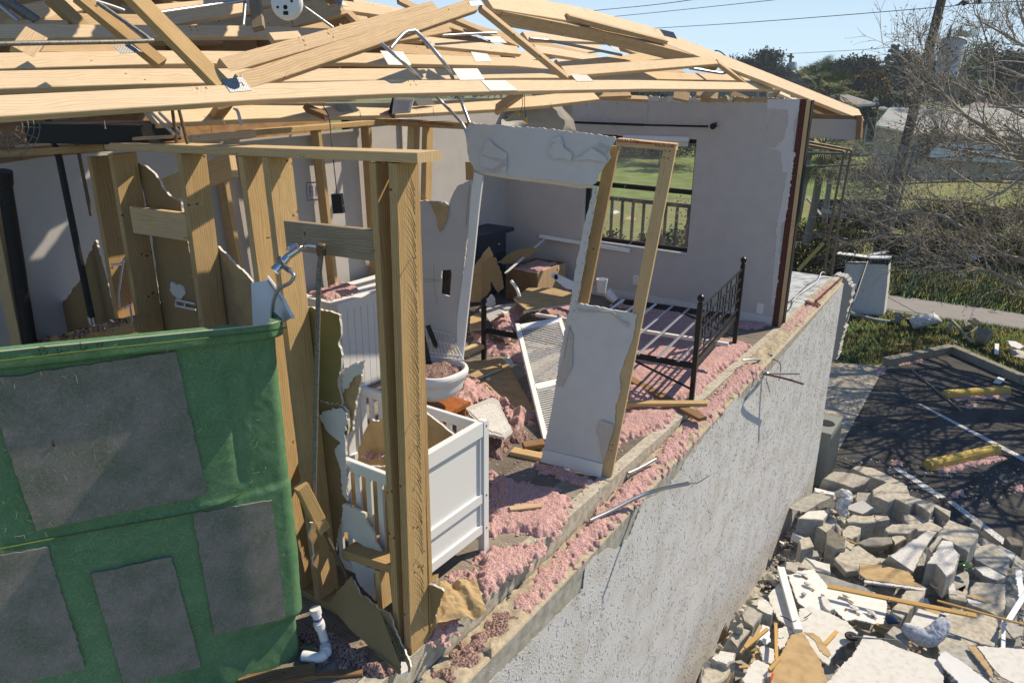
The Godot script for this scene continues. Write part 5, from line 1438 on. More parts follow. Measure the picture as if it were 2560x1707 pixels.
	# drywall and paper on the floor
	lying("big brown sheet of cardboard-faced drywall on the floor left of the louvred door",[[V(-2.215,.03,-5.539),V(-2.107,.03,-5.674),V(-1.984,.03,-5.837),V(-1.827,.03,-5.741),V(-1.385,.03,-5.3),V(-1.032,.03,-4.963),V(-1.094,.03,-4.918),V(-1.215,.03,-4.928),V(-1.487,.03,-5.057),V(-1.676,.03,-5.181),V(-1.87,.03,-5.223),V(-2.026,.03,-5.347)]],0.013,M.kraft,M.gypsum)
	lying("brown drywall piece overlapping the big sheet with a straight torn edge",[[V(-2.028,.055,-5.315),V(-1.931,.055,-5.484),V(-1.921,.055,-5.72),V(-1.776,.055,-5.558),V(-1.791,.055,-5.437),V(-1.81,.055,-5.177),V(-1.923,.055,-5.247)]],0.013,M.kraft,M.gypsum)
	lying("long brown sheet lying raised across the far room in front of the drawer box",[[V(-2.564,.3,-6.908),V(-2.186,.3,-6.611),V(-2.116,.3,-6.672),V(-1.925,.3,-7.084),V(-2.131,.3,-7.492),V(-2.431,.3,-7.552),V(-2.673,.3,-7.374)]],0.013,M.kraft,M.gypsum,"drywall","",0.004)
	lying("dark grey drywall piece behind the bed's foot post",[[V(-2.708,.25,-6.454),V(-2.635,.25,-6.716),V(-2.522,.25,-6.924),V(-2.476,.25,-6.684),V(-2.431,.25,-6.503),V(-2.382,.25,-6.2),V(-2.466,.25,-6.271)]],0.013,M.paint_dark,M.gypsum)
	lying("white torn gypsum chip on top of the pink heap at the door opening",[[V(-2.378,.3,-6.406),V(-2.411,.3,-6.511),V(-2.39,.3,-6.538),V(-2.317,.3,-6.451),V(-2.289,.3,-6.334)]],0.02,M.gypsum,M.gypsum)
	lying("brown sheet on the floor left of the foot post",[[V(-2.907,.1,-6.55),V(-2.951,.1,-6.723),V(-2.826,.1,-6.729),V(-2.755,.1,-6.66),V(-2.557,.1,-6.304),V(-2.642,.1,-6.199)]],0.013,M.kraft,M.gypsum)
	lying("square white foam-faced sheet with beige border behind the crib",[[V(-1.384,.14,-4.484),V(-1.338,.14,-4.78),V(-1.26,.14,-4.762),V(-1.153,.14,-4.648),V(-.845,.14,-4.357),V(-.826,.14,-4.219),V(-.96,.14,-4.203),V(-1.291,.14,-4.405)]],0.02,M.paper,M.gypsum)
	lying("white rough centre of the square foam sheet",[[V(-1.32,.145,-4.442),V(-1.28,.145,-4.656),V(-1.226,.145,-4.676),V(-1.123,.145,-4.583),V(-.864,.145,-4.355),V(-.859,.145,-4.246),V(-.988,.145,-4.251)]],0.012,M.concrete_pale,M.gypsum)
	lying("white corner scrap curling up left of the louvred door",[[V(-1.812,.12,-5.634),V(-1.813,.12,-5.725),V(-1.684,.12,-5.6),V(-1.616,.12,-5.5),V(-1.71,.12,-5.556)]],0.01,M.white,M.gypsum)
	lying("small white scrap on the big brown sheet nearest the crib",[[V(-1.752,.05,-5.268),V(-1.754,.05,-5.313),V(-1.729,.05,-5.308),V(-1.708,.05,-5.254)]],0.012,M.gypsum,M.gypsum)
	# crumpled brown sheets leaning in the back left corner
	lying("tall brown sheet leaning on the navy dresser",[[V(-3.371,.47,-7.218),V(-3.259,.721,-7.397),V(-3.193,.618,-7.399),V(-3.22,.449,-7.311),V(-3.198,.089,-7.177),V(-3.33,.088,-7.087)]],0.012,M.kraft,M.gypsum)
	lying("crumpled brown sheet standing in front of the tall leaning sheet",[[V(-3.147,.575,-7.094),V(-3.085,.649,-7.166),V(-3.021,.65,-7.21),V(-2.964,.538,-7.202),V(-2.914,.437,-7.194),V(-2.879,.313,-7.166),V(-2.926,.25,-7.108),V(-2.955,.295,-7.107),V(-3.012,.385,-7.106),V(-2.997,.283,-7.074),V(-3.063,.17,-6.982)]],0.012,M.kraft_dark,M.gypsum,"drywall","",0.02,0.06)
	lying("curved brown sheet standing behind the wood drawer box",[[V(-3.316,.475,-7.704),V(-3.224,.567,-7.804),V(-3.134,.616,-7.885),V(-3.016,.633,-7.972),V(-2.933,.643,-8.031),V(-3.016,.527,-7.928),V(-3.122,.454,-7.826),V(-3.276,.434,-7.713)]],0.012,M.kraft_dark,M.gypsum)
	lying("white wedge of drywall behind the dark foot post",[[V(-2.976,.198,-6.925),V(-2.928,.271,-6.988),V(-2.884,.227,-6.999),V(-2.861,.161,-6.987),V(-2.912,.12,-6.936),V(-2.96,.142,-6.912)]],0.012,M.white,M.gypsum)
	var br :=tube("white_plastic_strip",curve([V(-2.548,.513,-6.834),V(-2.473,.473,-6.805),V(-2.409,.428,-6.765),V(-2.388,.381,-6.76)]),0.02,M.gloss_white,self,-1,6)
	tag(br,"curved white plastic strip in front of the drawer box","plastic strip")
	var wp: Node3D=lying("white plastic panel with a dark handle hole beside the drawer box",[[V(-2.181,.613,-7.124),V(-1.969,.512,-7.224),V(-1.937,.424,-7.209),V(-2.03,.444,-7.155),V(-2.112,.502,-7.124),V(-2.206,.576,-7.091)]],0.015,M.gloss_white,M.gloss_white,"plastic panel","",0.0)
	put("round_handle",lump_mesh(0.2),M.black_plastic,wp,Transform3D(Basis().scaled(V(0.05,0.06,0.04)),V(-2.124,.573,-7.081)))
	for q in [[V(-2.022,.3,-7.989),0.6,"white plastic cup standing upright behind the flat stud"],[V(-1.987,.12,-8.311),1.5,"white plastic cup tipped over right of the upright one"]]:
		lathe("plastic_cup",[Vector2(0,0),Vector2(0.05,0),Vector2(0.07,0.16),Vector2(0.065,0.16),Vector2(0.045,0.01)],M.gloss_white,named_at("plastic_cup",q[2],"cup",q[0]),Transform3D(Basis(V(0,0.2,1).normalized(),q[1]-0.6),q[0]-V(0,0.08,0)))
	# brown paper by the corner post
	var kq :=[V(-.123,.16,-2.595),V(.036,.16,-2.722),V(.155,.05,-2.653),V(.033,.1,-2.394)]
	tag(surf("bent_kraft_sheet",bent_quad(kq,func(u,v): return 0.04*sin(u*PI)*sin(v*2.6+0.3)+0.015*nz.get_noise_2d(u*3.0,v*3.0)-0.03*exp(-pow((u-0.35-0.4*v)*9.0,2.0))),40,40,M.kraft,self,0.003,Vector2(0.5,0.5)),"bent sheet of stained brown paper propped at the slab edge","paper")
	lying("upright drywall scrap with white edge standing at the corner post",[V(-.005,.32,-2.382),[V(.039,.34,-2.373),V(.088,.34,-2.374)],V(.095,.32,-2.386),V(.043,.2,-2.409),V(-.001,.06,-2.407),[V(-.006,.01,-2.387),V(-.015,.01,-2.376)]],0.013,M.kraft_dark,M.gypsum,"drywall","",0.004)
	lying("flat brown scrap under the crib's lower rail",[[V(-.238,.1,-2.646),V(-.231,.1,-2.689),V(-.217,.1,-2.715),V(-.194,.1,-2.688),V(-.181,.1,-2.654),V(-.21,.1,-2.613)]],0.006,M.kraft_dark,M.gypsum)
	lying("large fallen brown drywall sheet sloping to the floor left of the corner post",[V(-.452,.16,-2.145),V(-.378,.3,-2.234),[V(-.264,.26,-2.192),V(-.164,.26,-2.184)],[V(-.18,.22,-2.208),V(-.104,.22,-2.211)],V(-.058,.16,-2.196),[V(-.031,.05,-2.22),V(.086,.05,-2.142)],[V(.071,.01,-2.138),V(.041,.01,-2.108)],V(-.087,.05,-2.11),V(-.38,.1,-2.153)],0.014,M.kraft_dark,M.gypsum,"drywall","",0.006)
	lying("white gypsum lump at the lower tip of the large fallen sheet",[[V(.018,.04,-2.152),V(.044,.04,-2.166),V(.083,.04,-2.126),V(.071,.04,-2.089)]],0.03,M.gypsum,M.gypsum)
	lying("white panel standing under the low blocking",[[V(-.504,.27,-2.36),V(-.343,.284,-2.36),V(-.343,.091,-2.36),V(-.448,.136,-2.36),V(-.464,.159,-2.36)]],0.01,M.gloss_white,M.gypsum,"panel")
	# bathroom floor bits
	var dp: Vector3=V(-.314,.04,-1.986)
	var dr :=thing("drain_pipe","white plastic drain pipe with purple primer band beside the green tub","pipe",dp)
	var pth :=[V(-.4,.24,-2.018),V(-.39,.172,-2.021),V(-.38,.091,-2.032),V(-.37,.027,-2.036),dp]
	tube("pipe",curve(pth,5),0.021,M.gloss_white,dr,-1,14)
	for c in [[0,0.0,0.45,0.0265],[1,0.1,0.55,0.0265],[3,0.0,0.9,0.028]]:
		var a: Vector3=pth[c[0]].lerp(pth[c[0]+1],c[1])
		var b: Vector3=pth[c[0]].lerp(pth[c[0]+1],c[2])
		tube("coupling",[a,b],c[3],M.gloss_white,dr,-1,14)
	for c in [[0,0.75,0.95],[2,0.9,1.0],[3,0.1,0.25]]:
		var a: Vector3=pth[c[0]].lerp(pth[c[0]+1],c[1])
		var b: Vector3=pth[c[0]].lerp(pth[c[0]+1],c[2])
		tube("primer_band",[a,b],0.0218 if c[0] < 2 else 0.0285,M.purple,dr,-1,14)
	tube("elbow",curve([dp,dp+V(-0.02,-0.012,0.03),dp+V(-0.09,-0.015,0.06)],4),0.026,M.gloss_white,dr,-1,12)
	tag(board("floor_board",V(-.509,.03,-1.636),V(-.289,.03,-1.897),0.09,0.03,V(0,1,0),M.oldwood),"brown sill board lying along the foot of the green tub","board")
	tag(board("floor_board",V(-.279,.02,-1.872),V(-.104,.02,-2.02),0.035,0.02,V(0,1,0),M.oldwood),"narrow brown stick on the blue-grey bathroom floor","board")
	lying("green fibreglass flange scrap beside the drain",[[V(-.461,.02,-1.978),V(-.422,.02,-2.008),V(-.386,.02,-2.015),V(-.361,.02,-1.981),V(-.341,.02,-1.935),V(-.402,.02,-1.922)]],0.004,M.green,M.green_rim,"fibreglass scrap")
	tag(tube("threaded_rod",[V(-.5,.522,-2.199),V(-.36,.158,-2.26)],0.010,M.copper,self,-1,8),"thin dark pipe leaning diagonally beside the tub's edge","pipe")
	tag(board("wood_block",V(-.52,.812,-2.11),V(-.5,.528,-2.207),0.06,0.05,V(0.6,0.6,0.3),M.stud),"yellow wood block wedged at the tub's right edge","board")
	lying("crumbling wood lath scraps hanging below the yellow block",[[V(-.5,.622,-2.118),V(-.5,.579,-2.149),V(-.5,.503,-2.138),V(-.5,.458,-2.157),V(-.5,.349,-2.139),V(-.5,.373,-2.121),V(-.5,.47,-2.123),V(-.5,.532,-2.109)]],0.012,M.plywood,M.gypsum,"lath","",0.012)


func named_at(called: String,label: String,category: String,at: Vector3,group :="") -> Node3D:
	return thing(called,label,category,at,group)


func crib():
	var c :=thing("crib","white wooden baby crib with panel end and slatted sides","crib",V(-0.7,0,-2.78))
	var xr :=-0.225
	var xl :=-1.17
	var zf :=-3.14
	var zn :=-2.41
	var h :=0.85
	for p in [[xr,zf],[xr,zn],[xl,zf],[xl,zn]]:
		box("leg",V(p[0]-0.022,0.0,p[1]-0.022),V(p[0]+0.022,h,p[1]+0.022),M.gloss_white,c)
	for x in [xr,xl]:
		box("end_rail",V(x-0.021,0.765,zf+0.024),V(x+0.019,0.848,zn-0.024),M.gloss_white,c)
		box("end_rail",V(x-0.018,0.345,zf+0.024),V(x+0.016,0.40,zn-0.024),M.gloss_white,c)
		box("end_rail",V(x-0.018,0.145,zf+0.024),V(x+0.016,0.20,zn-0.024),M.gloss_white,c)
		box("end_stile",V(x-0.017,0.2,zf+0.024),V(x+0.012,0.765,zf+0.045),M.gloss_white,c)
		box("end_panel",V(x-0.012,0.16,zf+0.03),V(x+0.0,0.80,zn-0.03),M.gloss_white,c)
	for z in [zf,zn]:
		box("side_rail",V(xl+0.024,0.77,z-0.016),V(xr-0.024,0.83,z+0.016),M.gloss_white,c)
		box("side_rail",V(xl+0.024,0.16,z-0.014),V(xr-0.024,0.21,z+0.014),M.gloss_white,c)
		for i in 11:
			var x :=lerpf(xl+0.09,xr-0.09,i/10.0)
			box("slat",V(x-0.017,0.2,z-0.007),V(x+0.017,0.78,z+0.007),M.gloss_white,c)
	box("mattress_base",V(xl+0.03,0.30,zf+0.03),V(xr-0.03,0.315,zn-0.03),M.kraft_dark,c)
	var st :=begin()
	for y in [0.82,0.385,0.17]:
		tube_into(st,[V(xr+0.02,y,zf),V(xr+0.0236,y,zf)],0.006,-1,10)
	put("bolt_holes",st.commit(),M.ink,c)
	lying("brown drywall sheet leaning inside the crib with a torn top edge",[[V(-.706,.865,-2.75),V(-.642,.875,-2.75),V(-.604,.906,-2.75),V(-.531,.954,-2.75),V(-.562,.549,-2.75),V(-.84,.46,-2.75),V(-.816,.638,-2.75),V(-.759,.776,-2.75)]],0.013,M.kraft,M.gypsum)
	lying("second brown sheet slanting down inside the crib to the panel end",[[V(-.517,.906,-2.95),V(-.491,.902,-2.95),V(-.287,.818,-2.95),V(-.318,.536,-2.95),V(-.534,.467,-2.95)]],0.013,M.kraft,M.gypsum,"drywall","",0.003)
	lying("third brown sheet behind the crib's near slats",[[V(-.613,.725,-2.5),V(-.334,.805,-2.5),V(-.349,.543,-2.5),V(-.608,.451,-2.5)]],0.013,M.kraft,M.gypsum,"drywall","",0.003)
	for q in [[V(-.679,.681,-2.7),"pink fluff tuft on the torn brown sheet, left one in the crib",0.055],[V(-.587,.707,-2.7),"pink fluff tuft on the torn brown sheet, right one by the post",0.035]]:
		tag(put("fluff_tuft",lump_mesh(0.7,0.7),M.wool,self,Transform3D(Basis().scaled(V(q[2],q[2],q[2])),q[0])),q[1],"insulation")


func bed():
	var b :=thing("bed_frame","black metal bed frame with ball-topped posts and bare slats","bed frame",V(-0.1,0,-6.0))
	var h0 :=V(-0.075,0,-6.0)
	var h1 :=V(-0.25,0,-7.62)
	var l :=V(-0.9915,0,0.13)
	var f0 :=h0+l*2.06
	var f1 :=h1+l*2.06
	var up :=V(0,1,0)
	for p in [[h0,0.87],[h1,0.87],[f0,0.56]]:
		var st :=begin()
		bar_into(st,p[1],0.042,0.042,0.004,Transform3D(Basis(up,-l,up.cross(-l)),p[0]+up*p[1]/2))
		put("post",st.commit(),M.black_metal,b)
		lathe("ball_finial",[Vector2(0.0,0.085),Vector2(0.012,0.083),Vector2(0.024,0.074),Vector2(0.031,0.058),Vector2(0.031,0.046),Vector2(0.024,0.03),Vector2(0.012,0.022),Vector2(0.012,0.015),Vector2(0.022,0.013),Vector2(0.022,0.006),Vector2(0.014,0.0)],M.black_metal,b,Transform3D(Basis(),p[0]+up*p[1]),18)
	for e in [[h0,h1,[0.83,0.73,0.625,0.52,0.415]],[f0,f1,[]]]:
		for y in e[2]: tube("cross_rail",[e[0]+up*y,e[1]+up*y],0.0095,M.black_metal,b,-1,8)
		for k in 12:
			var f: float=[0.1,0.16,0.235,0.30,0.40,0.46,0.54,0.60,0.70,0.765,0.85,0.91][k]
			var ys: Array=e[2]
			if ys.is_empty(): break
			var a: float=ys[0] if k % 3 else ys[1]
			var z: float=ys[-1] if k % 2 else ys[-2]
			tube("spindle",[(e[0] as Vector3).lerp(e[1],f)+up*a,(e[0] as Vector3).lerp(e[1],f)+up*z],0.006,M.black_metal,b,-1,6)
		if not e[2].is_empty(): board("end_bar",e[0]+up*0.32,e[1]+up*0.32,0.05,0.03,V(1,0,0),M.black_metal,b)
	for s in [[h0,f0],[h1,h1.lerp(f1,0.6)]]:
		board("side_bar",s[0]+up*0.32,s[1]+up*0.32,0.055,0.035,V(0.3,0.6,1),M.black_metal,b)
	var mid: Vector3=(h0+h1)/2
	board("centre_bar",mid+up*0.30-l*0.1,mid+up*0.30+l*1.9,0.045,0.03,up,M.dull_white,b)
	for i in 7:
		var f :=0.07+i*0.088
		board("slat",h0+l*2.06*f+up*0.345,h1+l*2.06*f+up*0.345,0.026,0.014,up,M.gloss_white if i > 3 else M.steel,b)
	tube("brace",[h0+up*0.10,h0+l*0.62+up*0.30],0.011,M.black_metal,b,-1,8)
	tube("brace",[h1+up*0.10,h1+l*0.62+up*0.30],0.011,M.black_metal,b,-1,8)


func shutter():
	var bl :=V(-0.70,0.02,-4.57)
	var tl :=V(-1.74,0.46,-5.72)
	var tr: Vector3=V(-1.523,.46,-6.186)
	var br :=bl+(tr-tl)
	var s :=thing("louvred_door","white louvred closet door lying propped behind the leaning panel","door",bl)
	var y :=(tl-bl).normalized()
	var x :=(br-bl).normalized()
	var n :=x.cross(y).normalized()
	if n.y < 0: n=-n
	var L :=tl.distance_to(bl)
	var W :=bl.distance_to(br)
	board("stile",bl+x*0.022,tl+x*0.022,0.045,0.03,n,M.gloss_white,s)
	board("stile",br-x*0.022,tr-x*0.022,0.045,0.03,n,M.gloss_white,s)
	for f in [0.035,0.40,0.965]:
		board("rail",bl+y*L*f+x*0.045,bl+y*L*f+x*(W-0.045),0.07,0.028,n,M.gloss_white,s)
	var k :=0
	var d :=0.10
	while d < L-0.09:
		if absf(d-L*0.40) > 0.05:
			board("louvre",bl+y*d+x*0.047-n*0.012,bl+y*d+x*(W-0.047)-n*0.012,0.026,0.005,(n+y*0.75).normalized(),M.gloss_white,s)
		d +=0.0272
	var st :=begin()
	for i in 70:
		var p :=bl+y*rng.randf_range(0.2,L-0.1)+x*rng.randf_range(0.06,W-0.06)+n*0.004
		tube_into(st,[p,p+V(rng.randf_range(-0.02,0.02),0.004,rng.randf_range(-0.02,0.02))],rng.randf_range(0.003,0.007),0.002,5)
	put("pink_fluff",st.commit(),M.wool,s).set_meta("kind","stuff")


func basin():
	var c :=V(-1.15,0.72,-3.81)
	var b :=thing("white_basin","white oval plastic tub heaped with pink insulation below the torn drywall","tub",c)
	var a :=0.225
	var w :=0.215
	var prof :=[[0.70,-0.16],[0.86,-0.12],[0.93,-0.05],[0.985,-0.035],[1.03,-0.012],[1.04,0.012],[1.01,0.03],[0.95,0.034],[0.90,0.025],[0.87,-0.01],[0.82,-0.08],[0.7,-0.12],[0.0,-0.12]]
	surf("shell",func(u,v):
		var k: float=v*(prof.size()-1)
		var i :=mini(int(k),prof.size()-2)
		var f :=k-i
		var r: float=lerpf(prof[i][0],prof[i+1][0],f)
		var y: float=lerpf(prof[i][1],prof[i+1][1],f)
		var t: float=u*TAU
		var cx: float=signf(cos(t))*pow(absf(cos(t)),0.75)
		var sx: float=signf(sin(t))*pow(absf(sin(t)),0.75)
		return c+V(r*a*cx,y,r*w*sx),56,48,M.gloss_white,b)
	var ring :=[]
	for i in 20:
		var t :=TAU*i/20.0
		ring.append(c+V(0.80*a*signf(cos(t))*pow(absf(cos(t)),0.75),-0.02,0.80*w*signf(sin(t))*pow(absf(sin(t)),0.75)))
	heap("pink_insulation",ring,0.05,"pink insulation heaped in the white oval tub",0.010,M.wool_dirty,"pink insulation in containers")
	var sh :=thing("wire_shelf","white wire shelf tipped into the white oval tub","shelf",V(-1.337,.897,-4.073))
	var q :=[V(-1.454,.909,-4.05),V(-1.214,.894,-4.097),V(-1.037,.76,-4.02),V(-1.339,.76,-3.909)]
	for i in 12:
		var f :=i/11.0
		tube("wire",[q[0].lerp(q[1],f),q[3].lerp(q[2],f)],0.0028,M.gloss_white,sh,-1,5)
	for f in [0.0,0.42,0.85,1.0]:
		tube("long_wire",[q[0].lerp(q[3],f)+V(0,0.003,0),q[1].lerp(q[2],f)+V(0,0.003,0)],0.0042,M.gloss_white,sh,-1,6)
	tube("front_wire",[q[3]+V(0,-0.035,0.01),q[2]+V(-0.02,-0.035,0.01)],0.0042,M.gloss_white,sh,-1,6)
	var arm :=thing("black_bracket","black plastic bracket standing in the insulation behind the wire shelf","bracket",V(-1.393,.866,-4.062))
	bent_board("arm",[V(-1.293,.98,-3.944),V(-1.259,.86,-3.97),V(-1.285,.8,-4.02)],0.035,0.03,V(0.6,0.3,0.7),M.black_plastic,arm)
	bent_board("arm",[V(-1.285,.92,-3.878),V(-1.229,.76,-3.863),V(-1.237,.7,-3.903)],0.035,0.03,V(0.6,0.3,0.7),M.black_plastic,arm)
	# orange wooden chair under the tub
	var ch :=thing("wooden_chair","orange-brown varnished wooden chair half hidden under the white tub","chair",V(-1.3,0,-3.75))
	for p in [V(-1.02,0,-3.64),V(-1.02,0,-3.98),V(-1.36,0,-3.64),V(-1.36,0,-3.98)]:
		tube("leg",[p,p+V(0.0,0.43,0)],0.018,M.orange,ch,0.022,8)
	box("seat",V(-1.40,0.43,-4.02),V(-0.98,0.46,-3.60),M.orange,ch)
	tube("stretcher",[V(-1.12,0.2,-3.62),V(-1.15,0.2,-3.98)],0.011,M.orange,ch)
	tube("stretcher",[V(-1.12,0.2,-3.62),V(-1.52,0.2,-3.62)],0.011,M.orange,ch)
	var ch2 :=thing("wooden_chair","second orange wooden chair fallen behind the crib rail","chair",V(-1.206,.3,-3.943))
	bent_board("curved_back",[V(-1.32,.42,-3.959),V(-1.457,.36,-4.149),V(-1.397,.3,-4.133),V(-1.375,.25,-4.119)],0.03,0.02,V(0.7,0.3,0.5),M.orange,ch2)
	surf("seat",bent_quad([V(-1.443,.25,-4.07),V(-1.287,.25,-4.099),V(-1.213,.25,-3.992),V(-1.281,.25,-3.892)],func(u,v): return 0.015*sin(u*PI)),8,8,M.orange,ch2,0.02)


func furniture():
	# white beadboard cabinet
	var c :=thing("white_cabinet","white beadboard cabinet with crown edge and pink fluff on top","cabinet",V(-2.8,0,-4.7))
	var x :=-2.575
	box("carcass",V(-3.0,0.0,-5.35),V(x-0.012,0.80,-4.31),M.gloss_white,c)
	var z :=-4.32
	while z > -5.34:
		var z1 :=maxf(z-0.078,-5.345)
		box("beadboard",V(x-0.011,0.02,z1+0.003),V(x,0.76,z),M.gloss_white,c)
		z -=0.0795
	box("crown",V(-2.99,0.80,-5.36),V(x+0.03,0.832,-4.27),M.gloss_white,c)
	box("crown",V(-2.99,0.765,-5.355),V(x+0.014,0.798,-4.285),M.gloss_white,c)
	box("top",V(-3.0,0.833,-5.37),V(x+0.04,0.85,-4.26),M.gloss_white,c)
	heap("pink_insulation",[V(-2.98,0.851,-4.33),V(-2.66,0.851,-4.33),V(-2.68,0.851,-4.6),V(-2.75,0.851,-4.72),V(-2.98,0.851,-4.75)],0.03,"pink insulation spilled on the white cabinet's top",0.010,null,"pink insulation in containers")
	# navy chest
	var n :=thing("navy_chest","dark navy chest of drawers in the far left corner","chest of drawers",V(-3.6,0,-7.6))
	box("carcass",V(-3.80,0.0,-8.05),V(-3.46,0.78,-7.1),M.navy,n)
	box("top",V(-3.80,0.781,-8.12),V(-3.38,0.83,-7.05),M.navy,n)
	for i in 3:
		var dr: Node3D=box("drawer",V(-3.459,0.06+i*0.24,-8.02),V(-3.44,0.28+i*0.24,-7.13),M.navy,n)
		put("knob",lump_mesh(0.05),M.chrome,dr,Transform3D(Basis().scaled(V(0.035,0.035,0.035)),V(-3.43,0.17+i*0.24,-7.85)))
	# open wood drawer box
	var d :=thing("drawer_box","old wood drawer box full of insulation in front of the end wall","drawer",V(-3.0,0,-8))
	box("front_board",V(-3.22,0.0,-7.72),V(-2.76,0.40,-7.70),M.drawer,d)
	box("side_board",V(-2.778,0.0,-8.40),V(-2.758,0.40,-7.722),M.truss2,d)
	box("side_board",V(-3.22,0.0,-8.40),V(-3.20,0.40,-7.722),M.drawer,d)
	box("back_board",V(-3.198,0.0,-8.40),V(-2.78,0.40,-8.38),M.drawer,d)
	heap("pink_insulation",[V(-3.19,0.36,-7.73),V(-2.79,0.36,-7.73),V(-2.79,0.36,-8.37),V(-3.19,0.36,-8.37)],0.04,"purple-pink insulation filling the wood drawer box",0.014,null,"pink insulation in containers")


func shower():
	var s :=thing("shower_riser","galvanised shower riser with chrome arm, hand shower and hose","shower",V(-.378,1.961,-2.19))
	tube("riser",[V(-.366,1.965,-2.19),V(-.396,1.842,-2.19),V(-.44,1.519,-2.19),V(-.553,.673,-2.19)],0.0115,M.steel_old,s,-1,10)
	lathe("elbow",[Vector2(0,-0.03),Vector2(0.02,-0.03),Vector2(0.021,0.015),Vector2(0.015,0.02),Vector2(0,0.02)],M.copper,s,Transform3D(Basis(),V(-.37,1.959,-2.19)),12)
	tube("shower_arm",curve([V(-.387,1.966,-2.185),V(-.411,1.97,-2.16),V(-.422,1.968,-2.13),V(-.414,1.961,-2.1)]),0.0095,M.chrome,s,-1,10)
	tube("holder",[V(-.418,1.962,-2.11),V(-.447,1.935,-2.08)],0.015,M.chrome,s,-1,12)
	tube("handle",[V(-.451,1.938,-2.09),V(-.461,1.905,-2.05),V(-.47,1.881,-2.02)],0.016,M.chrome,s,0.021,12)
	tube("collar",[V(-.454,1.923,-2.055),V(-.463,1.913,-2.05)],0.022,M.steel_old,s,-1,12)
	lathe("flange",[Vector2(0,0),Vector2(0.03,0.0),Vector2(0.028,0.008),Vector2(0.012,0.012)],M.chrome,s,Transform3D(Basis(V(0,0,1),0.7),V(-.464,1.959,-2.12)),16)
	tube("connector",[V(-.454,1.901,-2.05),V(-.39,1.893,-2.03)],0.012,M.steel_old,s,-1,10)
	var hose :=curve([V(-.39,1.893,-2.03),V(-.354,1.877,-2.02),V(-.38,1.845,-2.02),V(-.449,1.808,-2.02),V(-.486,1.763,-2.02),V(-.508,1.705,-2.02),V(-.526,1.587,-2.02)],14)
	tube("hose",hose,0.007,M.chrome,s,-1,8)
	var rs :=begin()
	for i in range(1,hose.size()-1):
		var dd: Vector3=(hose[i+1]-hose[i-1]).normalized()*0.0022
		tube_into(rs,[hose[i]-dd,hose[i]+dd],0.0083,-1,8,false)
	put("hose_ribs",rs.commit(),M.steel,s).set_meta("kind","stuff")
	var wt :=thing("white_surround_panel","white fibreglass surround edge standing behind the green tub under the hand shower","panel",V(-.612,1.667,-2.08))
	var q :=[V(-.751,1.765,-2.13),V(-.634,1.798,-2.11),V(-.408,1.689,-2.05),V(-.79,1.505,-2.13)]
	surf("face",bent_quad(q,func(u,v): return 0.02*cos(u*5.0)*(1.0-v*0.5)),16,12,M.gloss_white,wt,0.004)
	bent_board("folded_edge",[V(-.583,1.83,-2.07),V(-.529,1.8,-2.06),V(-.462,1.749,-2.05),V(-.405,1.687,-2.04)],0.012,0.01,V(0.8,0.2,0.5),M.gloss_white,wt)
	# vent pipes at the left
	var v1 :=thing("vent_pipe","thick black plastic vent pipe with a collar at its top","pipe",V(-2.987,1.548,-2.12),"pipes between the studs")
	tube("pipe",[V(-2.969,2.036,-2.12),V(-3.021,1.466,-2.12),V(-3.065,1.004,-2.12),V(-3.079,.721,-2.12)],0.041,M.abs,v1,-1,18)
	tube("collar",[V(-2.947,2.098,-2.12),V(-2.967,2.02,-2.12)],0.046,M.abs,v1,-1,18)
	var v2 :=thing("vent_pipe","thinner dark pipe running up to the roof left of the studs","pipe",V(-3.49,1.458,-2.7),"pipes between the studs")
	tube("pipe",[V(-2.698,2.395,-2.3),V(-2.648,2.169,-2.3),V(-2.625,1.714,-2.3),V(-2.595,1.223,-2.3)],0.019,M.abs,v2,-1,14)
	tube("silver_ferrule",[V(-2.607,1.228,-2.3),V(-2.6,1.174,-2.3)],0.022,M.steel,v2,-1,12)
	# stud and plate at the far left, with fluff
	var lf :=thing("left_stud","knotty yellow stud at the far left edge beside the black vent pipe","stud",V(-3.068,1.318,-2.05))
	board("stud",V(-3.08,1.846,-2.05),V(-3.112,.905,-2.05),0.085,0.05,V(0.5,0,1),M.stud,lf)
	var lp :=thing("low_plate","low timber plate above the green tub covered in grey-pink fluff","plate",V(-2.482,1.192,-2.2))
	board("plate",V(-3.35,.878,-2.2),V(-1.947,1.33,-2.2),0.09,0.09,V(0.1,0.15,1),M.stud2,lp)
	var st :=begin()
	for i in 60:
		var f :=rng.randf()
		var p: Vector3=(V(-3.289,.935,-2.19)).lerp(V(-1.932,1.371,-2.19),f)+V(0,rng.randf_range(-0.02,0.015),0.012)
		tube_into(st,[p,p+V(rng.randf_range(-0.03,0.03),rng.randf_range(-0.015,0.012),0.006),p+V(rng.randf_range(-0.04,0.04),-0.02,0.01)],rng.randf_range(0.006,0.012),0.003,5)
	put("fluff",st.commit(),M.wool_dirty,lp).set_meta("kind","stuff")
	for q2 in [[[V(-1.945,1.691,-2.2),V(-1.993,1.603,-2.2),V(-2.049,1.49,-2.2),V(-2.067,1.405,-2.2)],"long white tape strip with red edge hanging from the left stud"],[[V(-2.079,1.642,-2.2),V(-1.97,1.664,-2.2)],"short white and red tape strip across the left stud"],[[V(-2.017,1.406,-2.2),V(-1.954,1.439,-2.2),V(-1.956,1.364,-2.2),V(-1.955,1.278,-2.2)],"white tape strip curling down to the green tub's rim"]]:
		var tp :=thing("tape_strip",q2[1],"tape",q2[0][0])
		bent_board("tape",q2[0],0.014,0.002,V(0.3,0.1,1),M.dull_white,tp)
		bent_board("red_edge",q2[0].map(func(p): return p+V(0.002,0.007,0.002)),0.003,0.002,V(0.3,0.1,1),M.red,tp)


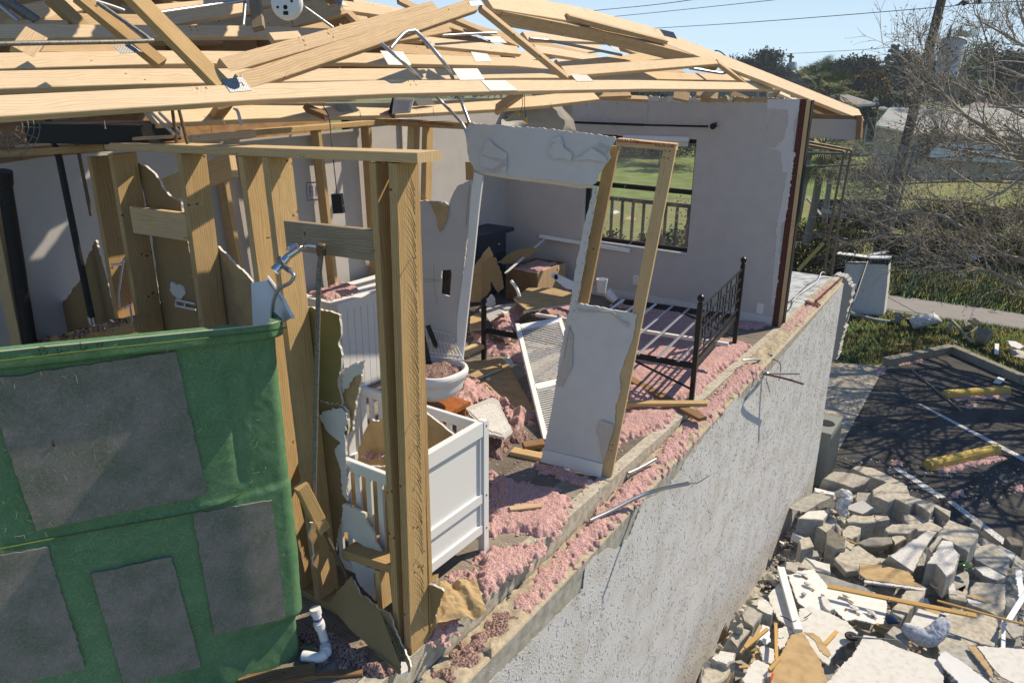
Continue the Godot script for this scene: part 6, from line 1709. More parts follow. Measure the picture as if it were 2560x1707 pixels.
# ---------------------------------------------------------------- the back of the green tub surround
func build_tub():
	var P0 :=V(-0.4,0,-1.95)
	var t :=V(-0.39,0,0.92).normalized()
	var n :=V(0.92,0,0.39).normalized()
	var b :=thing("green_tub_surround","green fibreglass back of a shower tub surround with four grey stiffener patches","bathtub",P0)
	var crease :=func(s: float) -> float: return 0.97-0.02*s+0.03*s*s
	var shell :=func(u,v):
		var q: float=lerpf(-0.13,0.22,u/0.30)
		if u > 0.30: q=lerpf(0.22,2.6,(u-0.30)/0.70)
		var y: float=v*(1.69+0.058*maxf(q,0.0))
		var rr :=0.05
		var pos: Vector3
		var out: Vector3
		if q < 0.0:
			pos=P0+n*(q-rr)
			out=-t
		elif q < rr*1.57:
			var a :=q/rr
			pos=P0-n*rr+t*rr+(-t*cos(a)+n*sin(a))*rr
			out=-t*cos(a)+n*sin(a)
		else:
			pos=P0+t*(q-rr*0.57)
			out=n
		var s :=maxf(q,0.0)
		var top: float=1.69+0.058*s
		var d :=0.0
		d +=0.034*smoothstep(top-0.072,top-0.060,y)
		d +=0.008*smoothstep(0.0,0.03,crease.call(s)-y)
		d -=0.012*exp(-pow((s-0.235)/0.02,2.0))*smoothstep(crease.call(s),crease.call(s)+0.1,y)*smoothstep(top-0.1,top-0.25,y)
		d +=0.003*exp(-pow((s-0.335)/0.03,2.0))*smoothstep(crease.call(s),crease.call(s)-0.06,y)*smoothstep(0.18,0.3,y)
		d -=0.035*smoothstep(0.27,0.22,y)*smoothstep(0.5,0.0,s-0.0)
		d +=0.004*nz.get_noise_2d(s*3.0,y*3.0)+0.0012*nz.get_noise_2d(s*16.0,y*16.0)
		return pos+out*d+V(0,y,0)
	surf("shell",shell,220,170,M.green,b,0.0,Vector2(3.4,1.75))
	# raw trimmed rim
	var rim :=[]
	for i in 41:
		var u :=0.15+0.85*i/40.0
		rim.append(shell.call(u,1.0)+V(0,0.002,0))
	tube("raw_rim",rim,0.003,M.green_rim,b,-1,6)
	var lip :=func(u,v):
		var p: Vector3=shell.call(lerpf(0.10,1.0,u),1.0)
		return p-n*0.06*v if u > 0.18 else p+t*0.05*v
	surf("rim_top",lip,60,2,M.green,b,0.003,Vector2(3,0.06))
	# rough grey patches laminated on
	for q in [[[V(-.784,1.648,-1.013),V(-.544,1.639,-1.58),V(-.525,1.002,-1.623)],V(-.763,1.037,-1.064)],[[V(-.839,.985,-.868),V(-.748,.96,-1.084),V(-.733,.379,-1.118),V(-.843,.413,-.858)]],[[V(-.7,.795,-1.195),V(-.587,.767,-1.462),V(-.568,.182,-1.508),V(-.686,.226,-1.23)]],[V(-.547,.935,-1.557),[V(-.421,.898,-1.855),V(-.418,.277,-1.86)],V(-.539,.321,-1.575)]]:
		sheet("stiffener_patch",flatten(q),0.010,M.grey_patch,M.grey_patch,b,0.0035,n)
	# resin lines
	tube("resin_line",curve([V(-.736,1.717,-1.052),V(-.617,1.704,-1.331),V(-.399,1.671,-1.847),V(-.351,1.674,-1.96)],6),0.0035,M.resin,b,-1,5)
	tube("resin_line",curve([V(-.815,1.002,-.941),V(-.685,.972,-1.246),V(-.528,.935,-1.618),V(-.467,.974,-1.76)],6),0.0035,M.resin,b,-1,5)
	# marker letters on the flange
	var st :=begin()
	for l in [[[V(-.688,1.744,-1.164),V(-.687,1.728,-1.166),V(-.686,1.713,-1.169)]],[[V(-.687,1.746,-1.167),V(-.681,1.744,-1.181),V(-.68,1.739,-1.182),V(-.684,1.732,-1.174),V(-.679,1.73,-1.185),V(-.678,1.722,-1.187),V(-.68,1.716,-1.183),V(-.683,1.714,-1.176)]],[[V(-.666,1.732,-1.215),V(-.667,1.721,-1.214),V(-.665,1.714,-1.219),V(-.662,1.719,-1.225),V(-.661,1.726,-1.227)]],[[V(-.656,1.723,-1.24),V(-.655,1.717,-1.242),V(-.652,1.723,-1.249)]],[[V(-.646,1.725,-1.265),V(-.644,1.725,-1.269)]],[[V(-.638,1.743,-1.282),V(-.639,1.722,-1.28),V(-.637,1.712,-1.284),V(-.634,1.71,-1.293),V(-.631,1.717,-1.299),V(-.631,1.725,-1.3),V(-.633,1.725,-1.293)]],[[V(-.617,1.73,-1.333),V(-.618,1.718,-1.33),V(-.619,1.716,-1.326)]],[[V(-.611,1.728,-1.346),V(-.612,1.716,-1.344),V(-.614,1.714,-1.339),V(-.615,1.719,-1.337)]]]:
		tube_into(st,flatten(l),0.0013,-1,4)
	put("marker_letters",st.commit(),M.ink,b)
	var hl :=[[V(-.551,1.709,-1.488),0.006,"rust"],[V(-.359,1.695,-1.941),0.010,"rust"]]
	for h in hl: put("rust_spot",lump_mesh(0.4,0.8),M.rust,b,Transform3D(Basis().scaled(V(h[1],h[1],h[1])),h[0]))
	put("rust_hole",lump_mesh(0.5,1.8),M.rust,b,Transform3D(Basis().scaled(V(0.008,0.012,0.008)),V(-.72,1.366,-1.163)))
	# fibre ends sticking out
	var fs :=begin()
	for i in 420:
		var s :=rng.randf_range(0.04,1.1)
		var y :=rng.randf_range(0.3,1.72)
		var p :=P0+t*s+n*0.006+V(0,y,0)
		if y > 1.62: p +=n*0.03
		var d :=(t*rng.randf_range(-1,1)+V(0,rng.randf_range(-1,1),0)+n*0.25).normalized()*rng.randf_range(0.01,0.035)
		tube_into(fs,[p,p+d*0.5+n*0.003,p+d],0.0005,0.0003,3,false)
	put("loose_fibres",fs.commit(),M.green_rim,b).set_meta("kind","stuff")


# ---------------------------------------------------------------- beyond the building
func leaf_clump(count: int,size: float) -> ArrayMesh:
	var st :=begin()
	for i in count:
		var p :=V(rng.randfn(0,0.32),rng.randfn(0,0.28),rng.randfn(0,0.32))
		var b :=Basis.from_euler(V(rng.randf()*TAU,rng.randf()*TAU,rng.randf()*TAU))*size
		var n :=(b.z+p).normalized()
		var g :=rng.randf_range(0.55,1.35)
		st.set_color(Color(g,g,g))
		for v in [V(0,-0.5,0),V(0.28,0,0),V(0,0.5,0),V(0,-0.5,0),V(0,0.5,0),V(-0.28,0,0)]:
			st.set_normal(b.z.normalized())
			st.set_color(Color(g,g,g))
			st.add_vertex(p+b*v)
	return st.commit()


# a crown of leaf clumps with gaps; tint varies from clump to clump
func crown(parent: Node,c: Vector3,r: Vector3,count: int,clump: float,tint: Color,mesh: Mesh,lobes :=9,called :="crown"):
	var mm :=MultiMesh.new()
	mm.transform_format=MultiMesh.TRANSFORM_3D
	mm.use_colors=true
	mm.mesh=mesh
	mm.instance_count=count
	var inv :=world_of(parent).affine_inverse()
	var L :=[]
	for i in lobes:
		var d :=V(rng.randfn(),rng.randfn()*0.8,rng.randfn()).normalized()*pow(rng.randf(),0.5)*0.75
		L.append([c+d*r,rng.randf_range(0.28,0.5),rng.randf_range(0.75,1.25)])
	for i in count:
		var l: Array=L[rng.randi() % lobes]
		var d :=V(rng.randfn(),rng.randfn(),rng.randfn()).normalized()*pow(rng.randf(),0.4)
		var p: Vector3=l[0]+d*r*l[1]
		var s :=clump*rng.randf_range(0.6,1.3)
		mm.set_instance_transform(i,inv*Transform3D(Basis.from_euler(V(rng.randf()*TAU,rng.randf()*TAU,rng.randf()*TAU)).scaled(V(s,s,s)),p))
		var g: float=l[2]*rng.randf_range(0.8,1.2)
		mm.set_instance_color(i,Color(tint.r*g,tint.g*g,tint.b*g))
	var o :=MultiMeshInstance3D.new()
	o.name=numbered(parent,called)
	o.multimesh=mm
	o.material_override=M.leaf
	o.set_meta("kind","stuff")
	parent.add_child(o,true)


func tree(label: String,c: Vector3,r: Vector3,count: int,clump: float,tint: Color,mesh: Mesh,group :="",called :="tree") -> Node3D:
	r=V(r.x*0.9,r.y*0.72,r.z*0.9)
	clump *=0.8
	var t :=thing(called,label,"tree",V(c.x,-3,c.z),group)
	var st :=begin()
	var h :=c.y-r.y*0.2+3.0
	tube_into(st,curve([V(c.x,-3,c.z),V(c.x+0.02*h,-3+h*0.5,c.z),V(c.x-0.01*h,-3+h,c.z)],3),0.035*h,0.018*h,7)
	put("trunk",st.commit(),M.bark,t)
	st=begin()
	for i in 7:
		var a :=rng.randf()*TAU
		var e :=c+V(cos(a)*r.x*0.8,rng.randf_range(-0.2,0.7)*r.y,sin(a)*r.z*0.8)
		var b :=V(c.x,lerpf(-3,c.y,rng.randf_range(0.55,0.95)),c.z)
		tube_into(st,[b,b.lerp(e,0.5)+V(0,r.y*0.1,0),e],0.014*h,0.004*h,5)
	put("limbs",st.commit(),M.bark,t)
	crown(t,c,r,count,clump,tint,mesh)
	return t


func fan_palm(label: String,base: Vector3,top: Vector3,size: float,fronds: int,called :="palm_tree"):
	var t :=thing(called,label,"palm",base)
	tube("trunk",curve([base,base.lerp(top,0.5)+V(0.06,0,0),top],5),0.16*size,M.bark,t,0.13*size,9)
	for i in fronds:
		var st :=begin()
		var a :=TAU*i/fronds*2.4+rng.randf()*0.3
		var el :=lerpf(1.25,-1.05,pow(float(i)/fronds,0.8))+rng.randf_range(-0.15,0.15)
		var d :=V(cos(a)*cos(el),sin(el),sin(a)*cos(el))
		var tip :=top+d*size*rng.randf_range(0.75,1.0)
		st.set_color(Color.WHITE)
		tube_into(st,[top,top.lerp(tip,0.5)+V(0,0.08*size,0),tip],0.014,0.010,4)
		var side :=d.cross(V(0,1,0)).normalized()
		var upv :=side.cross(d).normalized()
		var g :=rng.randf_range(0.6,1.2)
		for k in 25:
			var f :=(k-12)/12.0
			var ang :=f*1.5
			var bd :=(d*cos(ang)+side*sin(ang)+upv*0.12).normalized()
			var ln :=size*0.75*(1.0-0.25*absf(f))*rng.randf_range(0.85,1.1)
			var mid :=tip+bd*ln*0.6
			var end :=tip+bd*ln+V(0,-0.22*ln,0)
			var wd :=bd.cross(upv).normalized()*0.016*size
			var nn :=bd.cross(wd).normalized()
			st.set_color(Color(g,g,g))
			for v in [tip,mid+wd,mid-wd,mid+wd,end,mid-wd]:
				st.set_normal(nn)
				st.set_color(Color(g*1.1,g,g*0.9))
				st.add_vertex(v)
		put("frond",st.commit(),M.palm,t)


func grow(st: SurfaceTool,p: Vector3,d: Vector3,len: float,r: float,depth: int,leaves: Array):
	var pts :=[p]
	var q :=p
	var dir :=d.normalized()
	var n :=4 if depth > 0 else 3
	for i in n:
		dir=(dir+V(rng.randfn(0,0.17),rng.randfn(0.03,0.15),rng.randfn(0,0.17))).normalized()
		q +=dir*len/n
		pts.append(q)
		if depth <=1 and rng.randf() < 0.55: leaves.append([q,dir])
	tube_into(st,pts,r,r*0.55,5 if r > 0.02 else 3,false)
	if depth <=0: return
	var kids: int=[0,4,6,8][depth]
	for k in kids:
		var f :=rng.randf_range(0.25,1.0)*n
		var i :=mini(int(f),n-1)
		var at: Vector3=pts[i].lerp(pts[i+1],f-i)
		var dd: Vector3=(pts[i+1]-pts[i]).normalized()
		var sd: Vector3=dd.cross(V(rng.randfn(),rng.randfn(),rng.randfn())).normalized()
		grow(st,at,dd*rng.randf_range(0.5,1.0)+sd*rng.randf_range(0.5,0.9)+V(0,0.12,0),len*rng.randf_range(0.42,0.72),maxf(r*0.5,0.0048),depth-1,leaves)


func bare_tree():
	var base :=V(5.6,-3,-17.2)
	var t :=thing("storm_stripped_tree","large storm-stripped tree with tangled bare branches and few leaves at the right","tree",base)
	var fork :=base+V(-0.2,1.9,0.1)
	tube("trunk",curve([base,base+V(0.05,1.0,0),fork],4),0.30,M.bark,t,0.24,12)
	var leaves :=[]
	var limbs :=[
		[[V(2.42,.49,-19.74),V(1.69,1.11,-19.51),V(1.21,1.48,-19.08),V(1.01,1.73,-18.79),V(.54,2.02,-18.47),V(.02,2.52,-18.33),V(-.34,2.93,-18.13)],0.065],
		[[V(2.21,1.5,-21.29),V(1.47,1.97,-20.99),V(.53,2.35,-20.52),V(.08,2.6,-20.31),V(-.31,2.73,-20.11),V(-.6,3.26,-20.13)],0.05],
		[[V(2.04,2.28,-22.78),V(1.25,2.76,-22.44),V(.73,2.99,-22.19),V(.26,3.23,-21.97)],0.04],
		[[V(1.91,2.99,-21.71),V(1.18,3.41,-21.39),V(.66,3.71,-21.16),V(.28,3.91,-20.99)],0.035],
		[[V(2.87,-1,-18.15),V(2.09,-.65,-17.77),V(1.69,-.52,-17.55),V(.76,.04,-17.42),V(.48,.11,-17.51),V(-.33,.13,-17.23),V(-.95,-.11,-17.22)],0.05],
		[[V(2.78,-.53,-19.56),V(1.6,-.4,-18.82),V(.96,-.38,-18.4),V(-.37,-.54,-18.07),V(-.92,-.69,-18.27)],0.04],
		[[V(2.65,.16,-22.31),V(1.53,.42,-21.66),V(.34,.43,-20.87),V(-.83,.36,-20.05),V(-1.64,.38,-20.03)],0.04],
		[[V(2.39,.53,-22.93),V(1.64,.82,-22.54),V(.66,1.01,-21.96),V(-.25,1.17,-21.41),V(-.78,1.11,-21.03)],0.045],
		[[V(2.93,-1.32,-17.43),V(1.99,-.91,-16.96),V(1.47,-.72,-16.81),V(.66,-.65,-16.55)],0.035],
		[[V(2.15,2.26,-24.12),V(1.2,3.66,-24.06),V(.8,4.4,-24.1),V(.51,5.19,-24.23)],0.04],
		[[V(2.71,-.17,-21.58),V(1.67,-.13,-20.89),V(.95,.02,-20.47),V(-.25,.09,-19.94),V(-1.15,.17,-19.76)],0.04],
		[[V(2.51,.83,-20.97),V(1.69,1.05,-20.5),V(.84,1.44,-20.09),V(-.14,1.33,-19.39)],0.04],
		[[base+V(-0.6,2.9,0.4),V(4.4,0.5,-16.4),V(3.9,1.1,-15.8),V(3.0,1.2,-15.4)],0.075,true],
		[[base+V(-0.5,3.0,-0.2),V(4.3,0.9,-17.6),V(3.6,1.7,-17.4),V(2.9,2.2,-17.6)],0.065,true],
		[[base+V(0.1,3.2,0.6),V(5.2,0.9,-15.6),V(4.6,1.5,-14.9),V(3.9,1.9,-14.6)],0.07,true],
		[[base+V(0.3,3.0,0.6),V(6.0,1.1,-15.4),V(5.6,2.0,-14.4),V(5.0,2.6,-13.8)],0.06,true],
		[[base+V(-0.2,3.4,-0.8),V(4.8,1.6,-19.0),V(4.0,2.4,-20.0)],0.05,true],
		[[base+V(0.6,3.5,0.0),V(6.8,2.0,-16.9),V(6.4,3.4,-15.8),V(5.7,4.2,-15.2)],0.06,true],
	]
	# limbs over the lot, between the sun and the asphalt
	var lot :=[
		[[V(3.27,-3,-15.98),V(2.62,-3,-15.47),V(1.76,-3,-15.01),V(1.34,-3,-14.45),V(.95,-3,-13.72),V(.53,-3,-12.53)],0.12],
		[[V(3.12,-3,-16.09),V(2.51,-3,-15.71),V(1.58,-3,-15.21),V(.91,-3,-15.19),V(.38,-3,-15.18),V(-.2,-3,-14.88)],0.09],
		[[V(3.13,-3,-14.24),V(2.69,-3,-13.62),V(2.35,-3,-12.98),V(2.24,-3,-12.32),V(2.205,-3,-11.371)],0.10],
		[[V(3.13,-3,-15.26),V(2.65,-3,-14.82),V(2.13,-3,-14.21),V(1.76,-3,-13.4),V(1.42,-3,-13.25),V(1.3,-3,-13.96)],0.05],
		[[V(2.82,-3,-15.66),V(1.76,-3,-14.99),V(1.15,-3,-14.68),V(.28,-3,-13.85),V(-.25,-3,-13.91)],0.06],
		[[V(2.82,-3,-15.56),V(1.34,-3,-14.4),V(.75,-3,-13.98),V(.22,-3,-13.29)],0.06],
		[[V(2.68,-3,-15.35),V(1.3,-3,-14.06),V(.97,-3,-13.07),V(.6,-3,-12.15)],0.05],
		[[V(3.11,-3,-17.37),V(2.45,-3,-17.22),V(1.56,-3,-17.25),V(.84,-3,-17.83)],0.06],
		[[V(3.14,-3,-13.53),V(2.36,-3,-12.86),V(2.01,-3,-12.16),V(1.668,-3,-11.63)],0.05],
		[[V(3.12,-3,-16.65),V(2.31,-3,-16.49),V(1.48,-3,-16.21),V(.6,-3,-16.09),V(-.18,-3,-16.22)],0.05],
	]
	for l in lot:
		var q: Array=l[0]
		var up: Array=[]
		for i in q.size(): up.append(q[i]+V(0.452,1,-0.822)*(3.3+0.35*i))
		limbs.append([up,l[1],true])
	var nth :=0
	for l in limbs:
		var big: bool=l.size() > 2
		nth +=1
		var st :=begin()
		var pts :=curve([fork]+l[0],4)
		tube_into(st,pts,maxf(l[1]*(1.9 if big else 1.5),0.06),0.02 if big else 0.012,7,false)
		var n :=pts.size()
		for k in (13 if big else 10 if nth in [2,3,4,10] else 24):
			var f :=pow(rng.randf(),0.8)*(n-5)+4.0
			var i :=mini(int(f),n-2)
			var at: Vector3=pts[i].lerp(pts[i+1],f-i)
			var dd: Vector3=(pts[i+1]-pts[i]).normalized()
			var sd: Vector3=dd.cross(V(rng.randfn(),rng.randfn(),rng.randfn())).normalized()
			grow(st,at,dd+sd*rng.randf_range(0.5,1.1)+V(0,0.15,0),rng.randf_range(0.6,1.7) if big else rng.randf_range(0.5,1.35),0.03 if big else 0.014,1 if big else 2,leaves)
		put("limb",st.commit(),M.twig,t)
	# the few leaves left
	var lm :=begin()
	for v in [V(0,0,0),V(0.22,0.5,0.04),V(0,1,-0.1),V(0,0,0),V(0,1,-0.1),V(-0.22,0.5,0.04)]:
		lm.set_normal(V(0,0,1))
		lm.add_vertex(v)
	var mm :=MultiMesh.new()
	mm.transform_format=MultiMesh.TRANSFORM_3D
	mm.use_colors=true
	mm.mesh=lm.commit()
	mm.instance_count=mini(leaves.size(),9000)
	var inv :=world_of(t).affine_inverse()
	for i in mm.instance_count:
		var q: Array=leaves[(i*7919) % leaves.size()]
		var s :=rng.randf_range(0.03,0.075)
		mm.set_instance_transform(i,inv*Transform3D(Basis.from_euler(V(rng.randf()*TAU,rng.randf()*TAU,rng.randf()*TAU)).scaled(V(s,s,s)),q[0]+V(rng.randfn(),rng.randfn(),rng.randfn())*0.03))
		var g :=rng.randf_range(0.6,1.6)
		mm.set_instance_color(i,Color(g*1.2,g,g*0.8) if rng.randf() < 0.85 else Color(g*3.0,g*1.9,g))
	var o :=MultiMeshInstance3D.new()
	o.name="leaves"
	o.multimesh=mm
	o.material_override=M.leaf
	o.set_meta("kind","stuff")
	t.add_child(o)


func tufts(called: String,label: String,pts: Array,count: int,hmin: float,hmax: float,blades: int,tint: Color):
	var st :=begin()
	for i in blades:
		var a :=rng.randf()*TAU
		var p :=V(cos(a),0,sin(a))*rng.randf()*0.35
		var lean :=V(rng.randfn(0,0.3),1,rng.randfn(0,0.3))
		var w :=V(cos(a+1.5),0,sin(a+1.5))*0.06
		var g :=rng.randf_range(0.7,1.3)
		for v in [p-w,p+w,p+lean*rng.randf_range(0.6,1.1)]:
			st.set_normal(V(0,1,0.2).normalized())
			st.set_color(Color(g,g,g))
			st.add_vertex(v)
	var poly :=poly_xz(pts)
	var lo :=Vector2(1e9,1e9)
	var hi :=-lo
	for p in poly:
		lo=lo.min(p)
		hi=hi.max(p)
	var mm :=MultiMesh.new()
	mm.transform_format=MultiMesh.TRANSFORM_3D
	mm.use_colors=true
	mm.mesh=st.commit()
	mm.instance_count=count
	for i in count:
		var p :=Vector2.ZERO
		for k in 40:
			p=Vector2(rng.randf_range(lo.x,hi.x),rng.randf_range(lo.y,hi.y))
			if Geometry2D.is_point_in_polygon(p,poly): break
		var den :=nz.get_noise_2d(p.x*0.6,p.y*0.6)
		var s :=rng.randf_range(hmin,hmax)*(1.0+0.6*den)
		mm.set_instance_transform(i,Transform3D(Basis(V(0,1,0),rng.randf()*TAU).scaled(V(s*1.3,s,s*1.3)),V(p.x,-3.02,p.y)))
		var g :=rng.randf_range(0.7,1.3)
		var dry :=clampf(0.5+nz.get_noise_2d(p.x*0.9+30.0,p.y*0.9)*1.5,0.0,1.0)
		mm.set_instance_color(i,Color(tint.r*g*lerpf(1.25,0.75,dry),tint.g*g*lerpf(1.05,1.0,dry),tint.b*g))
	var o :=MultiMeshInstance3D.new()
	o.name=numbered(self,called)
	o.multimesh=mm
	o.material_override=M.blade
	add_child(o,true)
	tag(o,label,"grass","","stuff")


func shrub(label: String,c: Vector3,r: Vector3,count: int,clump: float,tint: Color,mesh: Mesh,group :=""):
	var t :=thing("shrub",label,"shrub",V(c.x,-3,c.z),group)
	var st :=begin()
	for i in 9:
		var a :=rng.randf()*TAU
		tube_into(st,[V(c.x,-3.02,c.z),c+V(cos(a)*r.x*0.6,rng.randf_range(-0.2,0.6)*r.y,sin(a)*r.z*0.6)],0.025,0.008,4)
	put("stems",st.commit(),M.bark,t)
	crown(t,c,r,count,clump,tint,mesh,8,"foliage")


func build_outside():
	M.palm=mat(lin(0.10,0.125,0.045),0.7)
	M.palm.vertex_color_use_as_albedo=true
	M.palm.backlight_enabled=true
	M.palm.backlight=Color(0.12,0.14,0.05)
	var cl :=leaf_clump(14,0.34)
	var cl_far :=leaf_clump(12,0.5)
	bare_tree()
	# grass
	tufts("grass","short green and dry grass on the verge beyond the lot kerb",[V(-.85,-3,-16.51),V(.06,-3,-17.07),V(1.06,-3,-19.14),V(2.98,-3,-17.41),V(2.93,-3,-21.27),V(2.41,-3,-21.46),V(-.65,-3,-21.19),V(-3,-3,-21.5),V(-2.0,-3,-14.5)],15000,0.05,0.14,7,Color(1.0,1.0,1.0))
	tufts("grass","taller ragged grass beyond the road",[V(-3.37,-3,-23.31),V(-.99,-3,-23.19),V(3.09,-3,-23.16),V(3.06,-3,-29.13),V(-1.74,-3,-27.66),V(-4.21,-3,-26.46)],22000,0.07,0.24,7,Color(1.05,1.05,1.0))
	# shrubs in a ragged hedge behind the road
	var hedge :=[[2010,545,30,1.4,0.9,"low"],[1860,590,26,1.3,0.9,"dark low"],[1900,560,28,1.6,1.1,"rounded"],[2080,600,25.5,1.5,0.8,"broad dark"],[2150,610,25,1.4,0.8,"sprawling"],[2220,600,25.5,1.5,0.9,"leafy"],[2290,600,25,1.4,0.9,"dull green"],[2345,610,24.5,1.2,0.8,"patchy"],[2120,570,29,1.6,1.0,"grey-green"],[2200,555,30,1.8,1.0,"deep green"],[2300,555,29,1.7,1.0,"olive"]]
	var hp :=[V(-2.86,-3.14,-32.53),V(-3.08,-2.48,-23.73),V(-3.47,-2.73,-27.19),V(-1.14,-3.01,-28.01),V(-.22,-3.09,-27.96),V(.54,-3.06,-29.12),V(1.41,-3,-29.09),V(2.08,-3.01,-28.9),V(-1.12,-3.39,-32.33),V(-.15,-3.35,-34.27),V(1.28,-3.13,-34.05)]
	var hw :=["behind the pillar's left corner","left of the pillar beside the slanting conduit","left of the pillar under the palm","just right of the pillar","right of the pillar below the pale plywood","in the middle of the weedy bank","on the weedy bank near the white scraps","at the right edge of the weedy bank","behind the pillar's right corner","behind the middle of the bank","behind the right part of the bank"]
	for i in hedge.size():
		var c: Vector3=hp[i]
		c.y=-2.75+hedge[i][4]*0.35
		shrub(hedge[i][5]+" weedy shrub "+hw[i],c,V(hedge[i][3]*1.2,hedge[i][4]*0.8,hedge[i][3]),420,0.26,Color(1.45,1.6,1.15)*[0.8,1.0,1.25][i % 3],cl,"shrubs on the bank beyond the road")
	# view through the window
	var wv :=[[V(-24.05,-3.15,-53.95),2.4,"round shrub seen at the left through the window's upper sash"],[V(-23.34,-3.01,-57.05),2.6,"dark shrub seen in the middle of the window's upper sash"],[V(-21.69,-2.83,-58.23),2.8,"dark shrub seen at the right of the window's upper sash"],[V(-29.03,-3.26,-60.75),3.0,"tall bush seen at the upper left of the window"],[V(-26.06,-2.71,-60.43),3.0,"tall bush seen at the top of the window"]]
	for i in wv.size():
		var c: Vector3=wv[i][0]
		c.y=-3+wv[i][1]*0.8
		shrub(wv[i][2],c,V(wv[i][1]*1.6,wv[i][1],wv[i][1]*1.3),300,0.7,Color(0.9,1.0,0.8)*(0.7+0.2*(i % 3)),cl,"shrubs seen through the window")
	tree("tree with a crooked trunk standing on the lawn seen through the window",V(-19.77,-.72,-50.2),V(5,3.2,5),420,0.9,Color(0.9,1.0,0.8),cl)
	var wb :=[[V(-5.35,-.55,-14.71),"leafy shrub behind the railing at the window's lower left"],[V(-4.51,-.51,-14.65),"leafy shrub behind the railing in the window's middle"],[V(-3.87,-.27,-14.67),"dark shrub behind the railing at the window's lower right"]]
	for q in wb:
		var c: Vector3=q[0]
		shrub(q[1],V(c.x,c.y-0.5,c.z),V(0.9,0.8,0.7),260,0.22,Color(0.8,1.0,0.7),cl,"shrubs below the walkway railing")
	lying("tan board lying on the grass seen between the balusters",[[V(-12.22,-3,-29.58),V(-12.37,-3,-30.41),V(-11.87,-3,-30.03),V(-11.72,-3,-29.41)]],0.05,M.kraft,M.gypsum)
	lying("white scrap on the grass seen between the left balusters",[[V(-13.49,-3,-30.75),V(-13.5,-3,-31.37),V(-13.12,-3,-31.03),V(-13.1,-3,-30.45)]],0.05,M.white,M.gypsum)
	# palms
	fan_palm("fan palm with upright green crown above the eave",V(-6.0,-3,-33.2),V(-5.8,2.37,-32.84),0.85,30)
	fan_palm("smaller yellow-green fan palm right of the tall one",V(-4.6,-3,-31.6),V(-4.87,2.11,-32.08),0.7,24)
	fan_palm("drooping fan palm with hanging dead fronds below the eave box",V(-4.06,-3,-26.6),V(-3.73,.7,-25.88),0.85,44)
	fan_palm("dark leaning palm behind the transformer",V(-4.05,.47,-65.12),V(-3.94,4.76,-63.14),1.1,18)
	fan_palm("thin-trunked small palm right of the transformer",V(-3.11,1.09,-72.39),V(-3.54,3.33,-73.03),0.9,16)
	# trees, nearer ones first
	var G :=Color(1.0,1.0,0.9)
	tree("broad dark tree standing right behind the tall fan palm",V(-18.19,3.47,-95.1),V(6.0,3.6,5),700,1.1,G*0.8,cl)
	tree("brown-leaved tree below the broad dark tree",V(-13.74,1.46,-78.13),V(4.2,3.0,4),560,0.9,Color(1.5,1.1,0.8),cl)
	tree("dark tree at the roof's lower right slope",V(-27.73,4.14,-95.32),V(4.6,2.8,4),520,1.0,G*0.7,cl)
	tree("small dense tree between the roof slope and the far utility pole",V(-27.23,3.49,-101.76),V(3.5,2.4,4),320,1.0,G*0.8,cl)
	tree("open-crowned tree left of the leaning pole",V(-13.09,4.42,-111.69),V(4.0,3.2,4),360,1.1,Color(1.1,1.05,0.9),cl)
	tree("brownish tree behind the leaning pole's middle",V(-10.94,2.21,-93.08),V(4.2,3.0,4),460,1.0,Color(1.4,1.1,0.85),cl)
	tree("rounded tree right of the transformer",V(-4.71,4.11,-91.7),V(4.2,3.0,4),480,1.0,G*0.85,cl)
	tree("dark tree at the far right behind the bare branches",V(-1.67,3.7,-89.75),V(4.2,3.4,4),480,1.0,G*0.75,cl)
	tree("bushy tree right of the green house",V(-9.63,.96,-70.49),V(2.4,1.8,2),300,0.8,Color(1.0,1.1,0.75),cl)
	tree("low bushy tree in front of the grey hip roof",V(-10.24,.66,-62.3),V(2.0,1.6,2),260,0.7,Color(0.95,1.0,0.8),cl)
	tree("brown bushy tree behind the metal-roofed house",V(-2.38,1.22,-85.69),V(5.0,2.2,4),460,1.0,Color(1.35,1.1,0.85),cl)
	# tiered conifer
	var cp: Vector3=V(-16.79,4.48,-115.6)
	var pine :=thing("tiered_conifer","slim tiered conifer standing above the far tree line","tree",V(cp.x,-3,cp.z))
	tube("trunk",[V(cp.x,-3,cp.z),V(cp.x+0.2,6.9,cp.z)],0.22,M.bark,pine,0.06,7)
	var pst :=begin()
	for i in 15:
		var y :=lerpf(2.0,6.8,i/14.0)
		for k in 7:
			var a :=rng.randf()*TAU
			var l :=lerpf(2.3,0.5,i/14.0)*rng.randf_range(0.6,1.1)
			var e :=V(cp.x+cos(a)*l,y+0.25*l,cp.z+sin(a)*l)
			tube_into(pst,[V(cp.x,y,cp.z),e],0.10,0.22,4)
	put("branch_tiers",pst.commit(),mat(lin(0.028,0.042,0.022),0.9),pine)
	# far tree line
	var places :=[]
	for i in 46:
		places.append([lerpf(-235.0,60.0,i/45.0)+rng.randf_range(-4,4),rng.randf_range(-300,-230)])
	for i in 30:
		places.append([lerpf(-150.0,40.0,i/29.0)+rng.randf_range(-4,4),rng.randf_range(-175,-130)])
	var proto :=[]
	for i in 4:
		var t :=tree("tree in the far belt of trees along the horizon",V(places[i][0],rng.randf_range(0.8,2.0),places[i][1]),V(8.5,4.0,7),380,2.6,G*[0.8,1.0,1.15,0.9][i],cl_far,"far trees along the horizon","far_tree")
		proto.append(t)
	for i in range(4,places.size()):
		var d: Node3D=proto[i % 4].duplicate()
		d.name=numbered(self,"far_tree")
		add_child(d)
		var s :=rng.randf_range(0.75,1.15)
		d.transform=Transform3D(Basis(V(0,1,0),rng.randf()*TAU).scaled(V(s,s*rng.randf_range(0.75,1.1),s)),V(places[i][0],-3,places[i][1]))
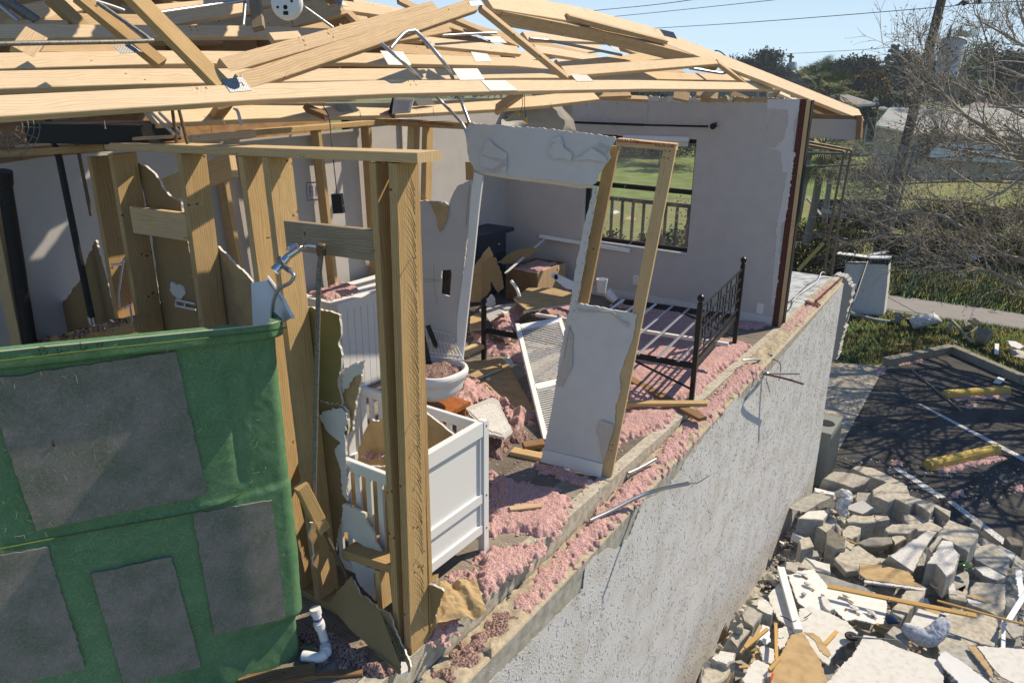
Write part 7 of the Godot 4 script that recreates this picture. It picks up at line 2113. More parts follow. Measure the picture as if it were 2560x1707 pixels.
	houses()
	power()
	verge()


func houses():
	# grey metal-roofed house with white garage front
	var h :=thing("metal_roof_house","long house with pale grey roof and white garage doors behind the bare tree","house",V(-2.3,-.98,-56.77))
	var q :=[V(-6.74,.14,-51.69),V(-7.34,.91,-59.25),V(2.41,.96,-65.85),V(2.69,-.46,-57.8),V(-4.66,-.33,-52.89)]
	sheet("roof",q,0.12,M.metal_roof,M.house_white,h,0.0,Vector3.UP)
	var w :=[V(-6.67,.09,-52.22),V(-4.66,-.4,-53.38),V(2.71,-.55,-58.29)]
	sheet("wall",[w[1],w[2],V(w[2].x,-3,w[2].z),V(w[1].x,-3,w[1].z)],0.2,M.house_tan,M.house_tan,h)
	sheet("side_wall",[w[0],w[1],V(w[1].x,-3,w[1].z),V(w[0].x,-3,w[0].z)],0.2,M.house_tan,M.house_tan,h)
	for g in [[[V(-3.81,-.85,-53.38),V(-2,-.94,-54.56),V(-1.85,-1.89,-54.27),V(-3.69,-1.72,-53.1)]],[[V(-1.67,-.95,-54.78),V(.58,-1.05,-56.26),V(.74,-1.98,-55.98),V(-1.52,-1.9,-54.49)]]]:
		var gq :=flatten(g)
		var gd :=Node3D.new()
		gd.name=numbered(h,"garage_door")
		h.add_child(gd)
		for i in 4:
			sheet("panel",[gq[0].lerp(gq[3],i/4.0+0.01),gq[1].lerp(gq[2],i/4.0+0.01),gq[1].lerp(gq[2],(i+1)/4.0-0.01),gq[0].lerp(gq[3],(i+1)/4.0-0.01)],0.06,M.house_white,M.house_white,gd)
	# green house
	var g :=thing("green_house","small green house with white-trimmed arched window","house",V(-9.66,-.34,-67.38))
	var gw :=[V(-10.66,.58,-67.09),V(-8.92,.6,-68.26)]
	sheet("wall",[gw[0],gw[1],V(gw[1].x,-3,gw[1].z),V(gw[0].x,-3,gw[0].z)],0.3,M.house_green,M.house_green,g)
	sheet("roof",[V(-10.65,.63,-65.2),V(-11.7,.87,-71.6),V(-10.34,.84,-72.51),V(-8.5,.61,-66.64)],0.12,M.shingle,M.house_white,g,0.0,Vector3.UP)
	var arch :=[]
	for i in 13:
		var a :=PI*i/12.0
		arch.append([cos(a),sin(a)])
	var ac: Vector3=V(-9.64,.08,-67.18)
	var xr: Vector3=((V(-9.36,.08,-67.37))-ac)
	var out :=[]
	var inn :=[]
	for p in arch:
		out.append(ac+xr*1.15*p[0]+V(0,1.3*p[1],0))
		inn.append(ac+xr*0.85*p[0]+V(0,1.0*p[1],0))
	sheet("window_trim",out+[ac-xr*1.15-V(0,2.2,0),ac+xr*1.15-V(0,2.2,0)],0.1,M.house_white,M.house_white,g)
	var fw: Vector3=(eye-ac).normalized()*0.06
	sheet("window_pane",(inn+[ac-xr*0.85-V(0,2.0,0),ac+xr*0.85-V(0,2.0,0)]).map(func(p): return p+fw),0.05,M.dark_glass,M.dark_glass,g)
	# grey hip roof with brick chimney
	var k :=thing("hip_roof_house","house with grey hip roof, white fascia and brown brick chimney","house",V(-12.52,.98,-88.96))
	sheet("roof",[V(-14.12,1.22,-82.88),V(-14.72,1.87,-92.94),V(-11.42,1.82,-95.15),V(-9.26,1.18,-86.13)],0.15,M.shingle,M.house_white,k,0.0,Vector3.UP)
	var kw :=[V(-14.02,1.15,-83.17),V(-9.33,1.13,-86.33)]
	sheet("wall",[kw[0],kw[1],V(kw[1].x,-3,kw[1].z),V(kw[0].x,-3,kw[0].z)],0.3,M.house_white,M.house_white,k)
	board("fascia",V(-14.09,1.18,-82.62),V(-9.2,1.14,-85.9),0.25,0.05,V(0,0,1),M.gloss_white,k)
	board("chimney",V(-12.36,1.96,-86.92),V(-12.23,1.21,-86.7),0.75,0.6,V(0,0,1),M.brick_red,k)
	for i in 3:
		board("window",V(-13.11,.9,-83.29)+V(i*2.0,0,-i*0.4),V(-13.06,.65,-83.23)+V(i*2.0,0,-i*0.4),1.0,0.05,V(0,0,1),M.dark_glass,k)
	# red roof behind
	var r :=thing("red_roof_house","house with dull red roof behind the grey hip roof","house",V(-16.27,1.76,-108.44))
	sheet("roof",[V(-16.93,1.78,-104.17),V(-17.96,2.38,-113.93),V(-16.67,2.42,-114.82),V(-14.5,1.8,-105.82)],0.15,M.shingle_red,M.house_white,r,0.0,Vector3.UP)
	var rw :=[V(-16.86,1.74,-104.46),V(-14.63,1.76,-105.97)]
	sheet("wall",[rw[0],rw[1],V(rw[1].x,-3,rw[1].z),V(rw[0].x,-3,rw[0].z)],0.3,M.house_tan,M.house_tan,r)
	# far white building
	var f :=thing("far_white_building","far white low building above the red roof","building",V(-24.73,2.67,-160.51))
	var fq :=flatten([[V(-26.61,3.12,-159.43),V(-22.87,3.26,-162.01),V(-22.7,2.41,-161.77),V(-26.45,2.36,-159.22)]])
	sheet("wall",[fq[0],fq[1],V(fq[1].x,-3,fq[1].z),V(fq[0].x,-3,fq[0].z)],4.0,M.house_white,M.house_white,f)
	# tan-roofed house at right
	var t :=thing("tan_roof_house","house with brown-tan roof above the metal roof at the right","house",V(-2.61,.71,-80.22))
	sheet("roof",[V(-4.46,.52,-76.35),V(-4.2,.9,-84.33),V(1.58,.92,-88.24),V(2.48,.56,-81.04)],0.15,M.shingle,M.house_white,t,0.0,Vector3.UP)
	var tw :=[V(-4.32,.49,-76.68),V(2.41,.54,-81.24)]
	sheet("wall",[tw[0],tw[1],V(tw[1].x,-3,tw[1].z),V(tw[0].x,-3,tw[0].z)],0.3,M.house_tan,M.house_tan,t)
	var tf :=thing("grey_low_roof","low grey shingle roof at the left behind the drooping palm","house",V(-9.5,1.49,-55.49))
	sheet("roof",[V(-10.38,1.74,-55),V(-10.37,1.72,-60.1),V(-9.41,1.4,-60.62),V(-7.74,1.24,-56.57),V(-9.07,1.09,-55.61)],0.15,M.shingle,M.house_white,tf,0.0,Vector3.UP)
	var lw :=thing("brown_low_wall","long brown low wall on the weedy lot left of the bare tree","wall",V(-5.66,-3,-37.2))
	for i in 6:
		var a: Vector3=(V(-5.33,-2.16,-32.55)).lerp(V(-2.54,-2.22,-34.41),i/6.0)
		var b: Vector3=(V(-5.33,-2.16,-32.55)).lerp(V(-2.54,-2.22,-34.41),(i+1)/6.0-0.003)
		board("wall_panel",V(a.x,-2.45,a.z),V(b.x,-2.45,b.z),1.1,0.12,V(0,0,1),M.dark_earth,lw)


func power():
	var base: Vector3=V(-2.01,-3.34,-27.92)
	var top: Vector3=V(-1.85,5.92,-31.87)
	var foot :=base+(base-top)*0.06
	var p :=thing("utility_pole","leaning wooden utility pole carrying a grey transformer","utility pole",foot)
	tube("pole",[foot,base,base.lerp(top,0.5),top],0.20,M.pole_wood,p,0.145,14)
	tube("conduit",[base+V(0.22,0.2,0.1),(V(-1.62,.65,-29.58))],0.045,M.steel_old,p,-1,8)
	tube("conduit",[base+V(0.3,0.0,0.1),(V(-1.99,.65,-29.34))],0.03,M.steel_old,p,-1,8)
	var tb: Vector3=V(-1.17,2.71,-30.23)
	var tt: Vector3=V(-1.18,3.89,-30.71)
	var ax :=(tt-tb).normalized()
	var tf :=thing("transformer","grey cylindrical pole transformer with two ribbed bushings","transformer",tb)
	var xa :=ax.cross(V(0,0,1)).normalized()
	var xf :=Transform3D(Basis(xa,ax,xa.cross(ax)),tb)
	var H :=tb.distance_to(tt)
	lathe("tank",[Vector2(0,0),Vector2(0.32,0.0),Vector2(0.36,0.05),Vector2(0.385,H-0.08),Vector2(0.385,H-0.06)],M.transformer,tf,xf,28)
	lathe("lid_band",[Vector2(0.40,H-0.07),Vector2(0.415,H-0.05),Vector2(0.40,H-0.02),Vector2(0.385,H),Vector2(0.2,H+0.05),Vector2(0,H+0.06)],M.steel_old,tf,xf,28)
	for s in [[-0.16,0.1],[0.14,0.05]]:
		var prof :=[Vector2(0.05,0),Vector2(0.06,0.02)]
		for i in 6:
			prof.append_array([Vector2(0.035,0.04+i*0.055),Vector2(0.085-i*0.006,0.06+i*0.055),Vector2(0.035,0.075+i*0.055)])
		prof.append_array([Vector2(0.03,0.4),Vector2(0.014,0.5),Vector2(0,0.5)])
		lathe("bushing",prof,M.porcelain,tf,xf*Transform3D(Basis(),V(s[0],H,s[1])),14)
	tube("lead_wire",curve([tt+xa*-0.1+V(0,0.5,0),V(-1.31,4.49,-31.01),V(-1.27,5.03,-31.26)],4),0.008,M.cable,tf,-1,4)
	tube("lead_wire",curve([tt+xa*0.1,V(-1.22,3.62,-30.33),V(-1.33,3.32,-30.12),V(-1.5,3.38,-30.04)],4),0.009,M.cable,tf,-1,4)
	for w in [
		["highest power line at the left, leaving the frame's top",[V(-34.84,6.79,-53.35),V(-24.32,6.7,-47.65),V(-18.12,6.6,-44.14),V(-14.18,6.6,-41.69)],0.018],
		["second power line from the top",[V(-34.76,6.38,-53.24),V(-22.96,6.38,-48.44),V(-11.45,6.5,-43.49),V(-8.59,6.35,-40.26)],0.016],
		["lowest power line, passing the leaning pole's top",[V(-34.6,5.59,-53.02),V(-24.42,5.41,-47.05),V(-15.63,5.12,-40.1),V(-8.25,4.86,-33.49),V(-1.84,5.03,-31.77),V(-1.23,5,-30.63),V(.68,4.82,-28.02),V(1.67,4.66,-26.07)],0.013],
		["faint far power line above the tree tops",[V(-22.52,5.14,-86.49),V(-14.16,5.22,-79.41),V(-7.12,5.36,-71.45)],0.02]]:
		tag(tube("power_line",curve(w[1],6),w[2],M.cable,self,-1,4),w[0],"power line","power lines across the sky")
	tag(put("line_clamp",lump_mesh(0.5,0.7),M.cable,self,Transform3D(Basis().scaled(V(0.3,0.25,0.3)),V(-1.03,5.03,-30.27))),"black line clamp right of the leaning pole's top","clamp")
	tag(put("line_clamp",lump_mesh(0.5,0.7),M.cable,self,Transform3D(Basis().scaled(V(0.22,0.2,0.2)),V(-.56,4.94,-29.27))),"smaller line clamp further right on the power line","clamp")
	for w in [
		["thick black service cable passing under the eave box",[V(-1.72,1.39,-14.77),V(-1.63,1.11,-18.55),V(-1.93,.63,-24.52),V(-1.73,.39,-29.15),V(-.87,.37,-27.68),V(.48,.73,-24.91),V(2,.67,-24.64)],0.022],
		["lower black service cable behind the conduit mast",[V(-1.67,1.14,-14.7),V(-1.68,.86,-18.41),V(-1.86,.4,-24.47),V(-1.85,.21,-29)],0.022],
		["upper thin cable from the pole to the right",[V(-1.68,.87,-29.38),V(-.66,.73,-27.97),V(.63,.79,-26.31),V(1.95,.92,-24.71)],0.015]]:
		tag(tube("service_cable",curve(w[1],6),w[2],M.cable,self,-1,5),w[0],"cable","service cables")
	var far :=thing("far_utility_pole","distant utility pole with pale transformer left of the palms","utility pole",V(-26.09,2.93,-102.3))
	tube("pole",[V(-26.09,2.67,-102.19),V(-26.41,5.64,-103.21)],0.22,M.pole_wood,far,0.16,8)
	board("crossarm",V(-26.75,5.38,-102.87),V(-26.05,5.23,-103.28),0.25,0.2,V(0,0,1),M.pole_wood,far)
	tube("transformer",[V(-25.97,3.82,-102.75),V(-26.1,4.49,-102.94)],0.62,M.transformer,far,-1,10)
	# bent conduit mast at the building's far corner
	for o in [[0.0,"front one of two bent conduit pipes rising at the far slab corner"],[0.10,"rear one of two bent conduit pipes rising at the far slab corner"]]:
		var off :=V(-o[0],-o[0]*0.3,-0.08*o[0])
		var pts: Array=[V(-.226,-.075,-11.856),V(-.293,.782,-12.166),V(-.32,1.434,-12.419),V(-.323,1.623,-12.495),V(-.349,1.671,-12.497),V(-.42,1.686,-12.456),V(-.885,1.803,-11.935)]
		tag(tube("conduit_mast",curve(pts.map(func(p): return p+off),5),0.018,M.copper,self,-1,10),o[1],"pipe","conduit mast at the far corner")


func log_piece(label: String,a: Vector3,b: Vector3,r: float,m: Material,category :="log"):
	tag(tube("log",[a,a.lerp(b,0.5)+V(0,r*0.1,0),b],r,m,self,r*0.85,9),label,category)


func verge():
	# low white pillar with burnt top
	var p :=thing("white_pillar","squat white wall stub with burnt black top beyond the stuccoed wall","wall",V(-.93,-3,-20.61))
	var zp :=-20.6
	sheet("face",[[V(-1.7,-1.78,-20.6),V(-1.17,-1.71,-20.6),V(-.64,-1.64,-20.6)],[V(-.59,-2.15,-20.6),V(-.55,-2.97,-20.6),V(-.85,-3.01,-20.6),V(-1.41,-3.05,-20.6),V(-1.85,-3.05,-20.6),V(-1.92,-2.13,-20.6),V(-1.86,-2.1,-20.6)]],0.35,M.white,M.dull_white,p,0.0,V(0.2,0,1))
	sheet("burnt_band",[[V(-1.87,-1.56,-20.59),V(-1.19,-1.56,-20.59),V(-.65,-1.51,-20.59),V(-.64,-1.65,-20.59),V(-.93,-1.65,-20.59),V(-1.18,-1.64,-20.59),V(-1.62,-1.69,-20.59),V(-1.63,-1.99,-20.59),V(-1.66,-2.09,-20.59),V(-1.89,-2.09,-20.59),V(-1.89,-1.85,-20.59)]],0.34,M.black_plastic,M.black_plastic,p,0.004,V(0.2,0,1))
	sheet("raw_patch",[[V(-1.74,-1.67,-20.59),V(-1.61,-1.68,-20.59),V(-1.63,-1.94,-20.59),V(-1.68,-2.09,-20.59),V(-1.86,-2.07,-20.59),V(-1.86,-1.89,-20.59)]],0.02,M.oldwood,M.oldwood,p,0.02,V(0.2,0,1))
	board("coping",V(-1.87,-1.54,-20.58),V(-1.11,-1.54,-20.58),0.02,0.3,V(0,0,1),M.dull_white,p)
	board("coping",V(-1.1,-1.55,-20.58),V(-.63,-1.49,-20.58),0.035,0.3,V(0,0,1),M.gloss_white,p)
	tube("stuck_cable",[V(-1.12,-1.61,-20.55),V(-1.18,-2.06,-20.4),V(-1.3,-2.6,-20.3)],0.018,M.cable,p,-1,5)
	var gd :=thing("gutter_pipe","grey gutter pipe lying at the foot of the white wall stub","pipe",V(-.87,-3,-20.28))
	tube("pipe",curve([V(-1.18,-2.7,-19.48),V(-1.01,-2.9,-20.06),V(-.71,-2.94,-20.03),V(-.31,-2.95,-20.1)]),0.06,M.metal_roof,gd,-1,8)
	tag(sheet("hanging_flap",flatten([[V(-.51,-.76,-14.69),V(-.33,-.85,-14.78),V(-.32,-.94,-14.75),V(-.39,-.94,-14.7)]]),0.01,M.tarp,M.tarp),"torn pale flap hanging at the far end of the stuccoed wall","scrap")
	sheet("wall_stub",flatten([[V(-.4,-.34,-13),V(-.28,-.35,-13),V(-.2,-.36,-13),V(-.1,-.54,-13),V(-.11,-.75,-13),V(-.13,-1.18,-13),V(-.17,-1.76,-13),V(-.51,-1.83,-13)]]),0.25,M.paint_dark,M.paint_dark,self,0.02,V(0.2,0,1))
	tag(get_node("wall_stub"),"dark grey end wall of the lower storey behind the stucco edge","wall")
	tag(tube("loose_conduit",curve([V(0,-.13,-13.39),V(.03,-.57,-12.59),V(0,-.7,-12.51),V(-.01,-.92,-12.42)]),0.012,M.steel_old,self,-1,6),"thin conduit hanging down past the stucco wall's far end","pipe")
	# pillow-like mattress bag
	var mq :=[V(.1,-2.72,-19.84),V(.57,-2.55,-20.19),V(.8,-2.78,-20.24),V(.24,-2.95,-19.82)]
	var mb :=tag(surf("bagged_mattress",bent_quad(mq,func(u,v): return 0.22*pow(sin(u*PI)*sin(v*PI),0.45)+0.02*nz.get_noise_2d(u*9.0,v*4.0)),26,18,M.tarp,self,0.25),"white bagged cushion lying on the verge by the road","cushion")
	log_piece("short dark stump left of the white cushion",V(-.21,-2.85,-20.08),V(-.07,-2.85,-20.09),0.17,M.bark,"stump")
	log_piece("dark cut log end right of the debris on the verge",V(1.58,-2.8,-19.64),V(1.79,-2.8,-19.57),0.20,M.bark)
	log_piece("long pale branch lying slanted in the verge debris",V(.95,-2.75,-20.45),V(1.49,-2.9,-19.41),0.03,M.twig,"branch")
	log_piece("short pale branch piece in the verge debris",V(.92,-2.85,-20.02),V(.99,-2.75,-20.14),0.045,M.twig,"branch")
	log_piece("dark brown branch beside the log end",V(1.37,-2.85,-19.75),V(1.5,-2.75,-20.18),0.03,M.bark,"branch")
	log_piece("thin branch lying across the parking lot",V(.59,-2.98,-16.95),V(1.69,-2.98,-15.13),0.018,M.bark,"branch")
	log_piece("thin dark stick by the air conditioner",V(.11,-2.95,-11.79),V(.53,-2.95,-11.72),0.015,M.bark,"branch")
	lying("dark grey slab tilted in the verge debris",[[V(1.34,-2.6,-20.05),V(1.4,-2.6,-20.44)],[V(1.58,-2.85,-20.95),V(1.46,-2.85,-20.7)]],0.06,M.concrete_dark,M.concrete_dark,"slab")
	lying("small grey slab left of the tilted one",[[V(1.2,-2.8,-20.65),V(1.32,-2.8,-20.74),V(1.37,-2.8,-20.36),V(1.27,-2.8,-20.24)]],0.06,M.concrete_dark,M.concrete_dark,"slab")
	lying("white paper sheet at the verge's right end",[[V(2.15,-2.8,-19.65),V(2.3,-2.8,-19.71),V(2.47,-2.8,-19.41),V(2.38,-2.8,-19.14),V(2.22,-2.8,-19.26)]],0.02,M.white,M.gypsum,"sheet","",0.02)
	lying("beige sheet under the white one at the verge's right end",[[V(2.22,-2.95,-19.54),V(2.4,-2.95,-19.6),V(2.63,-2.95,-19.42),V(2.61,-2.95,-19),V(2.29,-2.95,-19.04)]],0.02,M.paper,M.gypsum,"sheet","",0.02)
	lying("white upright strip on the verge by the kerb",[[V(1.92,-2.9,-19.62),V(2,-2.9,-19.63),V(2.03,-2.9,-18.85),V(1.96,-2.9,-18.84)]],0.03,M.gloss_white,M.white,"board")
	lying("tan scrap on the verge grass behind the kerb",[[V(1.04,-2.97,-19.56),V(1.17,-2.97,-19.55),V(1.23,-2.97,-19.33),V(1.12,-2.97,-19.32)]],0.02,M.paper,M.gypsum)
	lying("yellowish scrap on the grass near the kerb's left end",[[V(-.08,-2.97,-18.31),V(.34,-2.97,-18.76),V(.36,-2.97,-18.67),V(.09,-2.97,-18.29)]],0.02,M.plywood,M.gypsum)
	lying("dark flat scrap on the left part of the verge",[[V(-.18,-2.98,-19.46),V(.02,-2.98,-19.58),V(.02,-2.98,-19.33),V(-.11,-2.98,-19.2)]],0.02,M.dark_earth,M.dark_earth)
	lying("dark flat scrap behind the kerb corner",[[V(.07,-2.98,-18.9),V(.26,-2.98,-19.08),V(.36,-2.98,-18.89),V(.16,-2.98,-18.67)]],0.02,M.dark_earth,M.dark_earth)
	tag(board("white_strip",V(-.95,-2.95,-24.01),V(.24,-2.95,-24.4),0.14,0.04,V(0,1,0.2),M.tarp),"long pale strip lying in the grass beyond the road","board")
	lying("grey board pieces on the grass left of the long strip",[[V(-.82,-2.97,-23.69),V(-.75,-2.97,-23.92),V(-.58,-2.97,-23.64),V(-.65,-2.97,-23.47)]],0.03,M.metal_roof,M.metal_roof)
	lying("flat grey board on the road's far edge at the right",[[V(1.47,-2.97,-23.97),V(1.68,-2.97,-24.18),V(1.81,-2.97,-23.6),V(1.53,-2.97,-23.6)]],0.03,M.concrete_grey,M.concrete_grey,"board")
	lying("dark stain-like mat on the road",[[V(1.57,-3,-22.95),V(1.72,-3,-23.02),V(1.84,-3,-22.81),V(1.64,-3,-22.71)]],0.006,M.concrete_dark,M.concrete_dark,"mat")
	lying("pale yellow plywood sheet on the bank behind the bare branches",[[V(-1.48,-2.7,-29.82),V(-.86,-2.72,-30.23),V(-.83,-2.96,-30.15),V(-1.44,-2.93,-29.75)]],0.03,M.truss,M.truss2,"plywood")
	lying("white plastic scraps on the bank under the branches",[[V(.59,-2.44,-27.5),V(.84,-2.43,-27.67),V(1.03,-2.51,-27.77),V(.83,-2.62,-27.59),V(.7,-2.5,-27.54)]],0.03,M.tarp,M.tarp,"plastic scrap","",0.03)
	lying("greenish board leaning on the brown low wall",[[V(-4.55,-1.93,-30.62),V(-3.76,-2.14,-31.07),V(-3.7,-2.23,-31.07),V(-4.54,-2.06,-30.57)]],0.05,M.metal_roof,M.metal_roof,"board")
	var rub :=[[V(-3.8,-2.36,-27.12),V(-3.6,-2.32,-27.27),"white board scrap on the rubble left of the conduit mast","white"],[V(-3.24,-2.31,-27.52),V(-2.92,-2.45,-27.68),"pale pipe-like board on the rubble right of the conduit mast","tarp"],[V(-2.68,-2.39,-27.87),V(-2.41,-2.3,-28.08),"tan board scrap at the edge of the twigs","truss"],[V(-4.57,-1.26,-28.33),V(-4.07,-1.82,-28.44),"pale pole leaning in the rubble under the drooping palm","twig"],[V(-3.73,-2.02,-26.03),V(-3.07,-2.2,-26.4),"thin dark board on the rubble left of the conduit mast","oldwood"],[V(-2.08,-2.71,-26.86),V(-1.58,-2.59,-27.25),"white stick behind the wall stub's top","white"]]
	for r in rub: tag(board("rubble_board",r[0],r[1],0.14,0.05,V(0.1,1,0.3),M[r[3]]),r[2],"board","boards on the weedy rubble")
	tag(board("yellow_guy_marker",V(-2.29,-1.35,-20.9),V(-2.7,-2.03,-20.35),0.09,0.05,V(0,0.3,1),M.yellow),"yellow guy-wire marker slanting left of the conduit mast","marker")
	lying("blue plastic scrap among the bare branches",[[V(-.32,-.22,-27.81),V(-.23,-.24,-27.86),V(-.22,-.31,-27.83),V(-.31,-.29,-27.78)]],0.03,mat(lin(0.01,0.04,0.4),0.5),null,"plastic scrap")
	# wheel stops
	for ws in [[V(1.47,-3,-12.39),V(2.32,-3,-13.65),"clean yellow concrete wheel stop in the nearer bay"],[V(1.35,-3,-15.74),V(2.32,-3,-16.7),"shaded yellow wheel stop in the farther bay"]]:
		var a: Vector3=ws[0]
		var b: Vector3=ws[1]
		var x :=(b-a).normalized()
		var z :=x.cross(V(0,1,0)).normalized()
		var st :=begin()
		var sec :=[Vector2(-0.085,0.0),Vector2(-0.075,0.09),Vector2(-0.05,0.125),Vector2(0.05,0.125),Vector2(0.075,0.09),Vector2(0.085,0.0)]
		for i in 5:
			var p0: Vector3=V(0,sec[i].y,0)+z*sec[i].x
			var p1: Vector3=V(0,sec[i+1].y,0)+z*sec[i+1].x
			var nn :=(p1-p0).cross(x).normalized()
			if nn.dot(p0+p1-V(0,0.1,0)) < 0: nn=-nn
			for k in 10:
				var f0 :=a.lerp(b,k/10.0)
				var f1 :=a.lerp(b,(k+1)/10.0)
				quad(st,f0+p0,f1+p0,f1+p1,f0+p1,nn)
		for e in [[a,-x],[b,x]]:
			for i in range(1,5): tri(st,e[0]+z*sec[0].x,e[0]+z*sec[i].x+V(0,sec[i].y,0),e[0]+z*sec[i+1].x+V(0,sec[i+1].y,0),e[1])
		var o :=thing("wheel_stop",ws[2],"wheel stop",a,"yellow wheel stops")
		put("block",st.commit(),M.yellow,o)
		for f in [0.14,0.86]:
			lathe("anchor_hole",[Vector2(0,0.127),Vector2(0.018,0.127),Vector2(0.019,0.12)],M.ink,o,Transform3D(Basis(),a.lerp(b,f)),10)
		var fr :=(a+b)/2+z*(0.13 if z.dot(eye-a) > 0 else -0.13)
		var hx :=x*0.45*a.distance_to(b)
		heap("pink_insulation",[fr-hx-z*0.05,fr+hx-z*0.05,fr+hx+z*0.08,fr-hx+z*0.08],0.02,"pale pink fluff caught against the "+ws[2].get_slice(" ",0)+" wheel stop",0.016,M.wool,"pink fluff on the lot")
	for q in [[[V(1.7,-3,-15.56),V(1.86,-3,-15.71),V(1.89,-3,-15.52),V(1.73,-3,-15.38)],"small pink tuft between the two wheel stops"],[[V(.99,-3,-12.35),V(1.08,-3,-12.44),V(1.13,-3,-12.28),V(1.03,-3,-12.19)],"pink tuft beside the end of the short stall line"],[[V(1.86,-3,-11.81),V(2,-3,-11.94),V(2.03,-3,-11.77),V(1.907,-3,-11.636)],"pink tuft right of the short stall line"],[[V(-.03,-3,-16.65),V(.14,-3,-16.86),V(.18,-3,-16.37),V(.09,-3,-16.22)],"pink tuft at the sidewalk's far end"],[[V(.25,-3,-17.39),V(.67,-3,-17.97),V(.74,-3,-17.6),V(.36,-3,-17.11)],"pink fluff at the foot of the far kerb"],[[V(2.62,-3,-12.52),V(2.72,-3,-12.64),V(2.73,-3,-12.43),V(2.64,-3,-12.36)],"pink tuft at the right edge of the lot"]]:
		heap("pink_insulation",flatten([q[0]]),0.015,q[1],0.018,M.wool,"pink fluff on the lot")
	lying("white tile lying by the far wheel stop",[[V(2.12,-2.98,-17.51),V(2.25,-2.98,-17.51),V(2.18,-2.98,-17.11),V(2.06,-2.98,-17.12)]],0.02,M.gloss_white,M.white,"tile","",0.0)
	# air conditioner
	var ac :=thing("air_conditioner","grey air conditioner unit standing against the stuccoed wall's far corner","air conditioner",V(0.31,-3,-11.1))
	box("cabinet",V(0.02,-2.96,-11.45),V(0.31,-2.10,-10.75),M.ac,ac)
	for i in 16: box("fin",V(0.311,-2.9,-11.43+i*0.042),V(0.322,-2.18,-11.42+i*0.042),M.ac,ac)
	lathe("fan_grille",[Vector2(0,0.01),Vector2(0.11,0.01),Vector2(0.12,0)],M.black_plastic,ac,Transform3D(Basis(),V(0.16,-2.1,-11.1)),16)
	# scraps on asphalt
	var cr :=scatter("lot_grit",flatten([[V(.21,-3,-12.06),V(1.45,-3,-12.53),V(2.87,-3,-13.44),V(2.91,-3,-11.87),V(1.923,-3,-11.174),V(.605,-3,-11.369)]]),420,[lump_mesh(0.5,0.6)],0.008,0.05,M.crumb,self,0.0,0.8)
	tag(cr,"grey grit and crumbs strewn over the asphalt by the rubble","debris","","stuff")
	# walkway railing seen through the window
	var rl :=thing("walkway_railing","dark metal railing with square balusters outside the window","railing",V(-2.5,0,-9.95))
	for y in [1.02,0.12]: board("rail",V(-6.0,y,-9.93),V(0.0 if y < 0.0 else -0.9,y,-9.93),0.05,0.05,V(0,0,1),M.bronze,rl)
	for i in 30: board("baluster",V(-5.9+i*0.165,0.145,-9.935),V(-5.9+i*0.165,0.995,-9.935),0.035,0.035,V(0,0,1),M.bronze,rl)
	# wires on the walkway
	tag(tube("white_wire",curve([V(-1.09,.02,-12.55),V(-.296,.02,-9.781),V(-.231,.02,-10.081),V(-.202,.03,-10.835),V(-.269,.04,-11.384),V(-.246,.02,-11.501)]),0.007,M.gloss_white,self,-1,5),"white wire looping over the blue-grey walkway slab","wire")
	tag(tube("black_wire",curve([V(-.236,.02,-9.22),V(-.244,.02,-9.51),V(-.238,.02,-9.931),V(-.272,.02,-10.668),V(-.212,.02,-11.086),V(-.122,.02,-11.195)]),0.005,M.cable,self,-1,5),"black wire beside the white one on the walkway slab","wire")
	tag(tube("black_wire",curve([V(-.145,.02,-8.855),V(-.178,.02,-9.043),V(-.146,.02,-9.318),V(-.241,.02,-9.857)]),0.005,M.cable,self,-1,5),"short curled black wire at the end wall's foot","wire")
	tag(tube("dark_rebar",[V(.12,.141,-9.421),V(.15,.189,-10.613)],0.012,M.rust,self,-1,6),"rusty rebar lying at the far end of the wall ledge","rebar")
	tag(put("red_rag",lump_mesh(0.6,0.5),M.rust,self,Transform3D(Basis().scaled(V(0.18,0.1,0.3)),V(.1,.11,-9.375))),"dark red clump beside the rebar on the ledge","rag")


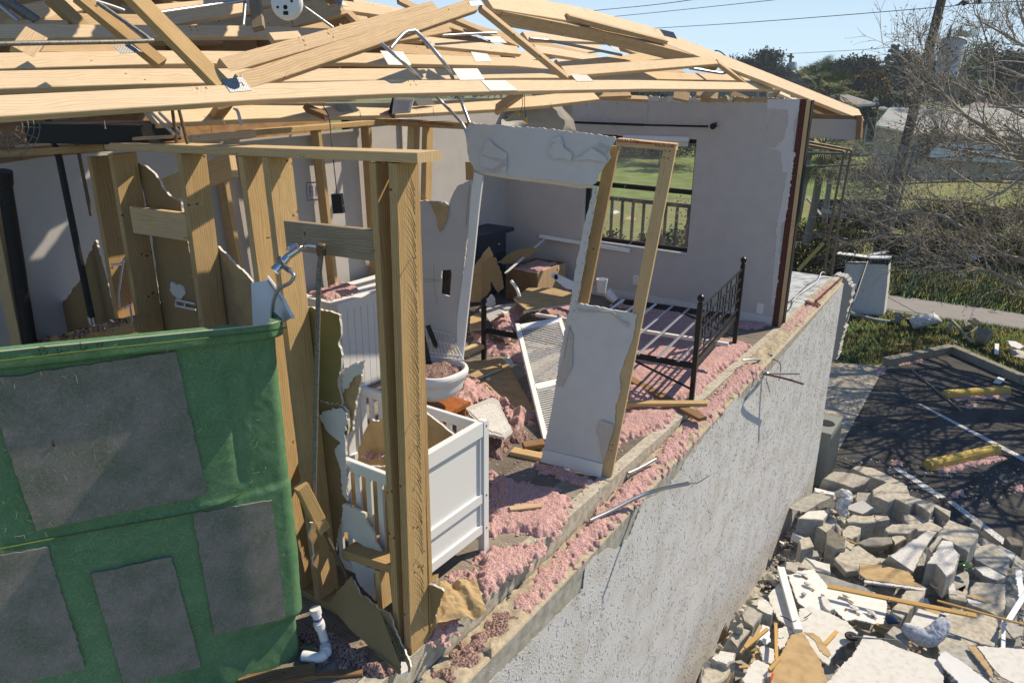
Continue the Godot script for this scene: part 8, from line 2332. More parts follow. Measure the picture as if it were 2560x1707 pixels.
# ---------------------------------------------------------------- the rubble on the ground
func build_rubble():
	var edge :=poly_xz(flatten([V(0.22,0,-10.0),[V(.21,-3,-10.956),V(.53,-3,-11.72),V(1.326,-3,-11.567)],[V(1.929,-3,-11.112),V(2.8,-3,-10.435),V(3.312,-3,-9.942)],V(4.2,0,-3.0),V(0.22,0,-2.0)]))
	var md :=surf("rubble_mound",func(u,v):
		var p :=Vector2(lerpf(0.2,4.6,u),lerpf(-10.6,-2.5,v))
		var d :=edge_dist(p,edge)
		if not Geometry2D.is_point_in_polygon(p,edge): d=-d
		var h :=0.17*smoothstep(-0.05,0.9,d)+0.10*nz.get_noise_2d(p.x*2.2,p.y*2.2)+0.07*nz.get_noise_2d(p.x*6.0,p.y*6.0)+0.035*(0.5-nc.get_noise_2d(p.x*9.0,p.y*9.0))
		return V(p.x,-3.03+smoothstep(-0.12,0.1,d)*maxf(h,0.02),p.y),150,260,M.concrete_grey)
	tag(md,"","","","structure")
	var frag :=[lump_mesh(0.45,0.5)]
	var zone :=flatten([V(0.26,-2.8,-9.8),[V(.612,-2.85,-11.224),V(1.314,-2.85,-11.153)],[V(1.92,-2.85,-10.66),V(2.785,-2.85,-10.04),V(3.047,-2.85,-9.651)],V(4.0,-2.8,-4.0),V(0.3,-2.8,-3.5)])
	tag(scatter("concrete_fragments",zone,9000,frag,0.010,0.13,M.crumb,self,-0.02,0.9),"countless small grey concrete fragments between the larger blocks","debris","","stuff")
	tag(scatter("gypsum_fragments",zone,1500,frag,0.01,0.07,M.whitecrumb,self,0.0,0.7),"small white plaster crumbs strewn over the rubble","debris","","stuff")
	tag(scatter("pink_fragments",zone,900,frag,0.01,0.05,M.pinkcrumb,self,0.01,1.0),"bits of pink insulation strewn over the rubble","debris","","stuff")
	var C: Material=M.concrete
	var G: Material=M.concrete_grey
	var P: Material=M.concrete_pale
	var W: Material=M.dusty_white
	var D: Material=M.concrete_dark
	var blocks :=[
		["big pale concrete block with a sloping top nearest the air conditioner",[[V(.39,-2.5,-10.14),V(.467,-2.5,-10.457),V(.698,-2.5,-10.547),V(.924,-2.5,-10.538)],[V(.871,-2.58,-10.448),V(.767,-2.58,-10.265),V(.588,-2.58,-10.289)]],0.34,C,G],
		["smaller concrete block tucked under the big pale one",[[V(.396,-2.7,-10.147),V(.649,-2.7,-10.456),V(.84,-2.7,-10.459),V(.833,-2.7,-10.255),V(.483,-2.7,-10.048)]],0.25,C,G],
		["narrow concrete slab lying behind the toothed wall piece",[[V(.62,-2.62,-10.937),V(.654,-2.62,-11.059),V(.847,-2.62,-11.128),V(1.038,-2.62,-11.055),V(1.326,-2.62,-10.876),V(1.249,-2.62,-10.72),V(1.035,-2.62,-10.796),V(.82,-2.62,-10.836)]],0.22,C,G],
		["largest fallen wall piece with a toothed broken edge beside the short stall line",[[V(1.008,-2.5,-10.213),V(1.116,-2.5,-10.529),V(1.37,-2.5,-10.599)],[V(1.452,-2.5,-10.332),V(1.699,-2.5,-10.318),V(1.934,-2.5,-10.211),V(1.938,-2.5,-10.039),V(1.747,-2.5,-10.205),V(1.724,-2.5,-9.993),V(1.526,-2.5,-10.166),V(1.487,-2.5,-10.04),V(1.293,-2.5,-10.126),V(1.235,-2.5,-9.991),V(1.055,-2.5,-10.033)]],0.36,C,G],
		["tilted concrete block against the stuccoed wall below the big pale block",[[V(.423,-2.45,-9.024),V(.527,-2.45,-9.39),V(.612,-2.45,-9.606),V(.695,-2.45,-9.49)],[V(.69,-2.55,-9.49),V(.586,-2.55,-9.453),V(.495,-2.55,-9.264)]],0.3,C,G],
		["block with a bright white painted top against the stuccoed wall",[[V(.405,-2.42,-8.769),V(.47,-2.42,-9.028),V(.699,-2.42,-9.217),V(.676,-2.42,-8.916)]],0.36,W,G],
		["grey block face standing right of the white-topped block",[[V(.617,-2.5,-8.857),V(.673,-2.5,-9.047),V(.73,-2.5,-9.276),V(.795,-2.5,-9.082),V(.748,-2.5,-8.786)]],0.3,C,G],
		["small square block end standing by a dark hole",[[V(.521,-2.48,-8.394),V(.546,-2.48,-8.48),V(.615,-2.48,-8.541),V(.706,-2.48,-8.371),V(.601,-2.48,-8.214)]],0.32,C,G],
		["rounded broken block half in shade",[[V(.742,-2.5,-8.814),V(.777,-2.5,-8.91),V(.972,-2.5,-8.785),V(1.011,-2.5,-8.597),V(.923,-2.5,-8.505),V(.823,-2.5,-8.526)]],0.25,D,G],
		["left one of three blocks in a row in the rubble's middle",[[V(.873,-2.58,-9.074),V(.931,-2.58,-9.306),V(1.057,-2.58,-9.286),V(1.078,-2.58,-9.153),V(1.017,-2.58,-8.958),V(.909,-2.58,-8.953)]],0.24,C,G],
		["middle one of three blocks in a row with a jagged dark end",[[V(.868,-2.54,-9.306),V(.918,-2.54,-9.488),V(1.029,-2.54,-9.513),V(1.156,-2.54,-9.62),V(1.19,-2.54,-9.454),V(1.052,-2.54,-9.333),V(.901,-2.54,-9.251)]],0.26,C,G],
		["right one of three blocks in a row",[[V(1.115,-2.54,-9.608),V(1.289,-2.54,-9.703),V(1.325,-2.54,-9.628),V(1.19,-2.54,-9.489)]],0.28,C,G],
		["brownish slab with a sloping top under the toothed wall piece",[[V(1.313,-2.52,-9.312),V(1.357,-2.52,-9.482),V(1.611,-2.52,-9.668),V(1.64,-2.52,-9.565),V(1.555,-2.52,-9.365),V(1.362,-2.52,-9.239)]],0.2,C,G],
		["wedge-shaped brownish slab below the sloping one",[[V(1.088,-2.52,-8.779),V(1.195,-2.52,-9.003),V(1.409,-2.52,-9.173),V(1.451,-2.52,-9.028)],[V(1.309,-2.6,-8.987),V(1.18,-2.6,-8.912)]],0.22,C,G],
		["small block end right of the wedge-shaped slab",[[V(1.401,-2.55,-9.236),V(1.501,-2.55,-9.377),V(1.567,-2.55,-9.295),V(1.468,-2.55,-9.07)]],0.24,C,D],
		["flat triangular slab under the teeth of the largest wall piece",[[V(1.413,-2.62,-10.038),V(1.62,-2.62,-10.087),V(1.89,-2.62,-9.948),V(1.86,-2.62,-9.826),V(1.647,-2.62,-9.694),V(1.48,-2.62,-9.824)]],0.08,C,G],
		["left white rough-faced block of the pair in the middle of the rubble",[[V(1.491,-2.32,-8.393),V(1.598,-2.32,-8.741),V(1.712,-2.32,-9.067),V(1.764,-2.32,-9.229),V(1.861,-2.32,-9.228)],[V(1.783,-2.42,-8.94),V(1.761,-2.42,-8.604),V(1.745,-2.42,-8.388),V(1.61,-2.42,-8.471)]],0.3,P,G],
		["smooth grey block lying over the white rough pair",[[V(1.819,-2.26,-8.705),V(1.941,-2.26,-9.503),V(2.249,-2.26,-9.449),V(2.264,-2.26,-9.337),V(2.198,-2.26,-8.88),V(2.026,-2.26,-8.99),V(1.921,-2.26,-9.02),V(1.861,-2.26,-8.643)]],0.30,C,G],
		["right white rough-faced block of the pair, resting on the tan board",[[V(1.845,-2.26,-8.379),V(1.926,-2.26,-8.979),V(2.038,-2.26,-9.022),V(2.053,-2.26,-8.892),V(2.129,-2.26,-8.77),V(2.112,-2.26,-8.412),V(2.05,-2.26,-8.239),V(1.929,-2.26,-8.422)]],0.26,P,G],
		["cracked flat slab right of the white rough pair",[[V(2.216,-2.55,-9.412),V(2.401,-2.55,-9.811),V(2.554,-2.55,-9.709),V(2.619,-2.55,-9.517),V(2.605,-2.55,-9.137),V(2.475,-2.55,-9.189),V(2.287,-2.55,-9.271)]],0.07,C,G],
		["flat white-flecked slab piece below the cracked one",[[V(2.274,-2.5,-9.019),V(2.386,-2.5,-9.125),V(2.484,-2.5,-9.082),V(2.592,-2.5,-9.022),V(2.519,-2.5,-8.879),V(2.378,-2.5,-8.9)]],0.06,P,G],
		["grey flat slab strip left of the white-flecked piece",[[V(2.11,-2.52,-8.746),V(2.141,-2.52,-8.932),V(2.238,-2.52,-8.917),V(2.267,-2.52,-8.722),V(2.231,-2.52,-8.465),V(2.118,-2.52,-8.489)]],0.06,G,G],
		["broad flat concrete slab at the right with a nail stuck in it",[[V(2.281,-2.5,-8.582),V(2.321,-2.5,-8.722),V(2.608,-2.5,-8.876),V(2.615,-2.5,-8.385),V(2.55,-2.5,-8.199),V(2.291,-2.5,-8.254)]],0.10,C,G],
		["flat concrete slab broken off left of the broad one",[[V(2.09,-2.52,-8.367),V(2.26,-2.52,-8.665),V(2.28,-2.52,-8.301),V(2.124,-2.52,-8.266)]],0.09,C,G],
		["broadest pale slab in the lower right with a repaired seam",[[V(2.106,-2.45,-7.786),V(2.277,-2.45,-8.118),V(2.404,-2.45,-8.113),V(2.548,-2.45,-8.072),V(2.584,-2.45,-7.816),V(2.577,-2.45,-7.579),V(2.465,-2.45,-7.562),V(2.126,-2.45,-7.229),V(2.093,-2.45,-7.349)]],0.13,C,G],
		["long grey concrete beam lying slanted under the lath",[[V(.749,-2.42,-7.764),V(.931,-2.42,-7.784),V(1.312,-2.42,-7.812),V(1.47,-2.42,-7.772)],[V(1.429,-2.55,-7.873),V(1.009,-2.55,-7.801),V(.754,-2.55,-7.848)]],0.14,G,G],
		["broken block with a white skin above the long beam",[[V(.677,-2.42,-7.757),V(.688,-2.42,-7.979),V(.779,-2.42,-7.944),V(.955,-2.42,-8.026),V(1.001,-2.42,-7.849),V(.839,-2.42,-7.795)]],0.16,C,G],
		["white flaking skin on the broken block above the long beam",[[V(.694,-2.405,-7.971),V(.952,-2.405,-7.99),V(1.002,-2.405,-7.835),V(.838,-2.405,-7.844)]],0.012,W,W],
		["brownish block with a staple in it beside the lath",[[V(1.653,-2.36,-7.438),V(1.728,-2.36,-7.899),V(1.899,-2.36,-8.011),V(1.892,-2.36,-7.892),V(1.792,-2.36,-7.474),V(1.769,-2.36,-7.392)]],0.26,C,G],
		["grey painted block with a vertical crack at the lath's right side",[[V(1.826,-2.34,-7.292),V(1.878,-2.34,-7.626),V(1.976,-2.34,-7.633),V(2.066,-2.34,-7.635),V(2.073,-2.34,-7.529),V(1.971,-2.34,-7.333),V(1.863,-2.34,-7.262)]],0.15,W,G],
		["split grey block in front of the navy bottle",[[V(1.665,-2.42,-7.142),V(1.715,-2.42,-7.317),V(1.817,-2.42,-7.297),V(1.864,-2.42,-7.197),V(1.879,-2.42,-7.05),V(1.781,-2.42,-7.105)]],0.2,G,G],
		["cracked flat concrete sheet under the tan board",[[V(.943,-2.56,-8.361),V(.988,-2.56,-8.813),V(1.107,-2.56,-8.835),V(1.394,-2.56,-8.648),V(1.354,-2.56,-8.506),V(1.198,-2.56,-8.439),V(1.213,-2.56,-8.296),V(1.105,-2.56,-8.192)]],0.06,C,G],
		["low slab corner at the rubble's right edge",[[V(2.425,-2.6,-9.739),V(2.504,-2.6,-9.888),V(2.671,-2.6,-9.79),V(2.655,-2.6,-9.587),V(2.565,-2.6,-9.686)]],0.10,P,G],
		["dark slab scraps on the asphalt by the chipped stall line",[[V(2.171,-2.85,-10.727),V(2.269,-2.85,-10.923),V(2.307,-2.85,-10.787),V(2.288,-2.85,-10.667)]],0.05,G,G],
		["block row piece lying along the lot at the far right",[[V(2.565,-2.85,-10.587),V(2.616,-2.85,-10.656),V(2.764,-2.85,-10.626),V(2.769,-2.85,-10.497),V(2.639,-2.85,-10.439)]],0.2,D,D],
	]
	for b in blocks:
		tag(chunk("concrete_block",flatten(b[1]),b[2],b[3],b[4],self,0.007,0.009),b[0],"concrete block","broken concrete blocks")
	var zp :=poly_xz(zone)
	for i in 64:
		var p :=Vector2.ZERO
		for k in 40:
			p=Vector2(rng.randf_range(0.35,3.4),rng.randf_range(-10.2,-5.4))
			if Geometry2D.is_point_in_polygon(p,zp): break
		var tilt :=Basis.from_euler(V(rng.randf_range(-0.4,0.4),rng.randf()*TAU,rng.randf_range(-0.4,0.4)))
		var pts :=[]
		var sides :=rng.randi_range(4,6)
		var sz :=rng.randf_range(0.07,0.2)
		for k in sides:
			var a :=TAU*(k+rng.randf_range(-0.25,0.25))/sides
			pts.append(V(p.x,rng.randf_range(-2.72,-2.5),p.y)*V(1,0,1)+V(0,-2.62,0)+tilt*V(cos(a)*sz,0,sin(a)*sz*rng.randf_range(0.5,0.9)))
		tag(chunk("slab_fragment",pts,rng.randf_range(0.03,0.09),[C,G,C,M.gypsum,P][i % 5],[G,G,C,M.gypsum,G][i % 5],self,0.004,0.005),"small angular slab fragment lying loose among the larger blocks","concrete fragment","small angular slab fragments in the rubble")
	# the stump of the block wall along the stucco
	var stump :=[
		["upright grey block at the head of the broken wall row",[[V(.501,-2.2,-6.325),V(.511,-2.2,-6.5),V(.66,-2.2,-6.466)],[V(.632,-2.25,-6.279),V(.527,-2.25,-6.308)]],0.7,C,G],
		["second block of the broken wall row topped with rubble",[[V(.494,-2.28,-6.023),V(.488,-2.28,-6.129),V(.49,-2.28,-6.201),V(.549,-2.28,-6.259),V(.617,-2.28,-6.261)],[V(.579,-2.32,-6.099),V(.584,-2.32,-6.006),V(.542,-2.32,-6.015)]],0.65,C,G],
		["third block of the broken wall row with a hollow top",[[V(.441,-2.28,-5.687),V(.466,-2.28,-5.838),V(.601,-2.28,-5.889),V(.629,-2.28,-5.779),V(.591,-2.28,-5.68)]],0.65,P,G],
		["last block of the broken wall row at the frame's bottom",[[V(.409,-2.34,-5.581),V(.439,-2.34,-5.657),V(.57,-2.34,-5.713),V(.606,-2.34,-5.805),V(.62,-2.34,-5.856),V(.622,-2.34,-5.62),V(.583,-2.34,-5.464),V(.459,-2.34,-5.362)]],0.6,C,G],
		["pointed grey sliver leaning on the stuccoed wall",[V(.452,-2.2,-6.242),V(.498,-2,-6.09),V(.482,-2.15,-6.255),V(.502,-2.25,-6.32)],0.05,G,G],
		["flat broken flake on the second block of the wall row",[[V(.454,-2.2,-6.147),V(.46,-2.2,-6.187),V(.524,-2.2,-6.237),V(.563,-2.2,-6.196),V(.576,-2.2,-6.143),V(.501,-2.2,-6.126)]],0.06,C,G],
	]
	for b in stump:
		tag(chunk("wall_block",flatten(b[1]),b[2],b[3],b[4],self,0.012,0.014),b[0],"concrete block","stump of the block wall")
	# plasterboard sheets and paper
	var K: Material=M.kraft
	var Y: Material=M.gypsum
	var sheets :=[
		["largest white painted drywall sheet at the bottom of the rubble",[[V(1.372,-2.3,-5.978),V(1.408,-2.3,-6.18),V(1.484,-2.3,-6.512),V(1.517,-2.3,-6.833),V(1.607,-2.3,-6.871),V(1.802,-2.3,-6.85),V(2.125,-2.3,-6.859),V(2.178,-2.3,-6.825),V(2.234,-2.3,-6.375),V(1.425,-2.3,-5.747)]],0.014,W,Y],
		["white drywall sheet lying behind the largest one",[[V(.886,-2.38,-6.979),V(.954,-2.38,-7.085),V(1.15,-2.38,-7.084),V(1.315,-2.38,-7.066),V(1.454,-2.38,-6.947),V(1.418,-2.38,-6.788),V(1.332,-2.38,-6.577),V(1.321,-2.38,-6.338),V(1.252,-2.38,-6.357),V(1.036,-2.38,-6.604),V(.965,-2.38,-6.734)]],0.014,W,Y],
		["bright white torn sheet overlapping the largest one at the right",[[V(2.132,-2.26,-6.85),V(2.171,-2.26,-6.982),V(2.305,-2.26,-6.915),V(2.543,-2.26,-6.761),V(2.591,-2.26,-6.572),V(2.335,-2.26,-6.394),V(2.314,-2.26,-6.616),V(2.177,-2.26,-6.752)]],0.014,M.white,Y],
		["white drywall sheet in the rubble's lower right corner",[[V(2.415,-2.36,-7.363),V(2.833,-2.36,-7.594),V(2.878,-2.36,-6.965),V(2.618,-2.36,-7.048),V(2.526,-2.36,-7.187)]],0.014,W,Y],
		["narrow tan paper strip between two white sheets at lower right",[[V(2.345,-2.34,-7.289),V(2.402,-2.34,-7.325),V(2.549,-2.34,-7.064),V(2.576,-2.34,-6.93),V(2.414,-2.34,-7.173)]],0.013,K,Y],
		["grey wedge of plaster left of the narrow tan strip",[[V(2.143,-2.38,-7.242),V(2.353,-2.38,-7.344),V(2.558,-2.38,-7.05),V(2.581,-2.38,-6.941),V(2.374,-2.38,-7.033),V(2.134,-2.38,-7.072)]],0.03,G,G],
		["largest brown-papered drywall sheet at the bottom left of the rubble",[[V(.962,-2.22,-5.727),V(.958,-2.22,-5.904),V(.959,-2.22,-6.111),V(.966,-2.22,-6.332),V(1.047,-2.22,-6.445),V(1.15,-2.22,-6.298),V(1.274,-2.22,-6.138),V(1.407,-2.22,-5.864),V(1.423,-2.22,-5.71),V(1.053,-2.22,-5.388)]],0.014,K,Y],
		["tan board bent over the cracked slab in the rubble's middle",[[V(1.222,-2.44,-8.242),V(1.45,-2.44,-8.365),V(1.703,-2.44,-8.406),V(1.788,-2.44,-8.249),V(1.9,-2.44,-8.2),V(1.764,-2.44,-8.148),V(1.33,-2.44,-7.991),V(1.267,-2.44,-8.048)]],0.014,K,Y],
		["white torn edge below the tan board",[[V(1.322,-2.45,-7.976),V(1.766,-2.45,-8.14),V(1.905,-2.45,-8.2),V(1.895,-2.45,-8.147),V(1.569,-2.45,-8.028),V(1.335,-2.45,-7.941)]],0.02,Y,Y],
		["tan piece under the right white rough block",[[V(1.904,-2.46,-8.461),V(2.077,-2.46,-8.503),V(2.126,-2.46,-8.37),V(2.043,-2.46,-8.275),V(1.934,-2.46,-8.313)]],0.013,K,Y],
		["white pointed flake right of the tan piece",[[V(2.098,-2.44,-8.268),V(2.089,-2.44,-8.465),V(2.127,-2.44,-8.44),V(2.18,-2.44,-8.251),V(2.115,-2.44,-8.218)]],0.013,W,Y],
		["white flake with curled brown paper on the broad flat slab",[[V(2.258,-2.38,-8.165),V(2.341,-2.38,-8.195),V(2.483,-2.38,-8.218),V(2.391,-2.38,-8.111),V(2.297,-2.38,-8.069)]],0.013,W,Y],
		["curled tan paper behind the white flake on the broad slab",[[V(2.247,-2.36,-8.157),V(2.314,-2.36,-8.221),V(2.378,-2.36,-8.237),V(2.519,-2.36,-8.211),V(2.449,-2.36,-8.162),V(2.34,-2.36,-8.162)]],0.01,K,Y],
		["tan scrap above the cracked grey painted block",[[V(1.895,-2.36,-7.722),V(2.049,-2.36,-7.772),V(2.069,-2.36,-7.668),V(1.964,-2.36,-7.655)]],0.013,K,Y],
		["textured white panel with a row of torn slots under the lath",[[V(.64,-2.4,-7.515),V(.726,-2.4,-7.668),V(.838,-2.4,-7.787),V(1.018,-2.4,-7.573),V(1.316,-2.4,-7.652),V(1.567,-2.4,-7.705),V(1.617,-2.4,-7.556),V(1.621,-2.4,-7.261),V(1.531,-2.4,-7.203),V(1.388,-2.4,-7.169),V(1.313,-2.4,-7.09),V(1.17,-2.4,-7.216),V(.993,-2.4,-7.023),V(.832,-2.4,-7.124)]],0.016,M.dull_white,Y],
		["white drywall piece left of the long white board",[[V(.59,-2.32,-6.919),V(.618,-2.32,-7.187),V(.738,-2.32,-7.027),V(.858,-2.32,-6.788),V(.925,-2.32,-6.57),V(.781,-2.32,-6.62),V(.704,-2.32,-6.721)]],0.014,W,Y],
		["white sheet corner left of the largest brown sheet",[[V(.816,-2.32,-6.477),V(.857,-2.32,-6.558),V(.932,-2.32,-6.537),V(.931,-2.32,-6.252),V(.899,-2.32,-6.21)]],0.014,W,Y],
		["white plaster plate in the hollow between wall row and brown sheet",[[V(.764,-2.26,-6.051),V(.792,-2.26,-6.103),V(.878,-2.26,-6.105),V(.929,-2.26,-5.977),V(.906,-2.26,-5.913),V(.844,-2.26,-5.917),V(.797,-2.26,-5.991)]],0.014,W,Y],
		["white plate leaning beside the upright grey block",[[V(.706,-2.3,-6.222),V(.678,-2.3,-6.426),V(.748,-2.3,-6.429),V(.815,-2.3,-6.245),V(.783,-2.3,-6.18)]],0.014,M.gloss_white,Y],
		["white slab with grey broken edge at the frame's bottom by the brown sheet",[[V(.776,-2.2,-5.525),V(.788,-2.2,-5.772),V(.816,-2.2,-5.815),V(.922,-2.2,-5.803),V(.93,-2.2,-5.523),V(.835,-2.2,-5.442)]],0.06,W,Y],
		["white board end right of the upright grey block",[[V(.576,-2.25,-6.57),V(.544,-2.25,-6.705),V(.613,-2.25,-6.753),V(.715,-2.25,-6.648),V(.726,-2.25,-6.551),V(.655,-2.25,-6.549)]],0.2,W,G],
		["small orange wood flake in the hollow by the wall row",[[V(.708,-2.32,-6.021),V(.741,-2.32,-6.086),V(.829,-2.32,-5.99),V(.797,-2.32,-5.952),V(.739,-2.32,-5.879),V(.743,-2.32,-5.971)]],0.012,M.truss2,M.truss2],
		["olive glossy scrap in the hollow by the wall row",[[V(.677,-2.3,-6.047),V(.682,-2.3,-6.093),V(.727,-2.3,-6.09),V(.743,-2.3,-6.042),V(.689,-2.3,-5.996)]],0.01,M.olive,M.olive],
		["white plank standing at the rubble's right edge",[[V(2.647,-2.36,-8.984),V(2.714,-2.36,-9.01),V(2.768,-2.36,-8.413),V(2.717,-2.36,-8.413)]],0.03,M.gloss_white,W],
		["dark plaster plate under the crossing white sticks at the right edge",[[V(2.618,-2.5,-8.088),V(2.688,-2.5,-8.16),V(2.784,-2.5,-8.138),V(2.788,-2.5,-8.011),V(2.709,-2.5,-7.913)]],0.02,G,G],
		["brown paper shred at the top end of the largest brown sheet",[[V(1.045,-2.26,-6.507),V(1.128,-2.26,-6.534),V(1.205,-2.26,-6.486),V(1.324,-2.26,-6.345),V(1.317,-2.26,-6.283),V(1.217,-2.26,-6.347),V(1.162,-2.26,-6.437)]],0.012,K,Y],
		["grey flake lying on the textured panel's left part",[[V(.84,-2.37,-7.233),V(.858,-2.37,-7.271),V(.888,-2.37,-7.256),V(.877,-2.37,-7.218)]],0.02,G,G],
		["curled plaster roll on the textured white panel",[[V(1.012,-2.36,-7.347),V(1.044,-2.36,-7.339),V(1.129,-2.36,-7.23),V(1.181,-2.36,-7.151),V(1.151,-2.36,-7.091),V(1.088,-2.36,-7.152),V(1.051,-2.36,-7.224)]],0.05,W,Y],
	]
	for s in sheets:
		tag(sheet("plaster_sheet",flatten(s[1]),s[2],s[3],s[4],self,0.008,V(0.1,1,0.2),0.012),s[0],"drywall","drywall pieces in the rubble")
	# slots torn in the textured panel
	slots()
	# timber and sticks
	var sticks :=[
		["longer tan lath lying across the whole rubble",V(1.054,-2.28,-7.389),V(2.367,-2.24,-7.679),0.05,0.022,M.lath],
		["thin tan lath reaching to the right edge of the rubble",V(2.021,-2.24,-7.72),V(2.798,-2.2,-7.74),0.02,0.016,M.lath],
		["long white board standing on edge left of the textured panel",V(.582,-2.22,-7.351),V(.99,-2.26,-6.51),0.075,0.05,M.gloss_white],
		["short tan lath on the white sheet behind the brown paper",V(1.232,-2.34,-6.55),V(1.282,-2.34,-6.807),0.035,0.015,M.lath],
		["tan stick end below the navy bottle",V(1.575,-2.36,-7.162),V(1.693,-2.36,-7.165),0.03,0.015,M.lath],
		["white stick slanting at the right edge",V(2.628,-2.26,-7.805),V(2.75,-2.2,-8.334),0.05,0.02,M.gloss_white],
		["white stick lying beside the broadest pale slab",V(2.604,-2.38,-7.965),V(2.622,-2.36,-7.463),0.035,0.02,M.gloss_white],
		["upright tan splinter left of the largest brown sheet",V(.813,-2.16,-6.347),V(.967,-2.14,-5.837),0.03,0.02,M.lath],
		["tan stick leaning out of the hollow by the wall row",V(.67,-2.2,-5.908),V(.775,-2.15,-6.216),0.032,0.025,M.lath],
		["orange splinter along the side of the wall row",V(.642,-2.28,-5.91),V(.663,-2.24,-6.131),0.03,0.02,M.truss2],
		["orange splintered board behind the white leaning plate",V(.674,-2.3,-6.182),V(.679,-2.26,-6.367),0.03,0.02,M.truss2],
		["short tan stick at the foot of the wall row",V(.68,-2.3,-5.753),V(.763,-2.3,-5.819),0.025,0.02,M.lath],
		["tan stick along the left edge of the largest brown sheet",V(.95,-2.14,-5.687),V(.987,-2.12,-5.847),0.03,0.02,M.lath],
		["dark stick at the frame's bottom beside the last block",V(.662,-2.3,-5.481),V(.653,-2.28,-5.623),0.02,0.02,M.oldwood],
		["yellow stick between two blocks in the rubble's middle",V(.929,-2.5,-8.802),V(1.099,-2.48,-8.714),0.02,0.015,M.lath],
		["grey stick at the chipped stall line",V(1.865,-2.6,-10.114),V(1.964,-2.6,-10.09),0.02,0.02,M.steel_old],
	]
	for s in sticks: tag(board("stick",s[1],s[2],s[3],s[4],V(0.05,1,0.25),s[5]),s[0],"board","sticks and laths in the rubble")
	# oddments
	var cl :=thing("cloth_roll","pale blue-white rolled cloth lying under the cracked grey painted block","cloth",V(2.002,-2.4,-7.317))
	var cst :=begin()
	var cp :=curve([V(1.804,-2.36,-7.268),V(1.902,-2.36,-7.22),V(2.017,-2.34,-7.199),V(2.071,-2.3,-7.26),V(2.102,-2.24,-7.307),V(2.13,-2.2,-7.362)],8)
	put("roll",crumpled_tube(cp,0.085,0.25),M.cloth,cl)
	tag(put("crumpled_bag",crumpled_tube(curve([V(.706,-2.3,-9.425),V(.794,-2.22,-9.337),V(.851,-2.26,-9.298),V(.806,-2.32,-9.248),V(.828,-2.4,-9.232),V(.878,-2.45,-9.264)],7),0.065,0.5),M.tarp,self),"crumpled white plastic bag curled among the blocks near the air conditioner","bag")
	var bo :=thing("navy_bottle","dark navy bottle lying between split block and lath","bottle",V(1.688,-2.3,-7.236))
	var b0: Vector3=V(1.633,-2.3,-7.225)
	var b1: Vector3=V(1.762,-2.3,-7.215)
	var by :=(b1-b0).normalized()
	var bx :=by.cross(V(0,1,0)).normalized()
	var bl :=b0.distance_to(b1)
	lathe("body",[Vector2(0,0),Vector2(0.03,0.005),Vector2(0.05,bl*0.25),Vector2(0.048,bl*0.55),Vector2(0.022,bl*0.85),Vector2(0.018,bl),Vector2(0,bl)],M.navy_plastic,bo,Transform3D(Basis(bx,by,bx.cross(by)),b0),16)
	var wl :=thing("wheel_weight","dark round disc on a thin rod lying on the white sheet","wheel",V(1.418,-2.33,-6.777))
	lathe("disc",[Vector2(0,0.03),Vector2(0.02,0.03),Vector2(0.025,0.02),Vector2(0.055,0.022),Vector2(0.062,0.012),Vector2(0.06,0.0)],M.black_plastic,wl,Transform3D(Basis(),V(1.418,-2.33,-6.777)),22)
	tube("rod",[V(1.427,-2.29,-6.735),V(1.785,-2.3,-6.942)],0.005,M.steel_old,wl,-1,6)
	var lf :=thing("green_leaf_scrap","dark green glossy leaf scrap beside the right white rough block","leaf",V(2.184,-2.4,-8.838))
	for q in [V(2.16,-2.38,-8.798),V(2.193,-2.38,-8.839),V(2.23,-2.38,-8.779)]:
		put("leaf",lump_mesh(0.3,0.25),mat(lin(0.02,0.07,0.025),0.25),lf,Transform3D(Basis(V(0,1,0),rng.randf()*3).scaled(V(0.12,0.05,0.07)),q))
	lying("red and white tape end beside the largest brown sheet",[[V(.982,-2.13,-5.635),V(.989,-2.13,-5.656),V(1.002,-2.13,-5.627),V(1.009,-2.13,-5.544),V(.991,-2.13,-5.575)]],0.004,M.red,M.red,"tape","",0.0)
	var br :=thing("dry_palm_fan","dry brown palm fan stuck between stuccoed wall and block row","palm leaf",V(.424,-2.3,-5.93))
	var r0: Vector3=V(.401,-2.35,-5.986)
	for i in 17:
		var f :=i/16.0
		var tip: Vector3=(V(.466,-2.05,-5.922)).lerp(V(.508,-2.22,-6.037),f)
		var st :=begin()
		tube_into(st,[r0,r0.lerp(tip,0.6)+V(0,0.01,0),tip+V(rng.randf_range(-0.01,0.01),0,rng.randf_range(-0.02,0.02))],0.006,0.002,4)
		put("blade",st.commit(),M.oldwood,br)
	for w in [["dark cable across the white plate by the wall row",[V(.812,-2.2,-6.525),V(.872,-2.18,-6.499),V(.932,-2.18,-6.477),V(.957,-2.18,-6.518)],0.005],["thin cable on the white sheet left of the plaster roll",[V(.967,-2.36,-6.833),V(.997,-2.34,-6.869),V(1.013,-2.34,-6.932)],0.005],["thin wire on the bright block by the teeth",[V(1.063,-2.48,-10.073),V(1.117,-2.48,-10.189),V(1.173,-2.48,-10.17)],0.003],["loose wire over the three blocks in a row",[V(1.106,-2.45,-9.04),V(1.224,-2.4,-9.256),V(1.344,-2.42,-9.464)],0.003]]:
		tag(tube("wire",curve(w[1],5),w[2],M.cable,self,-1,5),w[0],"wire","wires in the rubble")


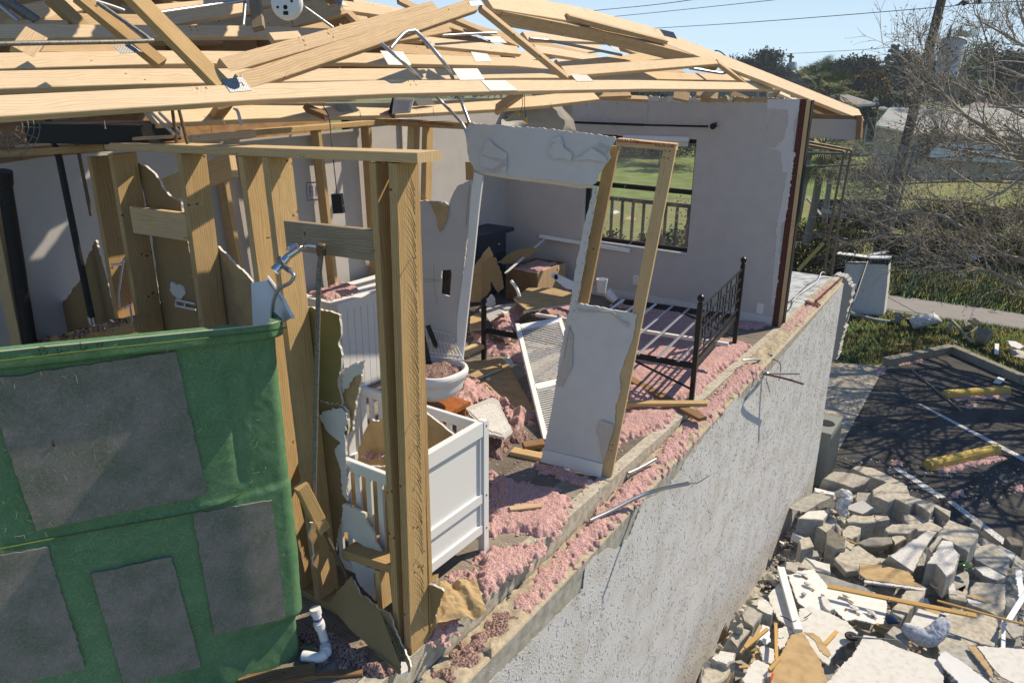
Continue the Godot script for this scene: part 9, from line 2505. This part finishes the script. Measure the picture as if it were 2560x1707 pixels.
func slots():
	var panel: Node=null
	for c in get_children():
		if c.has_meta("label") and str(c.get_meta("label")).begins_with("textured white panel"): panel=c
	for q in [[[V(.756,-2.385,-7.572),V(.766,-2.385,-7.585),V(.829,-2.385,-7.569),V(.829,-2.385,-7.547)]],[[V(.871,-2.385,-7.402),V(.881,-2.385,-7.414),V(.939,-2.385,-7.398),V(.936,-2.385,-7.38)]],[[V(1.253,-2.385,-7.425),V(1.263,-2.385,-7.437),V(1.32,-2.385,-7.417),V(1.317,-2.385,-7.401)]],[[V(1.346,-2.385,-7.267),V(1.356,-2.385,-7.278),V(1.412,-2.385,-7.261),V(1.411,-2.385,-7.245)]],[[V(1.497,-2.385,-7.301),V(1.507,-2.385,-7.314),V(1.562,-2.385,-7.295),V(1.56,-2.385,-7.28)]],[[V(1.164,-2.385,-7.423),V(1.177,-2.385,-7.444),V(1.194,-2.385,-7.434),V(1.185,-2.385,-7.407)]],[[V(1.264,-2.385,-7.262),V(1.276,-2.385,-7.28),V(1.292,-2.385,-7.272),V(1.283,-2.385,-7.246)]]]:
		sheet("torn_slot",flatten(q),0.006,M.oldwood,M.kraft_dark,panel,0.003,V(0,1,0.2))
	for q in [V(.856,-2.37,-7.44),V(1.243,-2.37,-7.464),V(1.339,-2.37,-7.305),V(1.497,-2.37,-7.33),V(.75,-2.37,-7.587)]:
		put("plaster_blob",lump_mesh(0.5,0.5),M.gypsum,panel,Transform3D(Basis(V(0,1,0),rng.randf()*3).scaled(V(0.09,0.05,0.06)),q))


func crumpled_tube(pts: Array,r: float,amt: float) -> ArrayMesh:
	var n :=pts.size()
	return surf_mesh(func(u,v):
		var f: float=u*(n-1)
		var i :=mini(int(f),n-2)
		var p: Vector3=pts[i].lerp(pts[i+1],f-i)
		var d: Vector3=(pts[i+1]-pts[i]).normalized()
		var x :=d.cross(V(0,1,0.1)).normalized()
		var y :=x.cross(d)
		var a: float=v*TAU
		var rr: float=r*(1.0+amt*nz.get_noise_3d(p.x*9.0+cos(a)*1.6,p.z*9.0+sin(a)*1.6,u*3.0))*(0.35+0.65*pow(sin(clampf(u,0.02,0.98)*PI),0.4))
		return p+(x*cos(a)+y*sin(a))*rr,44,18)


func build_small():
	# rods and wires sticking out of the ledge
	var rods :=[
		["silver conduit bent over the ledge with a thin wire at its tip, nearest the camera",[V(.05,-.107,-3.948),V(.12,-.09,-4.108),V(.2,-.056,-4.279),V(.28,-.025,-4.395),V(.4,.04,-4.416),V(.52,.093,-4.448)],0.014,M.steel],
		["grey conduit stub leaving a hole in the slab edge",[V(.012,-.054,-4.585),V(.05,-.048,-4.691),V(.1,-.032,-4.864)],0.012,M.steel],
		["silver conduit lying along the ledge below the bed",[V(.06,-.081,-6.538),V(.1,-.101,-6.824),V(.16,-.072,-7.117),V(.24,-.039,-7.17),V(.34,.097,-6.785),V(.42,-.17,-7.672)],0.012,M.steel],
		["dark rebar sticking out beside the silver conduit's end",[V(.22,-.044,-7.121),V(.34,-.152,-7.405),V(.46,-.298,-7.745)],0.010,M.rust],
		["grey conduit from the slab edge near the bed post",[V(.02,.076,-7.051),V(.08,.06,-7.165),V(.16,0,-7.42),V(.22,.002,-7.464)],0.010,M.steel],
		["thin red wire curling over the ledge at the bed end",[V(.24,.044,-7.337),V(.28,.004,-7.402),V(.28,-.098,-7.5),V(.26,-.25,-7.566)],0.004,M.rust],
	]
	for r in rods: tag(tube("bent_rod",curve(r[1],6),r[2],r[3],self,-1,8),r[0],"pipe","rods sticking out of the ledge")
	tag(tube("thin_wire",curve([V(.52,.093,-4.448),V(.55,.077,-4.503),V(.58,.099,-4.531),V(.6,.105,-4.609)]),0.003,M.cable,self,-1,4),"thin brown wire poking out of the nearest conduit's tip","wire")
	var st :=begin()
	for z in [-3.05,-3.45,-4.15,-4.75,-5.3,-2.6,-6.4]: nail(st,V(0.0,-0.05,z),V(1,0.2,0))
	tag(put("edge_anchors",st.commit(),M.steel_old),"short anchor bolts sticking out of the slab edge","bolt","","stuff")
